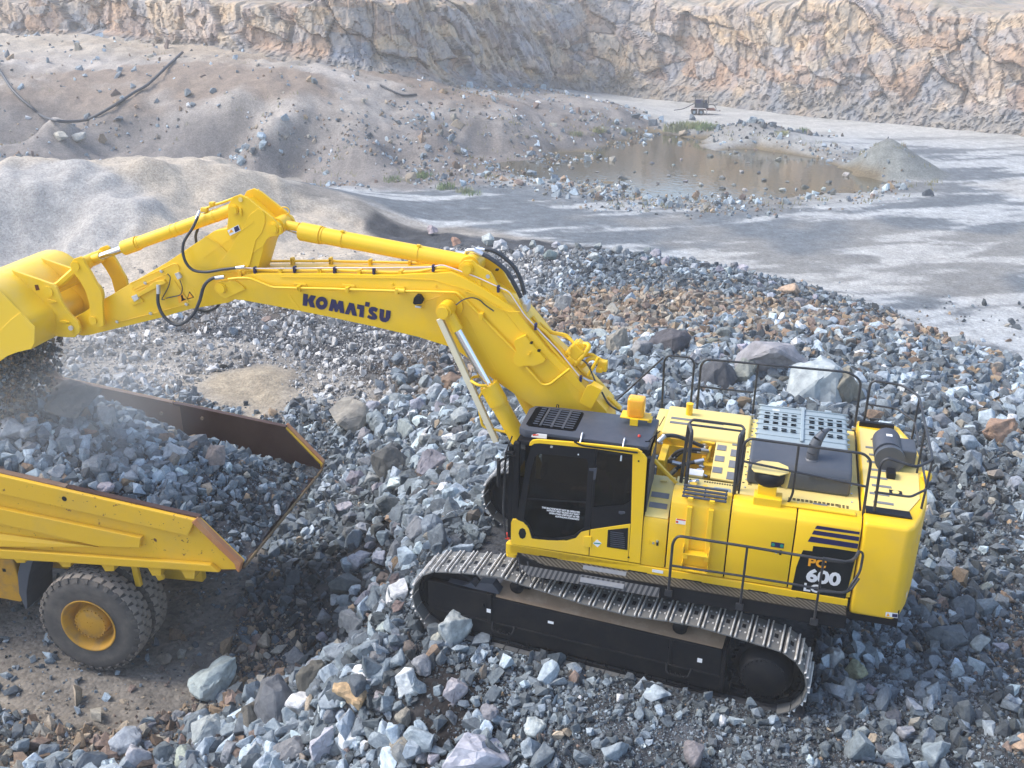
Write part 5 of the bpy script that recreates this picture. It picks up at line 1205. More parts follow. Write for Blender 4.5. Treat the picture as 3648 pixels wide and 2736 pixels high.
# warning stickers
plate('c1', [(1493,315),(1565,277),(1580,315),(1510,350)], AW + .026, .002, 'warning_sticker', AR, 'white', 0); plate('c1', [(1535,296),(1562,283),(1574,312),(1545,328)], AW + .029, .002, 'warning_sticker', AR, 'navy', 0); plate('c1', [(1503,335),(1516,306),(1533,325)], AW + .029, .002, 'warning_sticker', AR, 'amber', 0)
plate('c1', [(1215,710),(1270,698),(1292,760),(1240,780)], AW, .003, 'warning_sticker', AR, 'yellow', 0); plate('c1', [(1225,770),(1244,715),(1275,755)], AW + .003, .002, 'warning_sticker', AR, 'decal_black', 0); plate('c1', [(1232,762),(1245,725),(1266,753)], AW + .005, .002, 'warning_sticker', AR, 'amber', 0)
plate('c1', [(1165,745),(1205,728),(1222,778),(1175,792)], AW, .003, 'warning_sticker', AR, 'amber', 0); plate('c1', [(1186,742),(1198,738),(1204,760),(1222,768),(1190,782),(1192,765)], AW + .003, .002, 'warning_sticker', AR, 'decal_black', 0)
# small lines and boxes on the arm
for q in ([(850,665),(1140,535),(1165,535),(1180,580)], [(865,700),(885,715),(1060,640)], [(870,690),(880,700),(1050,620),(1100,600)], [(1140,640),(1240,790)], [(740,895),(780,915),(1000,860),(1225,800)], [(1345,352),(1420,390),(1500,470),(1512,535)]):
    pline([('c1', x, y) for x, y in q], AW + .015, .007, 'yellow', 'grease_line', .03, AR)
for x, y in ((1060,583),(955,660),(990,860),(1225,800),(770,915)): mb(M['silver']).box(hy('c1', x, y, AW + .02), (.05, .04, .035), Matrix.Rotation(-.4, 3, 'Y'), bev=.006).build('fitting', AR)
plate('c1', [(860,750),(895,735),(910,765),(880,785)], AW + .01, .05, 'sensor', AR, 'steel'); plate('c1', [(845,790),(900,740),(925,760),(940,785),(870,810)], AW, .03, 'bracket', AR)
plate('c1', [(1020,650),(1075,640),(1090,660),(1060,675),(905,755),(895,735)], AW, .05, 'pipe_bracket', AR); plate('c1', [(1145,600),(1170,590),(1190,625),(1165,640)], AW + .01, .04, 'sensor', AR, 'steel')
pline([('c1',1100,600),('c1',1120,620),('c1',1110,680),('c1',1060,770),('c1',1080,770)], AW + .03, .008, 'rubber', 'hose', .1, AR); pline([('c1',1180,640),('c1',1200,690),('c1',1190,740),('c1',1090,760)], AW + .03, .008, 'rubber', 'hose', .1, AR)
hose([hy('c1', 1040, 680, .30), hy('c1', 1040, 800, .34), hy('c1', 1090, 895, .36), hy('c1', 1175, 935, .38), hy('c1', 1265, 870, .38), hy('c1', 1310, 780, .38), hy('c1', 1340, 680, .38), hy('c1', 1395, 630, .36), hy('c1', 1465, 622, .33)], .026, par=AR)
hose([hy('c1', 1310, 195, .12), hy('c1', 1270, 290, .26), hy('c1', 1205, 400, .30), hy('c1', 1210, 500, .32), hy('c1', 1260, 570, .32), hy('c1', 1350, 588, .32), hy('c1', 1470, 570, .32), hy('c1', 1600, 556, .30)], .022, par=AR)
hose([hy('c1', 1300, 300, -.26), hy('c1', 1285, 350, -.28), hy('c1', 1290, 400, -.28)], .022, par=AR, fit=False); hose([hy('c1', 1300, 835, -.26), hy('c1', 1360, 845, -.28), hy('c1', 1420, 820, -.28), hy('c1', 1450, 780, -.28)], .024, par=AR, fit=False)
# bucket cylinder
B0 = hy('c1', 822, 428, 0); ax = (BCT - B0).normalized(); LK = hy('g3', 905, 330, .33); LK.y = 0
b = mb(M['yellow']); b.cyl(B0, BCT - ax * .05, .098, n=32); b.cyl(B0 - ax * .015, B0 + ax * .26, .116, n=32); b.cyl(B0 + ax * .29, B0 + ax * .31, .105, n=28)
for t in (.42, .47, .78): p = B0 + (BCT - B0) * t; b.cyl(p, p + ax * .015, .104, n=28)
b.cyl(BCT + Vector((0, -.13, 0)), BCT + Vector((0, .13, 0)), .12, n=24)
b.tube([hy('c1', 1320, 185, .03), hy('c1', 1400, 150, .03), hy('c1', 1480, 125, .03), hy('c1', 1530, 105, .03)], .02, .03); b.box(hy('c1', 1345, 178, .03), (.10, .08, .07), bev=.015); b.box(hy('c1', 1395, 140, .03), (.08, .08, .06), bev=.015)
bo = ep(b, 'bucket_cylinder'); mb(M['chrome']).cyl(B0, LK, .058, n=24).build('rod', bo)
b = mb(M['yellow']); b.cyl(LK - (LK - B0).normalized() * .24, LK, .072, n=20); b.cyl(LK + Vector((0, -.16, 0)), LK + Vector((0, .16, 0)), .105, n=24); b.build('rod_eye', bo)
# links
lk_ = [(940,215),(975,235),(1010,310),(1070,400),(1140,530),(1185,600),(1208,690),(1215,850),(1225,1030),(1190,1055),(1120,1040),(1060,1015),(1045,960),(1060,850),(1055,780),(1010,620),(940,500),(880,420),(838,360),(828,300),(870,240)]
for Y in (.31, -.36):
    b = mb(M['yellow']); b.prism(side('g3', lk_, .36), Y, Y + .05, XZ, bev=.01); lo_ = ep(b, 'bucket_link')
    for x, y, r in ((895, 325, .075), (1105, 965, .065)):
        a = hy('g3', x, y, .36); b = mb(M['yellow']); b.cyl((a.x, Y - .01, a.z), (a.x, Y + .07, a.z), r, n=24); b.build('pin_boss', lo_)
a = hy('g3', 1105, 965, .36); b = mb(M['yellow']); b.cyl((a.x, -.36, a.z), (a.x, .36, a.z), .06, n=20); ab(b, 'pin')
EAR = hy('g3', 570, 625, .36); EAR.y = 0
b = mb(M['yellow']); d_ = (EAR - LK).normalized(); b.bar(LK, EAR, .50, .12, up=Vector((0,1,0)).cross(d_), bev=.03); b.cyl(LK + Vector((0,-.30,0)), LK + Vector((0,.30,0)), .10, n=24); b.cyl(EAR + Vector((0,-.28,0)), EAR + Vector((0,.28,0)), .09, n=24); ep(b, 'connecting_link')
# ------------------------------------------------------------------ bucket
BY = .90
near = [(370,1305),(405,1240),(412,1045),(370,960),(250,868),(130,738),(0,598),(-150,500),(-350,470),(-560,560),(-690,760),(-720,1000),(-620,1400)]
pr_ = side('g3', near, BY); n = len(pr_)
# smooth the curved back
pts2 = []
for i in range(n - 1):
    for t in (0, .5): pts2.append(Vector(pr_[i]).lerp(Vector(pr_[i+1]), t))
pts2.append(Vector(pr_[-1])); 
for _ in range(2): pts2 = [pts2[0]] + [(pts2[i-1] + pts2[i] * 2 + pts2[i+1]) / 4 for i in range(1, len(pts2)-1)] + [pts2[-1]]
cen = sum(pts2, Vector((0, 0))) / len(pts2)
inn = [p + (cen - p).normalized() * .05 for p in pts2]
N2 = len(pts2); vs = []; fs = []
for Y in (-BY, BY):
    vs += [(p.x, Y, p.y) for p in pts2] + [(p.x, Y, p.y) for p in inn]
for i in range(N2 - 1):
    fs += [(i, i+1, 2*N2+i+1, 2*N2+i), (N2+i, 3*N2+i, 3*N2+i+1, N2+i+1), (i, N2+i, N2+i+1, i+1), (2*N2+i, 2*N2+i+1, 3*N2+i+1, 3*N2+i)]
fs += [(0, 2*N2, 3*N2, N2), (N2-1, 2*N2-1, 4*N2-1, 3*N2-1)]
bkm = worn('bucket_paint', (.86,.56,.03), .30, dirt=(.70,.52,.20), amount=.5, scale=1.5)
b = mb(bkm); b.add(vs, fs); BK = ep(b, 'bucket', smooth_angle=50)
for Y in (-BY - .02, BY - .02):
    b = mb(bkm); b.prism([(p.x, p.y) for p in pts2], Y, Y + .04, XZ, bev=.01); b.build('side_plate', BK)
b = mb(bkm); q = side('g3', [(0,1085),(120,960),(240,872),(412,1045),(405,1240),(370,1305),(200,1345),(80,1392),(0,1450),(-300,1600),(-300,1250)], BY + .035); b.prism(q, BY + .015, BY + .035, XZ, bev=.008); b.build('side_cutter', BK)
ear = [(130,370),(620,540),(665,575),(690,640),(740,760),(830,900),(920,985),(945,1050),(940,1110),(880,1168),(780,1168),(620,1150),(560,1080),(400,800)]
for Y in (.33, -.38):
    b = mb(bkm); b.prism(side('g3', ear, .38), Y, Y + .05, XZ, bev=.01); eo = b.build('ear', BK)
    for x, y, r in ((570, 625, .09), (810, 1070, .10)):
        a = hy('g3', x, y, .38); b = mb(bkm); b.cyl((a.x, Y - .02, a.z), (a.x, Y + .07, a.z), r, n=26); b.build('boss', BK)
    if Y > 0:
        a = hy('g3', 815, 1068, .45); mb(M['steel']).cyl((a.x, .39, a.z), (a.x, .42, a.z), .04, n=18).build('pin', BK)
        for q in ([(560,715),(640,735),(665,748),(640,762),(600,768),(560,748)], [(695,975),(760,970),(815,990),(760,1010),(740,1000),(710,1005)]): plate('g3', q, .38, .03, 'pin_keeper', BK)
plate('g3', [(408,548),(448,546),(468,606),(425,614)], .38, .004, 'plate', BK, 'brown_plate', 0)
PINB = hy('g3', 810, 1070, .38); b = mb(bkm); b.cyl((PINB.x, -.33, PINB.z), (PINB.x, .33, PINB.z), .13, n=28); b.build('pin_tube', BK)
lip = Vector((pts2[-1].x, 0, pts2[-1].y)); ld = Vector((pts2[-1].x - pts2[-2].x, 0, pts2[-1].y - pts2[-2].y)).normalized()
for k in range(5):
    y = -.78 + k * .39; b = mb(M['steel']); b.bar(lip + Vector((0, y, 0)), lip + Vector((0, y, 0)) + ld * .30, .13, .09, up=Vector((0,1,0)).cross(ld), bev=.02); b.build('tooth', BK)
# ------------------------------------------------------------------ DUMP TRUCK
cy_, sy_ = math.cos(.076), math.sin(.076); ta, tb = -.024, -.015
R3 = Matrix(((cy_, -sy_, 0), (sy_, cy_, 0), (0, 0, 1))) @ Matrix(((1, 0, -ta), (0, 1, -tb), (ta, tb, 1)))
for c_ in range(3):
    v_ = Vector([R3[r][c_] for r in range(3)]).normalized()
    for r in range(3): R3[r][c_] = v_[r]
TRK = R3.to_4x4(); TRK.translation = (9.073, -.509, -2.121); TRKI = TRK.inverted()
DT = thing('dump_truck', 'yellow rigid dump truck with rusty body edge, its tipper body heaped with broken rock', 'dump truck', TRK)
def tp_(b, n, par=None, **k): return b.build(n, par or DT, **k)
ty = lambda s, x, y, Y: on(s, x, y, 1, Y, TRKI)
Wt = 1.80
zr = lambda x: 3.09 + (x + 2.235) * .158
body_side = [(4.6, zr(4.6)), (-2.235, 3.09), (-2.90, 2.36), (-2.80, 2.20), (-2.4, 2.16), (1.5, 2.03), (4.6, 1.95)]
for s_ in (1, -1):
    b = mb(M['truck_rusty']); lo, hi = sorted((s_ * (Wt - .05), s_ * Wt)); b.prism(body_side, lo, hi, XZ, bev=.008)
    so = tp_(b, 'body_side')
    # top rail
    b = mb(M['truck_rusty']); lo, hi = sorted((s_ * (Wt + .001), s_ * (Wt + .085)))
    b.prism([(4.6, zr(4.6) + .01), (-2.20, 3.10), (-2.03, 2.79), (1.25, 3.29), (4.6, 3.82)], lo, hi, XZ, bev=.02); b.build('top_rail', so)
    # long raised ribs with sloping upper facets
    lo, hi = sorted((s_ * (Wt + .001), s_ * (Wt + .10)))
    b = mb(M['truck_yellow']); q = [(4.6, 3.45), (1.31, 3.02), (-1.20, 2.69), (-1.14, 2.50), (-.38, 2.46), (1.40, 2.74), (4.6, 3.15)]
    b.prism(q, lo, hi, lambda u, v, d: (u, d - s_ * max(0, (v - (2.72 + (u + 1.2) * .125))) * .35, v), bev=.012); b.build('side_rib', so)
    b = mb(M['truck_yellow']); q = [(4.6, 2.85), (1.44, 2.50), (-.38, 2.43), (1.48, 2.28), (4.6, 2.35)]
    b.prism(q, lo, hi, lambda u, v, d: (u, d - s_ * max(0, (v - 2.38)) * .45, v), bev=.010); b.build('side_rib', so)
    b = mb(M['truck_yellow']); b.prism([(4.6, 2.16), (-2.35, 2.30), (-2.5, 2.17), (1.5, 2.04), (4.6, 1.96)], lo, *([hi]), XZ, bev=.02) if s_ > 0 else b.prism([(4.6, 2.16), (-2.35, 2.30), (-2.5, 2.17), (1.5, 2.04), (4.6, 1.96)], lo, hi, XZ, bev=.02); b.build('bottom_rail', so)
    b = mb(worn('rusty_lip' + str(s_), (.40,.16,.06), .6, dirt=(.45,.28,.12), amount=.8, scale=3)); b.prism([(-2.22, 3.13), (-2.90, 2.38), (-2.84, 2.20), (-2.80, 2.24), (-2.78, 2.36), (-2.14, 3.06)], lo - .015, hi + .0, XZ, bev=.012); b.build('tail_lip', so)
    for x in (1.2, .35, -.45, -1.3, -1.9):
        b = mb(M['truck_yellow']); b.prism([(x + .14, 2.06 + (1.5 - x) * .03), (x - .14, 2.07 + (1.5 - x) * .03), (x - .10, 1.96), (x + .06, 1.94)], *sorted((s_ * .6, s_ * (Wt + .03))), XZ, bev=.01); b.build('cross_bolster', so)
    b = mb(M['truck_yellow']); 
    if s_ > 0:
        b.bar((-.70, 1.46, 1.95), (-.72, 1.46, 1.46), .09, .11, bev=.015); b.build('rock_ejector', so)
        b = mb(M['truck_yellow']); b.bar((-1.06, 1.46, 1.95), (-1.16, 1.44, 1.62), .08, .13, bev=.02); b.build('rock_ejector', so)
    # inner lining: dusty forward, dark bare steel near the tail
    lo, hi = sorted((s_ * (Wt - .051), s_ * (Wt - .075)))
    b = mb(M['inner_steel']); b.prism([(4.6, zr(4.6) - .02), (-.10, zr(-.10) - .02), (-.10, 2.2), (4.6, 2.2)], lo, hi, XZ); b.build('lining', so)
    b = mb(M['inner_dark']); b.prism([(-.105, zr(-.1) - .01), (-2.22, 3.08), (-2.86, 2.36), (-2.86, 2.25), (-.105, 2.25)], lo - .004, hi + .004, XZ); b.build('lining', so)
    b = mb(M['inner_dark']); b.box((-1.1, s_ * (Wt - .03), zr(-1.1) + .01), (2.3, .10, .05), Matrix.Rotation(-.157, 3, 'Y'), bev=.008); b.build('rail_cap', so)
    b = mb(M['inner_steel']); b.box((2.2, s_ * (Wt - .03), zr(2.2) + .01), (4.35, .10, .05), Matrix.Rotation(-.157, 3, 'Y'), bev=.008); b.build('rail_cap', so)
    for x, z in ((-.55, 3.20), (.30, 3.25)): mb(M['dusty_top']).cyl((x, s_ * (Wt - .08), z), (x, s_ * (Wt - .11), z), .035, n=12).build('bolt', so)
    mb(M['decal_black']).cyl((.06, s_ * (Wt + .086), 3.30), (.06, s_ * (Wt + .088), 3.30), .045, n=14).build('drain_hole', so)
b = mb(M['inner_dark']); b.prism([(4.6, 1.9), (4.6, 2.1), (-2.86, 2.27), (-2.88, 2.20), (-2.4, 2.08)], -Wt + .04, Wt - .04, XZ); tp_(b, 'body_floor')
b = mb(worn('floor_lip', (.16,.10,.045), .6, dirt=(.35,.25,.1), amount=.7, scale=4)); b.bar((-2.885, -Wt + .02, 2.25), (-2.885, Wt - .02, 2.25), .035, .05, bev=.008); tp_(b, 'tail_edge')
b = mb(M['inner_steel']); b.prism([(2.2, 2.1), (2.3, 2.1), (3.4, 4.35), (3.3, 4.35)], -Wt + .05, Wt - .05, XZ); b.prism([(2.6, zr(2.6)), (2.35, zr(2.4) + .02), (2.6, 4.25), (5.3, 4.75), (5.3, 4.65), (3.4, 4.2)], -Wt, -Wt + .06, XZ); b.box((4.4, 0, 4.5), (2.1, 3.6, .08), Matrix.Rotation(-.15, 3, 'Y')); tp_(b, 'body_headboard')
# chassis
b = mb(M['truck_yellow'])
for s_ in (1, -1): b.box((2.2, s_ * .50, 1.25), (7.2, .16, .42), bev=.03)
b.cyl((0, -1.3, .94), (0, 1.3, .94), .28, n=24); b.cyl((0, 0, .94), (1.1, 0, 1.1), .25, n=20); tp_(b, 'chassis')
b = mb(M['wheel_yellow']); b.prism([(1.50, 1.86), (3.1, 1.80), (3.1, 1.15), (1.55, .99), (1.46, 1.06)], 1.15, 1.62, XZ, bev=.03); fo_ = tp_(b, 'fuel_tank'); mb(M['decal_black']).box((1.72, 1.625, 1.63), (.06, .006, .06)).build('cap', fo_)
b = mb(M['hood_dark']); b.prism([(1.07, 1.92), (1.30, 1.92), (1.44, 1.6), (1.50, 1.2), (1.44, .88), (1.40, .90), (1.34, 1.25), (1.22, 1.6)], .9, 1.66, XZ, bev=.01); tp_(b, 'mud_flap')
b = mb(M['black']); b.box((0, 0, 1.6), (1.5, 1.2, .4)); b.cyl((.8, .62, 1.0), (.1, .62, 1.9), .09, n=14); b.cyl((.8, -.62, 1.0), (.1, -.62, 1.9), .09, n=14); tp_(b, 'suspension')
# front of the truck, beyond the edge of the view
b = mb(M['truck_yellow']); b.box((5.6, .95, 2.7), (1.5, 1.3, 1.5), bev=.06); b.box((5.6, -.8, 2.2), (1.6, 1.8, .8), bev=.06); b.box((5.9, 0, 1.5), (1.2, 3.3, .5), bev=.05); fr_ = tp_(b, 'cab')
b = mb(M['glass']); b.box((5.6, 1.61, 2.95), (1.1, .01, .7)); b.box((6.36, .95, 2.95), (.01, 1.1, .7)); b.build('windows', fr_)
# wheels
def wheel(x, yo, s_, detail, steer=False):
    R_, Wd_ = .939, .47
    c0 = Vector((x, yo, R_)); S_ = Vector((0, s_, 0))
    prof = [(.50, 0), (.56, -.012), (.66, .012), (.78, .018), (.865, -.012), (.905, -.05), (.912, -.10), (.912, -Wd_ + .10), (.905, -Wd_ + .05), (.865, -Wd_ + .012), (.78, -Wd_ - .018), (.66, -Wd_ - .012), (.50, -Wd_), (.46, -Wd_ + .03), (.46, -.03)]
    b = mb(M['tyre']).lathe(prof, c0, S_, 64, closed=True); w_ = tp_(b, 'wheel')
    nb = 30
    vs = {}
    for row, (o0, o1, sh_) in enumerate(((-.035, -.145, 0), (-.155, -.225, .5), (-.245, -.315, 0), (-.325, -.435, .5))):
        bb_ = MB().use(M['tread'])
        r0, r1 = .905, .942; hw = math.pi / nb * .86
        def pt(r, a, o): return (r * math.cos(a), o, r * math.sin(a))
        k_ = [(-hw, o0), (hw, o0), (hw * .80 + .02, o1), (-hw * .80 + .02, o1)]
        rt = r1 - (.018 if row in (0, 3) else 0)
        vv = [pt(r0, a, o) for a, o in k_] + [pt((r1 if j in (2, 3) else rt) if row == 0 else ((rt if j in (2, 3) else r1) if row == 3 else r1), a * .92, o * .985 - .002) for j, (a, o) in enumerate(k_)]
        bb_.add(vv, [(0,1,2,3), (4,5,6,7), (0,1,5,4), (1,2,6,5), (2,3,7,6), (3,0,4,7)])
        me = bb_.mesh('tread_block')
        if detail:
            for k in range(nb):
                a = 2 * math.pi * (k + sh_) / nb; mt = Matrix.Translation(c0) @ (Matrix.Scale(s_, 4, (0,1,0))) @ Matrix.Rotation(a, 4, 'Y')
                o = link('tread_block', me, w_); o.matrix_local = mt
        else:
            big = MB().use(M['tread'])
            for k in range(nb):
                a = 2 * math.pi * (k + sh_) / nb; mt = Matrix.Translation(c0) @ (Matrix.Scale(s_, 4, (0,1,0))) @ Matrix.Rotation(a, 4, 'Y')
                big.add([mt @ Vector(v) for v in vv], [(0,1,2,3), (4,5,6,7), (0,1,5,4), (1,2,6,5), (2,3,7,6), (3,0,4,7)])
            big.build('tread', w_)
    # shoulder notches
    b = mb(M['tyre'])
    for k in range(nb):
        a = 2 * math.pi * (k + .1) / nb; d_ = Vector((math.cos(a), 0, math.sin(a))); t_ = Vector((-math.sin(a), 0, math.cos(a)))
        p0 = c0 + d_ * .84 + S_ * .012; p1 = c0 + d_ * .925 - S_ * .028; b.bar(p0, p1, .075, .03, up=t_.cross(d_), bev=.006)
    b.build('shoulder_lugs', w_)
    b = mb(M['wheel_yellow']).lathe([(.46, -.05), (.505, .012), (.50, .02), (.475, .012), (.455, -.03), (.42, -.09), (.375, -.17), (.37, -.24), (.31, -.26), (0, -.26)], c0, S_, 48); b.build('rim', w_)
    b = mb(M['wheel_yellow']).lathe([(.30, -.27), (.285, -.06), (.265, -.045), (0, -.045)], c0, S_, 40)
    for k in range(24):
        a = 2 * math.pi * k / 24; d_ = Vector((math.cos(a), 0, math.sin(a))) * .268; b.cyl(c0 + d_ - S_ * .06, c0 + d_ - S_ * .028, .017, n=6)
    for k in range(3):
        a = 2 * math.pi * k / 3 + .5; d_ = Vector((math.cos(a), 0, math.sin(a))) * .05; b.cyl(c0 + d_ - S_ * .05, c0 + d_ - S_ * .035, .012, n=6)
    b.build('hub', w_)
wheel(0, 2.0, 1, True); wheel(0, 1.46, 1, True); wheel(0, -2.0, -1, False); wheel(0, -1.46, -1, False); wheel(4.2, 1.75, 1, False); wheel(4.2, -1.75, -1, False)

# ------------------------------------------------------------------ ROCKS
def rock_material(kind):
    m = mat('stone_' + kind.lower(), (.2,.2,.2), .85, 0, .3)
    at = N(m, 'ShaderNodeAttribute', attribute_name='tint', attribute_type=kind)
    n = noise(m, 3.2, 6, .7); n2 = noise(m, 12, 4, .7); oi = N(m, 'ShaderNodeObjectInfo')
    r = ramp(m, n.outputs[0], [(.3, (.70,.71,.73)), (.5, (1,1,1)), (.72, (1.32,1.30,1.26))]); c = mix(m, 1, at.outputs['Color'], r.outputs[0], 'MULTIPLY')
    r2 = ramp(m, n2.outputs[0], [(.3, (.85,.85,.85)), (.7, (1.16,1.16,1.16))]); c = mix(m, 1, c, r2.outputs[0], 'MULTIPLY')
    bc(m, c); bump(m, n.outputs[0], .5, .06); return m
M['stone_i'] = rock_material('INSTANCER'); M['stone_o'] = rock_material('OBJECT')
def hull_rock(seed, n=13, flat=(1, .8, .62)):
    r = random.Random(seed); bm = bmesh.new()
    for _ in range(n):
        v = Vector((r.gauss(0, 1), r.gauss(0, 1), r.gauss(0, 1))).normalized(); k = max(abs(v.x), abs(v.y), abs(v.z))
        v = v.lerp(v / k * .8, .6) * r.uniform(.82, 1.05); bm.verts.new((v.x * .5 * flat[0], v.y * .5 * flat[1], v.z * .5 * flat[2]))
    bmesh.ops.convex_hull(bm, input=bm.verts[:])
    for v in [v for v in bm.verts if not v.link_faces]: bm.verts.remove(v)
    bmesh.ops.dissolve_limit(bm, angle_limit=.22, verts=bm.verts[:], edges=bm.edges[:])
    return bm
def rock_me(seed, m_, **k):
    bm = hull_rock(seed, **k); me = bpy.data.meshes.new('rock'); bm.to_mesh(me); bm.free(); me.materials.append(m_); return me
def boulder_me(seed, n=16, flat=(1, .85, .7), res=.11):
    """broken block: hull, subdivided, with chipped and stepped surfaces"""
    bm = hull_rock(seed, n, flat); bmesh.ops.triangulate(bm, faces=bm.faces[:])
    bmesh.ops.bevel(bm, geom=bm.edges[:], offset=.018, segments=1, affect='EDGES')
    bmesh.ops.triangulate(bm, faces=bm.faces[:])
    for _ in range(3):
        es = [e for e in bm.edges if e.calc_length() > res]
        if not es: break
        bmesh.ops.subdivide_edges(bm, edges=es, cuts=1, use_grid_fill=False); bmesh.ops.triangulate(bm, faces=bm.faces[:])
    bm.normal_update(); P = np.array([v.co[:] for v in bm.verts]); Nn = np.array([v.normal[:] for v in bm.verts])
    g, v_, w_ = cells(P[:, 0] * 3.2, P[:, 1] * 3.2, P[:, 2] * 3.2, seed); f_ = fbm(P[:, 0] * 7, P[:, 1] * 7, P[:, 2] * 7, 3, seed)
    d = (v_ - .5) * .055 + f_ * .014
    for v, dd, nn in zip(bm.verts, d, Nn): v.co += Vector(nn) * float(dd)
    me = bpy.data.meshes.new('boulder'); bm.to_mesh(me); bm.free(); me.materials.append(M['stone_o']); return me
proto = bpy.data.collections.new('stone_kinds')
for k in range(16):
    o = bpy.data.objects.new('stone_kind', rock_me(100 + k, M['stone_i'], n=rnd.choice((10, 12, 14)), flat=(1, rnd.uniform(.65, .95), rnd.uniform(.45, .85)))); proto.objects.link(o)
def scatter_group(proto):
    ng = bpy.data.node_groups.new('lay_stones', 'GeometryNodeTree')
    ng.interface.new_socket('Geometry', in_out='INPUT', socket_type='NodeSocketGeometry'); ng.interface.new_socket('Geometry', in_out='OUTPUT', socket_type='NodeSocketGeometry')
    A = ng.nodes.new; gi, go = A('NodeGroupInput'), A('NodeGroupOutput'); ci = A('GeometryNodeCollectionInfo'); ci.inputs[0].default_value = proto
    ci.inputs['Separate Children'].default_value = True; ci.inputs['Reset Children'].default_value = True
    ip = A('GeometryNodeInstanceOnPoints'); ip.inputs['Pick Instance'].default_value = True
    def attr(nm, t): n = A('GeometryNodeInputNamedAttribute'); n.data_type = t; n.inputs[0].default_value = nm; return n.outputs[0]
    l = ng.links.new; l(gi.outputs[0], ip.inputs['Points']); l(ci.outputs[0], ip.inputs['Instance']); l(attr('pick', 'INT'), ip.inputs['Instance Index'])
    e2r = A('FunctionNodeEulerToRotation'); l(attr('rot', 'FLOAT_VECTOR'), e2r.inputs[0]); l(e2r.outputs[0], ip.inputs['Rotation']); l(attr('scl', 'FLOAT_VECTOR'), ip.inputs['Scale'])
    l(ip.outputs[0], go.inputs[0]); return ng

NGS = {}
def scatter(name, P, S, T, parent=None, col=None, **props):
    col = col or proto
    if col.name not in NGS: NGS[col.name] = scatter_group(col)
    me = bpy.data.meshes.new(name); n = len(P); me.vertices.add(n); me.vertices.foreach_set('co', np.asarray(P, np.float32).ravel())
    a = me.attributes.new('pick', 'INT', 'POINT'); a.data.foreach_set('value', rng.integers(0, 16, n).astype(np.int32))
    r = rng.uniform(0, 2 * np.pi, (n, 3)); a = me.attributes.new('rot', 'FLOAT_VECTOR', 'POINT'); a.data.foreach_set('vector', r.astype(np.float32).ravel())
    s = np.asarray(S)[:, None] * rng.uniform(.75, 1.25, (n, 3)); a = me.attributes.new('scl', 'FLOAT_VECTOR', 'POINT'); a.data.foreach_set('vector', s.astype(np.float32).ravel())
    a = me.attributes.new('tint', 'FLOAT_COLOR', 'POINT'); a.data.foreach_set('color', np.concatenate([T, np.ones((n, 1))], 1).astype(np.float32).ravel())
    o = link(name, me, parent, **props); md = o.modifiers.new('stones', 'NODES'); md.node_group = NGS[col.name]; me.update(); return o
def tints(n, x=None, y=None, brown=None, light=None):
    base = np.array([.132, .155, .173]); v = np.exp(rng.normal(0, .46, n))[:, None]
    t = base * v * rng.uniform(.985, 1.015, (n, 3))
    if light is not None: t = t * (1 + light[:, None])
    t[rng.uniform(0, 1, n) < .07] *= 1.75
    pick = rng.uniform(0, 1, n) < (brown if brown is not None else .06)
    pal = np.array([(.30,.22,.145), (.24,.17,.12), (.34,.28,.21), (.20,.15,.125), (.27,.25,.21), (.19,.165,.14)]); k = rng.integers(0, 6, n)
    t[pick] = (pal[k] * np.exp(rng.normal(0, .2, n))[:, None])[pick]; return np.clip(t, .02, .6)
def polar_points(n, r0, r1, a0=-31, a1=43):
    r = np.exp(rng.uniform(math.log(r0), math.log(r1), n)); a = np.radians(rng.uniform(a0, a1, n))
    return CAM_LOC.x + r * np.sin(a), CAM_LOC.y - r * np.cos(a), r
def in_tracks(x, y, m_=0.0):
    c, s = math.cos(-.086), math.sin(-.086); u, v = x * c + y * s, -x * s + y * c
    return (np.abs(u) < 2.9 + m_) & (np.abs(v) < 2.02 + m_)
HEAP = [(3.2,-2.6),(4.4,-1.5),(5.6,-4),(6.6,-8),(6.5,-11.5),(3,-13.5),(-2,-16),(-7,-15),(-9,-11),(-5,-8.5),(0,-6.5),(2.2,-4.5)]
x, y, r = polar_points(640000, 7.6, 46, -31, 54)
mk = masks(x, y); inside = rng.uniform(0, 1, len(x)); 
light_side = sstep(5.5, 8.5, x) * sstep(-9, -12, y)                   # finer, paler spoil behind the boom
zone = np.maximum(mk['pile'], (1 - mk['mound']) * (1 - mk['smooth']) * sstep(-.3, .6, poly_sd(x, y, SPOIL) + wobble(x, y)))
zone = zone * (1 - light_side * .42 * sstep(-.2, .4, fbm(x * .4, y * .4, oct=3, seed=161) + .15))
zone = np.maximum(zone, sstep(3.2, 2.2, np.hypot(x - 5.8, (y + 1) * .6)) * .8)
nearpad = sstep(0, 1, poly_sd(x, y, [(12.5,2.2),(12.5,9),(2,9),(2,3),(6.4,2.0),(7.6,2.1),(9,2.3)])); zone = np.maximum(zone, nearpad * .9)
zone = np.maximum(zone, .05 * mk['mound'] + .012 * sstep(-34, -28, y))
zone = zone * np.where(mk['smooth'] > .4, .03, 1) * np.where((mk['pad'] > .5) & (nearpad < .5), .06, 1)
keep = (inside < zone) & ~in_tracks(x, y, -.05)
x, y, r = x[keep], y[keep], r[keep]; light_side = light_side[keep]
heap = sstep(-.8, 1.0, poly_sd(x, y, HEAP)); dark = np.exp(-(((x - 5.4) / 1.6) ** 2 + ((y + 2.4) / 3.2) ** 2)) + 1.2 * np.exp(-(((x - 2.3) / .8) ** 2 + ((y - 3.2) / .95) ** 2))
s = .0036 * r * rng.uniform(.7, 1, len(x)) * np.minimum(rng.uniform(0, 1, len(x)) ** (-1 / 1.9), 9) * (1 + heap * 1.1) * np.where(light_side > .5, .85, 1)
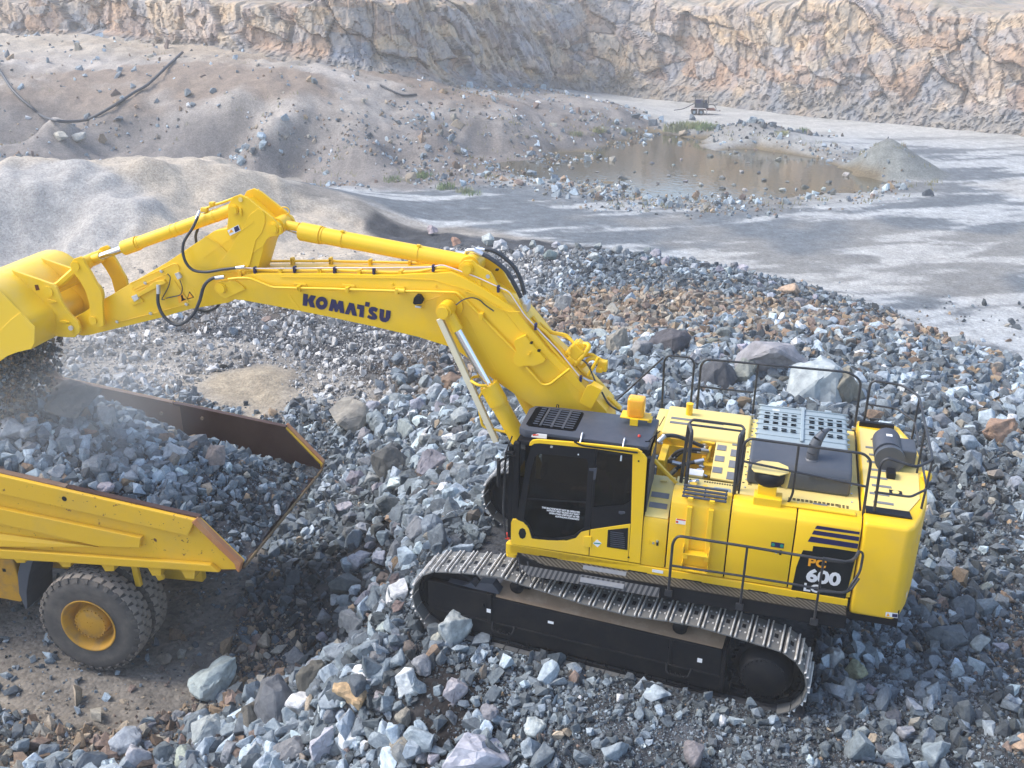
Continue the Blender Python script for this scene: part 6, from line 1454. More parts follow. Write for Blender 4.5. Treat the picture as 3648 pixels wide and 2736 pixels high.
tiny = rng.uniform(0, 1, len(x)) < .5; s = s * np.where(tiny, .60, 1.0); grav = np.maximum(sstep(1.0, -.5, x) * sstep(1.5, 2.6, y), sstep(-4.5, -6.5, x) * sstep(-6, -3, y)); s = s * (1 - .38 * grav) * (1 - .42 * light_side); s = np.minimum(s, .42); 
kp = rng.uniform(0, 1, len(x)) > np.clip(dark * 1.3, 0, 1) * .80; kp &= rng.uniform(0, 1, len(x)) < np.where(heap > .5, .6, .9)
x, y, r, s, heap, dark, light_side = (q[kp] for q in (x, y, r, s, heap, dark, light_side))
brown = np.clip(.03 + .14 * light_side + .85 * sstep(-.15, .45, fbm(x * .13 + 3, y * .16, oct=3, seed=101) + .6 * sstep(-9, -15, y) * sstep(11, 3, x) - .40) + .06 * light_side - dark * .5 + .62 * np.exp(-(((x + 4) / 7.5) ** 2 + ((y + 18.5) / 6.0) ** 2)) - light_side * .35, .03, .85)
patch = fbm(x * .55, y * .55, oct=3, seed=131)
z = height(x, y) + s * rng.uniform(.0, .28, len(x)) + heap * rng.uniform(0, .12, len(x))
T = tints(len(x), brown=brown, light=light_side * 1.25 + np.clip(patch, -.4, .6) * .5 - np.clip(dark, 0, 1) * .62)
warm_ = (light_side * .9)[:, None]; T = T * (1 - warm_) + (T.mean(1, keepdims=True) * np.array([1.04, 1.0, .95])) * warm_
scatter('rubble', np.stack([x, y, z], 1), s, T, kind='stuff')
proto_big = bpy.data.collections.new('block_kinds')
def boulder_i(k):
    me = boulder_me(800 + k, n=rnd.choice((11, 13, 15)), flat=(1, rnd.uniform(.7, .95), rnd.uniform(.55, .8)), res=.2); me.materials.clear(); me.materials.append(M['stone_i']); return me
for k in range(16): proto_big.objects.link(bpy.data.objects.new('block_kind', boulder_i(k)))
x, y, r = polar_points(48000, 7.6, 40, -31, 54); LOW = [(1.4,3.0),(3.4,2.2),(4.6,.8),(6.6,1.6),(6.6,3.2),(8.6,3.4),(9,6),(3,8),(.5,7)]
hp = np.maximum(sstep(-.8, .8, poly_sd(x, y, HEAP)), sstep(-.3, .6, poly_sd(x, y, LOW)) * .8); fringe = sstep(-4.5, -1, poly_sd(x, y, HEAP)) * .16 * masks(x, y)['pile']
dk2 = np.exp(-(((x - 2.3) / .8) ** 2 + ((y - 3.2) / .95) ** 2)); kp = (rng.uniform(0, 1, len(x)) < np.maximum(np.maximum(hp * .85, fringe), .02 * masks(x, y)['pile']) * np.clip(14 / r, 0, 1.2) * (1 - dk2 * .95)) & ~in_tracks(x, y, .1) & ~((x > 5.9) & (y > -2.8) & (y < 1.9)); x, y, r, hp = x[kp], y[kp], r[kp], hp[kp]
s = np.clip(.0175 * r * np.minimum(rng.uniform(0, 1, len(x)) ** (-1 / 2.4), 3), .12, .62)
brown = .03 + .3 * sstep(-9, -18, y)
scatter('block_rubble', np.stack([x, y, hh(np.stack([x, y], 1)) + s * .12 + rng.uniform(0, .08, len(x))], 1), s, tints(len(x), brown=brown, light=rng.uniform(.15, .85, len(x))), col=proto_big, kind='stuff')
print('blocks', len(x))
# stones on the far slopes, shores and at the foot of the faces
x, y, r = polar_points(60000, 42, 118, -30, 45); mk = masks(x, y); h = height(x, y, mk)
dens = np.maximum(mk['emb'] * (.06 + .55 * sstep(1.0, -2.2, h) * sstep(-.3, .3, fbm(x * .15, y * .2, oct=3, seed=141) + .1)), mk['shore'] * sstep(.2, -.1, mk['pond'] * .3) * .5 * (sstep(-.3, .3, fbm(x * .25, y * .25, oct=3, seed=143))))
near_shore = sstep(-6, -1, mk['pond']) * sstep(2.6, .2, mk['pond'] + fbm(x * .5, y * .5, oct=2, seed=163) * 1.2) * sstep(-55, -49, y) * sstep(-4, 4, x); dens = np.maximum(dens, near_shore * .95)
gd = G(1640, 268, -2); dens = np.maximum(dens, np.exp(-(((x - gd.x) / 4.0) ** 2 + ((y - gd.y) / 4) ** 2)) * 1.2)
keep = rng.uniform(0, 1, len(x)) < dens; x, y, r, h = x[keep], y[keep], r[keep], h[keep]
s = np.minimum(.0032 * r * rng.uniform(.7, 1, len(x)) * np.minimum(rng.uniform(0, 1, len(x)) ** (-1 / 2.6), 5), 1.1)
dump_ = np.hypot(x - gd.x, y - gd.y) < 6; T = tints(len(x), brown=np.where(dump_, .08, .35), light=rng.uniform(.2, 1.2, len(x)) - dump_ * .75)
scatter('scree', np.stack([x, y, np.where(mk['pond'][keep] > -.3, np.maximum(h, WATER_Z - .03), h) + s * .1], 1), s, T, kind='stuff')
# load in the truck body
def load_h(x, y):
    c = np.interp(x, [-2.9, -2.5, -1.4, .2, 1.5, 2.6, 3.4], [2.28, 2.48, 3.05, 3.58, 3.98, 4.05, 3.95]); f = np.interp(x, [-2.9, -2.5, -1, -.16, .43, 1.57, 2.3, 3.4], [2.27, 2.30, 2.46, 2.58, 2.95, 3.35, 3.5, 3.6]); nn = np.interp(x, [-2.9, -1.4, 1.2, 3.4], [2.27, 2.70, 3.30, 3.6])
    t = np.clip(y / 1.75, -1, 1); return np.where(t < 0, c + (f - c) * (-t) ** 1.6, c + (nn - c) * t ** 1.8)
gx, gy = np.meshgrid(np.linspace(-2.87, 3.3, 120), np.linspace(-1.72, 1.72, 70)); gz = load_h(gx, gy) - .0 + fbm(gx * 4, gy * 4, oct=3, seed=151) * .05
lc = np.ones(gx.shape + (3,)) * np.array([.07, .07, .075])
LD = thing('rock_load', 'heap of broken grey rock filling the tipper body of the dump truck', 'rock load', TRK, None)
lo_ = link('load_surface', grid_mesh('load_surface', gx, gy, gz, lc, M['ground']), LD)
n = 15000; x = rng.uniform(-2.84, 3.2, n); y = rng.uniform(-1.70, 1.70, n)
fine = sstep(-1.2, -2.4, x); s = .040 * np.minimum(rng.uniform(0, 1, n) ** (-1 / 1.4), 9) * (1.1 - fine * .45); keep = rng.uniform(0, 1, n) < .62; x, y, s, fine = x[keep], y[keep], s[keep], fine[keep]
z = load_h(x, y) + s * .12 + rng.uniform(0, .04, len(x)); mm_ = np.abs(y) + s * .5 < 1.73; x, y, z, s, fine = (q[mm_] for q in (x, y, z, s, fine))
T = tints(len(x), brown=np.full(len(x), .06), light=.40 - fine * .6)
scatter('load_rubble', np.stack([x, y, z], 1), s, T, LD, kind='stuff')
# ------------------------------------------------------------------ single boulders
BM = [boulder_me(500 + k, n=rnd.choice((11, 13, 16)), flat=(1, rnd.uniform(.7, .95), rnd.uniform(.6, .85))) for k in range(22)]
BLUE, PALE, DARK, BROWN, TAN, OLIVE = (.19,.195,.21), (.38,.38,.375), (.075,.077,.085), (.21,.14,.095), (.38,.26,.15), (.21,.205,.175)
neutral = lambda t: tuple(.8 * sum(t) / 3 * k + .2 * c for c, k in zip(t, (.965, 1.0, 1.045))) if t[2] > t[0] - .01 else t
def boulder(px_, py_, w_px, tint, label, group=None, hs=.8, seed=None, name='boulder', rot=None, sink=.22, mesh=None, at=None, depth=None):
    """px_, py_: centre of the block in the photograph; w_px: its width there"""
    base = at if at is not None else drop(px_, py_ + w_px * hs * .30)
    dist = (base - CAM_LOC).dot(CAM_FWD); s = w_px * K / FPX * dist * 1.18
    r = random.Random(seed if seed is not None else int(px_ * 7 + py_ * 13))
    me = mesh or BM[r.randrange(len(BM))]
    o = link(name, me, None, label=label, category='boulder')
    if group: o['group'] = group
    o['tint'] = [c * r.uniform(.95, 1.08) for c in neutral(tint)]
    e = rot or (r.uniform(-.35, .35), r.uniform(-.35, .35), r.uniform(0, 6.28))
    o.matrix_world = Matrix.Translation(base + Vector((0, 0, s * hs * (.5 - sink)))) @ (Matrix.Rotation(e[2], 4, 'Z') @ Matrix.Rotation(e[1], 4, 'Y') @ Matrix.Rotation(e[0], 4, 'X')) @ Matrix.Diagonal((s * 1.12, s * 1.12, s * hs * 1.35, 1))
    return o
SINGLE = [
 (1757,832,112,PALE,'largest pale grey pyramid-shaped rock behind the handrail of the excavator',.9),
 (1668,785,120,(.25,.27,.28),'broad grey rock with a dark ridge behind the pale pyramid rock',.75),
 (1822,835,62,OLIVE,'tall leaning olive-grey slab beside the pale pyramid rock',1.5),
 (1442,742,62,DARK,'dark rounded boulder above the front loop of the far handrail',.95),
 (1545,815,64,DARK,'dark boulder seen through the first bay of the far handrail',1.05),
 (1602,812,54,(.20,.20,.19),'grey-brown boulder next to the dark one behind the handrail',.95),
 (1340,748,46,(.30,.26,.22),'tan-faced upright block beyond the foot of the boom',1.3),
 (1388,755,50,(.27,.26,.25),'flat-topped pale block beside the tan upright block',1.0),
 (1215,655,30,(.40,.39,.37),'white streaked block standing against the back of the boom',1.6),
 (745,906,78,(.26,.24,.215),'rounded dusty grey-brown boulder lying alone behind the truck body',.65),
 (978,826,66,(.17,.115,.09),'brown boulder on the dark ledge left of the boom cylinder',.6),
 (985,1362,76,PALE,'large pale angular rock leaning on the front of the near track',1.05),
 (945,1385,26,(.33,.32,.30),'thin pale shard beside the rock leaning on the track',1.4),
 (760,1492,70,(.48,.30,.17),'orange-tan block on dark soil in front of the track',.85),
 (468,1462,96,(.36,.40,.44),'large light blue rock lying behind the truck wheel',.8),
 (590,1520,112,(.13,.14,.125),'large dark olive boulder in the middle of the lower heap',1.0),
 (545,1560,66,(.12,.11,.10),'dark brown boulder below the olive boulder',1.0),
 (675,1475,60,(.10,.09,.085),'tall dark slab between the olive boulder and the orange block',1.5),
 (710,1603,86,(.38,.42,.46),'pale five-sided rock near the bottom of the heap',.95),
 (625,1622,80,(.17,.18,.19),'flat grey slab left of the five-sided rock',.9),
 (455,1575,78,(.32,.34,.34),'mottled grey-green rock above the bottom edge',.9),
 (505,1620,58,(.20,.25,.27),'teal-grey block with a light flat top near the bottom edge',1.0),
 (548,1632,46,(.33,.35,.36),'upright pale block between two slabs at the bottom edge',1.4),
 (275,1600,70,(.27,.31,.34),'blue rock at the left end of the lower heap',.8),
 (300,1640,52,(.34,.35,.35),'pointed pale shard at the left end of the lower heap',1.3),
 (398,1640,50,(.38,.37,.33),'pale block with a tan corner at the bottom edge',.9),
 (1030,1625,150,(.40,.42,.44),'very large pale rock cut by the bottom edge below the track',.7),
 (985,1485,56,(.30,.33,.36),'rough light blue block on the slope below the track front',1.0),
 (690,1440,46,(.26,.27,.28),'grey block beside the thin white stone in the heap',.9),
 (1152,1572,44,(.44,.46,.47),'small bright flat stone in the gravel below the track',1.1),
 (1052,1545,44,(.20,.20,.22),'purple-grey boulder in the gravel below the track',1.1),
 (1500,1622,52,(.20,.18,.18),'red-tinged grey boulder standing alone in the gravel below the sprocket',1.35),
 (1795,1420,44,(.36,.37,.37),'pale grey boulder right of the rear end of the track',1.0),
 (1845,1450,46,(.27,.28,.20),'moss-green stone right of the rear end of the track',.8),
 (2160,935,70,(.28,.19,.12),'rust-brown boulder at the edge of the heap right of the excavator',.85),
 (1700,628,44,(.42,.32,.23),'tan boulder in the row above the brown rubble',.75),
 (1742,708,40,(.44,.33,.22),'rounded light tan boulder in the brown rubble',.75),
 (1952,716,56,(.33,.33,.31),'large light grey boulder on the crest beside the pit floor',.8),
 (2070,745,48,(.16,.17,.19),'dark cracked boulder on the crest beside the pit floor',.8),
 (1750,672,44,(.36,.42,.46),'pale blue splintered rock above the brown rubble',.6),
 (932,500,34,(.30,.29,.28),'grey boulder at the toe of the sand stockpile',.8),
 (982,525,34,(.30,.18,.12),'red-brown boulder at the toe of the sand stockpile',.7),
 (880,925,46,(.24,.30,.34),'light blue upright block behind the cylinder of the boom',1.2),
 (1000,905,52,(.30,.31,.30),'bulky grey block between the boom cylinder and the brown boulder',1.1),
 (1935,1110,44,(.25,.25,.24),'grey block touching the counterweight corner on the far side',1.1),
 (2120,1390,54,(.27,.28,.29),'pale block alone in the rubble at the right edge',.8),
 (133,296,30,(.36,.34,.31),'cream boulder at the foot of the left slope',.7),
 (172,298,30,(.33,.32,.31),'pale grey boulder next to the cream one at the foot of the left slope',.7),
]
for i, (x, y, w_, t, lb, hs) in enumerate(SINGLE): boulder(x, y, w_ * (1.3 if i < 10 else 1.08), t, lb, hs=hs, seed=900 + i)
def in_poly(x, y, P):
    c = False
    for i in range(len(P)):
        a, b = P[i], P[(i + 1) % len(P)]
        if (a[1] > y) != (b[1] > y) and x < (b[0] - a[0]) * (y - a[1]) / (b[1] - a[1]) + a[0]: c = not c
    return c
taken = [(x, y, w_) for x, y, w_, *_ in SINGLE]
SHADES = [(.10, 'dark'), (.17, 'mid-grey'), (.23, 'blue-grey'), (.30, 'light grey'), (9, 'pale')]
MARKS = [((870,1330), 'near the front end of the near track'), ((700,1010), 'close to the tail of the truck body'), ((1060,960), 'under the boom cylinder'), ((950,870), 'on the dark ledge left of the boom'), ((800,1150), 'midway between truck tail and cab'), ((1040,1130), 'in front of the black idler of the far track'),
    ((760,1500), 'near the orange-tan block'), ((560,1500), 'around the large dark olive boulder'), ((300,1600), 'at the left end of the lower heap'), ((1000,1600), 'near the very large pale rock at the bottom'), ((720,1280), 'on the slope down to the truck wheels'), ((1440,720), 'above the front loop of the far handrail'),
    ((1600,760), 'next to the broad grey rock behind the handrails'), ((1850,820), 'by the leaning olive-grey slab'), ((1320,740), 'just beyond the foot of the boom'), ((1100,535), 'where the row of blocks starts near the sand'), ((1400,560), 'in the edging row below the pond'), ((1650,600), 'in the edging row above the brown rubble'), ((1880,700), 'in the edging row by the pale floor'), ((2130,800), 'in the edging row at the right side'), ((2120,1100), 'right of the counterweight'), ((2100,1500), 'in the gravel at the lower right'), ((1850,1550), 'behind the sprocket end of the track')]
OWN = [((x, y), ' '.join(lb.split()[:4]) if False else lb_) for x, y, lb, lb_ in [(745,906,0,'dusty boulder lying alone behind the truck'), (978,826,0,'brown boulder on the dark ledge'), (1000,905,0,'bulky block beside the boom cylinder'), (468,1462,0,'large light blue rock behind the wheel'), (590,1520,0,'large dark olive boulder'), (760,1492,0,'orange-tan block on dark soil'), (710,1603,0,'five-sided pale rock'), (455,1575,0,'mottled grey-green rock'), (985,1485,0,'rough light blue block on the slope'), (690,1440,0,'thin white stone in the heap'), (985,1362,0,'pale rock leaning on the track'), (1700,628,0,'tan boulder of the edging row'), (1952,716,0,'large light grey crest boulder'), (2160,935,0,'rust-brown boulder'), (1795,1420,0,'pale boulder behind the sprocket'), (2120,1390,0,'lone pale block at the right edge')]]
def describe(x, y, w_, tint, hs, w0, w1):
    sh_ = next(n for t, n in SHADES if sum(tint) / 3 < t) if abs(tint[0] - tint[2]) < .06 or tint[2] > tint[0] else 'brownish'
    sz = 'small' if w_ < w0 * 1.25 else ('large' if w_ > w1 * .7 else 'medium')
    fm = 'upright block' if hs > 1.0 else ('flat slab' if hs < .78 else 'angular block')
    m_ = min(MARKS + OWN, key=lambda m: math.hypot(x - m[0][0], y - m[0][1])); dx, dy = x - m_[0][0], y - m_[0][1]
    if m_ in OWN: return '%s %s %s %s the %s' % (sz, sh_, fm, ('right of' if dx > 0 else 'left of') if abs(dx) > abs(dy) else ('below' if dy > 0 else 'above'), m_[1])
    return '%s %s %s %s' % (sz, sh_, fm, m_[1])
USED = set()
def unique_label(x, y, w_, tn, hs_, w0, w1):
    s = describe(x, y, w_, tn, hs_, w0, w1)
    if s in USED:
        near_ = sorted(OWN, key=lambda m: math.hypot(x - m[0][0], y - m[0][1])); head = ' '.join(s.split()[:4 if s.split()[2] in ('angular', 'flat', 'upright') else 3])
        for i, j in ((0, 1), (0, 2), (1, 2), (0, 3), (1, 3)):
            t = '%s between the %s and the %s' % (head, ' '.join(near_[i][1].split()[:4]), ' '.join(near_[j][1].split()[:4]))
            if t not in USED: s = t; break
    USED.add(s); return s
def batch(poly, n, w0, w1, cols, label, group, hs=(.7, 1.1), gap=.42, name='boulder', mesh=None, skip=None):
    k = 0; tries = 0; xs = [p[0] for p in poly]; ys = [p[1] for p in poly]
    while k < n and tries < n * 40:
        tries += 1; x, y = rnd.uniform(min(xs), max(xs)), rnd.uniform(min(ys), max(ys)); w_ = w0 * (w1 / w0) ** (rnd.random() ** 1.8)
        if not in_poly(x, y, poly) or any(math.hypot(x - a, y - b) < (w_ + c) * gap for a, b, c in taken): continue
        p = drop(x, y + w_ * .25)
        if in_tracks(np.array([p.x]), np.array([p.y]), .12)[0]: continue
        if p.x > 5.7 and -3 < p.y < 2: continue
        tn, hs_ = rnd.choice(cols), rnd.uniform(*hs); boulder(x, y, w_, tn, unique_label(x, y, w_, tn, hs_, w0, w1), group, hs=hs_, seed=rnd.randrange(10**6), name=name, mesh=mesh, at=p); taken.append((x, y, w_)); k += 1
    return k
BL = [(.13,.15,.17), (.17,.19,.21), (.20,.22,.24), (.26,.28,.30), (.09,.10,.115), (.34,.36,.38)]
batch([(720,860),(860,850),(960,800),(1040,850),(1085,960),(1070,1050),(1040,1170),(900,1185),(760,1230),(740,1080),(790,980)], 78, 34, 84, BL, 'blue-grey quarry block in the heap between truck body and cab', 'blocks heaped in front of the cab')
batch([(400,1640),(250,1640),(330,1560),(480,1420),(620,1280),(760,1200),(880,1200),(860,1340),(930,1420),(800,1560),(1000,1650),(700,1655)], 60, 28, 70, BL + [(.14,.11,.10)], 'blue-grey quarry block on the slope below the track front', 'blocks on the slope below the tracks')
batch([(1290,720),(1420,690),(1640,740),(1900,800),(1850,860),(1480,850),(1320,830)], 30, 24, 50, BL + [OLIVE, (.33,.28,.22)], 'grey quarry block on the heap behind the excavator handrails', 'blocks behind the handrails')
berm = [(1040,520),(1250,528),(1400,545),(1520,560),(1600,575),(1700,620),(1800,665),(1900,705),(1960,735),(2060,765),(2200,810),(2212,850),(2050,800),(1900,745),(1800,700),(1700,655),(1580,610),(1400,575),(1200,560),(1050,550)]
batch(berm, 62, 20, 34, [(.30,.34,.37), (.24,.27,.30), (.36,.39,.41), (.17,.19,.21)], 'blue-grey block in the long row edging the pit floor', 'row of blocks along the edge of the pile', gap=.36)
batch([(1950,880),(2212,900),(2212,1640),(1800,1640),(1800,1500),(2020,1300),(2010,1000)], 18, 26, 48, BL, 'grey block half buried in rubble right of the excavator', 'blocks in the rubble right of the excavator')
# rocks lying on the load
def load_rock(sheet, x, y, w_, t, lb, hs=.75, seed=0):
    a = SHEETS[sheet]; d = sight(a[0] + a[2] * x, a[1] + a[2] * (y + w_ * hs * .3)); s = 14.0
    for _ in range(400):
        p = TRKI @ (CAM_LOC + d * s)
        if p.z < load_h(np.array([p.x]), np.array([p.y]))[0] + .02: break
        s += .02
    P = CAM_LOC + d * s; dist = (P - CAM_LOC).dot(CAM_FWD); sc_ = w_ * a[2] / FPX * dist * 1.35; me = BM[seed % len(BM)]
    o = link('boulder', me, None, label=lb, category='boulder'); o['tint'] = list(neutral(t))
    if 'one of' in lb or 'lying loose' in lb: o['group'] = 'larger rocks on the load'
    r = random.Random(seed); o.matrix_world = Matrix.Translation(P + Vector((0, 0, sc_ * hs * .3))) @ Matrix.Rotation(r.uniform(0, 6), 4, 'Z') @ Matrix.Rotation(r.uniform(-.3, .3), 4, 'X') @ Matrix.Diagonal((sc_ * 1.1, sc_ * 1.1, sc_ * hs * 1.3, 1))
for i, q in enumerate([(350,190,250,(.22,.20,.18),'long layered slab lying crosswise on top of the truck load',.55),(1070,455,112,(.24,.20,.18),'round brownish rock against the tail of the truck load',1.0),(985,390,130,(.17,.18,.20),'dark angular rock beside the far wall of the truck body',.75),
   (880,445,110,(.36,.38,.39),'pale pointed rock on the truck load next to the dark angular one',.95),(825,335,80,(.30,.36,.40),'shiny blue rock near the seam of the truck body wall',.7),(480,490,120,(.22,.25,.27),'dark blue-grey rock in the middle of the truck load',.85),
   (540,275,120,(.38,.38,.37),'light grey rock behind the middle of the truck load',.95),(445,330,70,(.30,.18,.12),'small red-brown rock on the truck load',.6),(150,265,80,(.48,.33,.22),'orange stone under the falling rock on the load',.7),(70,330,130,(.33,.36,.39),'large blue-grey rock at the left edge of the load',.9),
   (160,340,110,(.36,.38,.41),'round blue-grey rock right of the large one at the left edge of the load',.9),(350,350,80,(.42,.44,.46),'bright flat stone on the left part of the load',.6),(280,525,80,(.34,.34,.34),'grey rock near the yellow side rail of the truck',.8),(215,575,90,(.36,.30,.24),'tan rock touching the yellow side rail of the truck',.7),
   (520,610,90,(.40,.36,.38),'pinkish pale rock beside the yellow side rail of the truck',.7)]):
    load_rock('c7', q[0], q[1], q[2], q[3], q[4], q[5], 40 + i)
for i in range(26):
    x = rnd.uniform(0, 900); y = rnd.uniform(240, 430) + x * .25
    w_, tn, hs_ = rnd.uniform(45, 90), rnd.choice(BL), rnd.uniform(.6, .95); sh_ = next(n for t, n in SHADES if sum(tn) / 3 < t)
    load_rock('c7', x, y, w_, tn, '%s %s %s rock lying loose on the truck load, %s' % ('big' if w_ > 72 else 'small', sh_, 'blocky' if hs_ > .78 else 'flat', ('near its left end', 'below the falling material', 'beside the long layered slab', 'in the middle', 'by the pale pointed rock', 'towards the tail')[min(5, int(x // 150))]), hs_, 200 + i)
# stones in and round the pond
for x, y, w_ in [(1535,338,10),(1120,330,8),(1408,353,7),(1470,345,7),(1680,346,10),(1590,352,6),(1615,352,6),(1455,357,6),(1600,372,8),(1560,385,9),(1480,392,8),(1650,390,9),(1700,393,7),(1395,330,7),(1180,362,10),(1205,356,8),(1235,364,8),(1150,350,9),(1590,330,8),(1825,380,12),(1790,395,9),(1560,408,10),(1610,412,9),(1500,380,6),(1445,380,7),(1640,374,7),(1420,398,8),(1690,412,10),(1340,384,8),(1370,372,6),(1290,372,6),(1780,410,9),(1540,370,6),(1515,400,9),(1585,400,8),(1740,405,10),(1655,408,7)]:
    p = G(x, y, WATER_Z); boulder(x, y, w_ * 1.5, rnd.choice([(.20,.20,.20), (.12,.12,.12), (.36,.35,.33)]), 'small stone standing out of the shallow brown water', 'stones in the pond', hs=.6, at=p + Vector((0, 0, -.05)), seed=int(x), name='pond_stone')
# ------------------------------------------------------------------ material falling from the bucket
FS = [rock_me(700 + k, M['stone_o'], n=12) for k in range(6)]
for i in range(150):
    t = rnd.random(); P0 = hy('D', rnd.uniform(-30, 95 - 25 * t), 745 + t * 150, 0); X, Y, Zt = P0.x + rnd.gauss(0, .05), rnd.uniform(-.7, .7), P0.z
    s = rnd.uniform(.05, .13) if i > 24 else rnd.uniform(.14, .26)
    o = link('falling_stone', FS[i % 6], None, label='stone dropping from the tipped bucket onto the truck load', category='stone', group='stones falling from the bucket'); o['tint'] = list(rnd.choice([(.20,.18,.16), (.10,.10,.10), (.30,.30,.30), (.25,.21,.16)]))
    o.matrix_world = HOUSE @ Matrix.Translation((X, Y, Zt)) @ Matrix.Rotation(rnd.uniform(0, 6), 4, 'Z') @ Matrix.Rotation(rnd.uniform(0, 3), 4, 'X') @ Matrix.Diagonal((s, s, s * 1.4, 1))
n = 5200; t = rng.uniform(0, 1, n) ** 1.5; pp0 = [hy('D', -60 + 150 * u - 25 * q, 738 + q * 165, 0) for u, q in zip(rng.uniform(0, 1, n), t)]; X = np.array([p.x for p in pp0]); Z_ = np.array([p.z for p in pp0]); Y = rng.uniform(-.75, .75, n)
scatter('falling_debris', np.array([tuple(HOUSE @ Vector(q)) for q in zip(X, Y, Z_)]), rng.uniform(.02, .11, n), tints(n, brown=np.full(n, .35), light=rng.uniform(-.6, .1, n)), kind='stuff')
dv = bpy.data.materials.new('dust'); dv.use_nodes = True; nt = dv.node_tree; nt.nodes.clear(); go = nt.nodes.new('ShaderNodeOutputMaterial'); pv = nt.nodes.new('ShaderNodeVolumePrincipled')
pv.inputs['Color'].default_value = (.97,.93,.87,1); nz = nt.nodes.new('ShaderNodeTexNoise'); nz.inputs['Scale'].default_value = 1.3; nz.inputs['Detail'].default_value = 3
tc = nt.nodes.new('ShaderNodeTexCoord'); nt.links.new(tc.outputs['Object'], nz.inputs['Vector'])
ln_ = nt.nodes.new('ShaderNodeVectorMath'); ln_.operation = 'LENGTH'; nt.links.new(tc.outputs['Object'], ln_.inputs[0])
mr = nt.nodes.new('ShaderNodeMapRange'); mr.inputs[1].default_value = 1.0; mr.inputs[2].default_value = .25; mr.inputs[3].default_value = 0; mr.inputs[4].default_value = .4; nt.links.new(ln_.outputs['Value'], mr.inputs[0])
ml = nt.nodes.new('ShaderNodeMath'); ml.operation = 'MULTIPLY'; nt.links.new(mr.outputs[0], ml.inputs[0]); nt.links.new(nz.outputs[0], ml.inputs[1]); nt.links.new(ml.outputs[0], pv.inputs['Density']); nt.links.new(pv.outputs[0], go.inputs[1])
bm = bmesh.new(); bmesh.ops.create_icosphere(bm, subdivisions=3, radius=1); b = mb(dv); b.addbm(bm); o = b.build('dust'); o['kind'] = 'stuff'
o.matrix_world = HOUSE @ Matrix.Translation((9.9, -.2, 2.0)) @ Matrix.Diagonal((2.5, 2.0, 1.8, 1))
# ------------------------------------------------------------------ pump trailer by the road
p = drop(1516, 247); TM = Matrix.Translation(p) @ Matrix.Rotation(math.radians(8), 4, 'Z')
PT = thing('pump_trailer', 'small two-axle trailer carrying a dark diesel pump beside the haul road', 'trailer', TM)
def pp(b, n, par=None): return b.build(n, par or PT)
for s_ in (1, -1):
    for x in (.78, .12):
        w_ = mb(M['tyre']).lathe([(.0, .0), (.16, 0), (.17, .02), (.27, .02), (.29, -.03), (.29, -.15), (.27, -.19), (0, -.19)], (x, s_ * .82, .28), (0, s_, 0), 22); wo2 = pp(w_, 'wheel'); mb(M['hood_grey']).cyl((x, s_ * .825, .28), (x, s_ * .84, .28), .13, n=16).build('rim', wo2)
    b = mb(mat('mudguard' + str(s_), (.62,.55,.50), .5)); b.prism([(1.18, .52), (1.08, .68), (-.28, .66), (-.42, .50), (-.50, .10), (-.44, .10), (-.34, .50), (-.24, .60), (1.05, .62), (1.12, .52)], *sorted((s_ * .66, s_ * .93)), XZ); b.box((.45, s_ * .90, .40), (.10, .03, .42)); pp(b, 'mudguard')
b = mb(worn('trailer_red', (.16,.05,.03), .7)); b.box((-.1, 0, .50), (2.2, 1.2, .14), bev=.02); b.bar((-1.1, 0, .42), (-1.75, 0, .38), .12, .12); pp(b, 'trailer_bed')
b = mb(mat('drawbar_pale', (.7,.62,.55), .5)); b.bar((-1.05, .2, .46), (-1.7, 0, .40), .09, .14); pp(b, 'drawbar')
b = mb(M['roof_grey']); b.box((.35, 0, 1.0), (.75, .9, .78), bev=.03); b.box((-.25, 0, .86), (.5, .7, .45), bev=.05); b.cyl((-.3, .1, 1.1), (-.3, .1, 1.35), .14, n=14); pp(b, 'engine')
b = mb(M['navy']); b.box((.45, .46, 1.25), (.5, .04, .30)); pp(b, 'control_panel')
b = mb(M['black'])
for x in (.72, -.1, -.55): 
    for y in (.48, -.48): b.bar((x, y, .55), (x, y, 1.62), .035, .035)
for z in (1.30, 1.62): 
    for y in (.48, -.48): b.bar((.72, y, z), (-.55, y, z), .03, .03)
b.tube([(-.6, .3, .98), (-1.05, .3, .96), (-1.3, .3, .7), (-1.3, .3, .45), (-.9, .3, .42)], .03, .12); pp(b, 'roll_frame')
b = mb(M['rubber']); b.curve([(.7, 0, 1.05), (1.2, .1, .80), (1.9, .25, .50), (2.7, .4, .38)], .04); pp(b, 'suction_hose')
# black pipe lying on the left slope
pts = [drop(x * .5, y * .5) for x, y in ((-20,290),(8,330),(50,395),(92,440),(140,480),(182,515),(230,535),(290,541),(370,534),(430,508),(520,455),(580,415),(640,380),(720,305),(790,240))]
pts = [p + Vector((0, 0, .26)) for p in pts]; b = mb(M['rubber']); b.curve(pts, .11, 8, 6); o = b.build('drain_pipe'); o['label'] = 'black plastic pipe sagging across the brown slope on the left'; o['category'] = 'pipe'
pts = [drop(x, y) + Vector((0, 0, .08)) for x, y in ((822,186),(850,200),(872,208),(900,206))]; b = mb(M['rubber']); b.curve(pts, .08, 8, 5); o = b.build('drain_pipe'); o['label'] = 'short piece of dark pipe on the purple spoil near the slope top'; o['category'] = 'pipe'
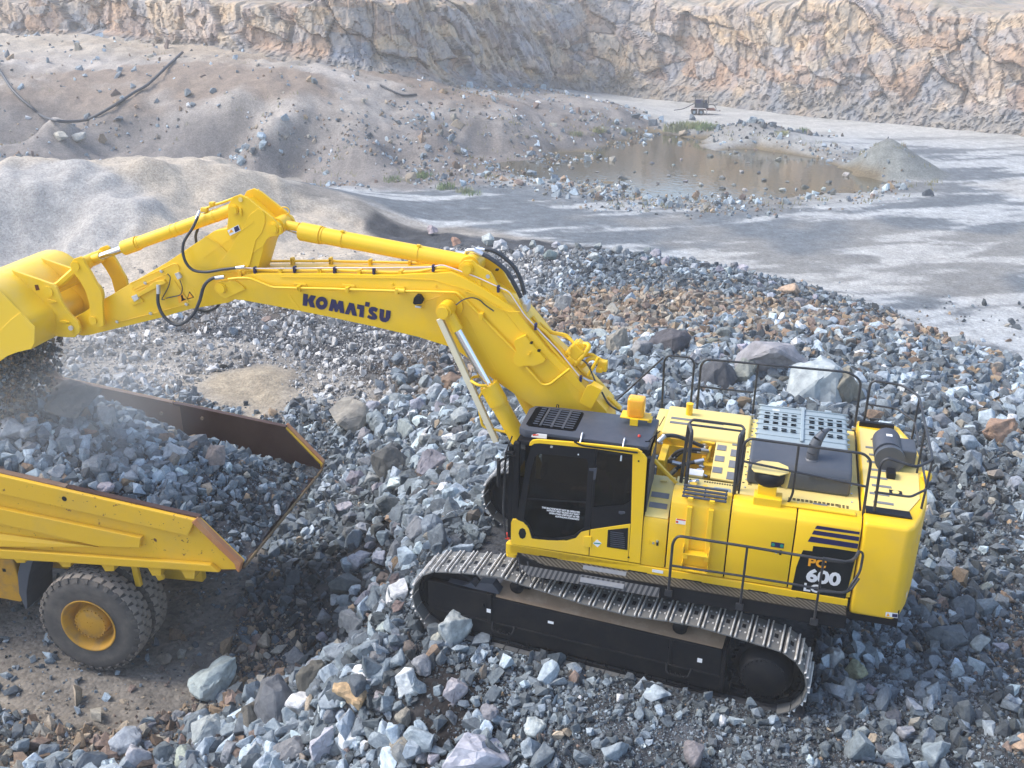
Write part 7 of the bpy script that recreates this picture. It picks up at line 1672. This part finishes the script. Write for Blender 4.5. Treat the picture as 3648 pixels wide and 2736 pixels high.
# plants
def tuft(x, y, h, n, col, label, cat, spread=.35, name='grass_tuft'):
    p = drop(x, y); b = MB(); m1 = M.setdefault('leaf%s' % (col,), worn('leaf', col, .8, dirt=tuple(c * .6 for c in col), amount=.8, scale=6)); b.use(m1)
    for _ in range(n):
        a = rnd.uniform(0, 6.28); r_ = spread * rnd.random() ** .6; q = Vector((r_ * math.cos(a), r_ * math.sin(a), -.05)); hh_ = h * rnd.uniform(.5, 1); ln = Vector((rnd.gauss(0, .25), rnd.gauss(0, .25), 1)) * hh_
        s_ = Vector((math.sin(a), -math.cos(a), 0)) * hh_ * .05; mid = q + ln * .55; tip = q + ln + Vector((rnd.gauss(0, .1), rnd.gauss(0, .1), -.08)) * hh_
        b.add([q - s_, q + s_, mid + s_ * .9, mid - s_ * .9, tip], [(0, 1, 2, 3), (3, 2, 4)])
    o = b.build(name); o.location = p; o['label'] = label; o['category'] = cat; return o
GR, YG, OG = (.17,.23,.10), (.30,.30,.14), (.24,.25,.14)
for x, y, h, c, lb in [(915,384,.8,GR,'bright green grass tuft highest on the bank beside the track'),(850,390,.6,GR,'small green grass tuft by itself left of the others'),(963,408,.75,GR,'green grass tuft on the stony bank below the highest one'),(1003,414,.6,OG,'olive grass tuft in the gravel right of the green one'),(1020,420,.5,GR,'low green tuft closest to the dark haul track'),(1735,288,.9,GR,'green weeds between the rock dump and the road'),(1690,290,.6,YG,'pale weeds at the rim of the rock dump'),(1290,285,.8,YG,'yellowish bush on the purple bank above the pond'),(1245,292,.7,OG,'olive bush on the bank above the pond end'),(1355,283,.6,OG,'low olive weeds at the far corner of the pond')]:
    tuft(x, y, h * .75, 110, c, lb, 'grass tuft', .7)
for x, y, h, c, lb in [(1478,276,.7,GR,'green shrub below the pump trailer, leftmost in the thicket'),(1500,276,.8,YG,'yellow-green shrub in the middle of the thicket below the trailer'),(1525,278,.7,GR,'dark green shrub at the right end of the thicket below the trailer'),(1460,282,.9,OG,'olive shrub where the thicket meets the bank')]:
    tuft(x, y, h, 200, c, lb, 'shrub', 1.3, 'shrub')
b = MB(); gm1 = worn('dry_grass', (.27,.25,.14), .85, dirt=(.16,.17,.08), amount=.9, scale=.8); b.use(gm1)
x, y, r = polar_points(5200, 48, 112, -28, 43); mk = masks(x, y); h = height(x, y, mk); d = np.where((mk['shore'] > .25) & (mk['pond'] < -.6), .5, .0) + .25 * mk['emb'] * (fbm(x * .2, y * .2, oct=3, seed=171) > .1) 
for xx, yy, zz, dd in zip(x, y, h, d):
    if rnd.random() > dd: continue
    for _ in range(5):
        q = Vector((xx + rnd.gauss(0, .18), yy + rnd.gauss(0, .18), zz - .03)); l_ = Vector((rnd.gauss(0, .3), rnd.gauss(0, .3), 1)) * rnd.uniform(.12, .38); s_ = Vector((.03, 0, 0)); b.add([q - s_, q + s_, q + l_], [(0, 1, 2)])
go_ = b.build('grass'); go_['kind'] = 'stuff'
# white block with a marker pole on the upper ground
p = G(2118, 24, 6.2); sg_ = thing('marker_pole', 'thin white pole standing in a white base on the upper bench', 'marker pole', Matrix.Translation(p)); mb(M['white']).box((0, 0, .0), (1.9, .8, .5), bev=.05).build('base', sg_); mb(M['white']).cyl((-.2, 0, .2), (-.2, 0, 2.4), .07, n=10).build('pole', sg_)
# ------------------------------------------------------------------ hazy air of the pit
hm = bpy.data.materials.new('haze'); hm.use_nodes = True; nt = hm.node_tree; nt.nodes.clear(); go = nt.nodes.new('ShaderNodeOutputMaterial'); pv = nt.nodes.new('ShaderNodeVolumePrincipled')
pv.inputs['Color'].default_value = (.95,.94,.92,1); pv.inputs['Density'].default_value = .0014; nt.links.new(pv.outputs[0], go.inputs[1])
b = mb(hm); b.box((0, -150, 8.4), (1960, 1900, 25.8)); hz_ = b.build('haze'); hz_['kind'] = 'stuff'
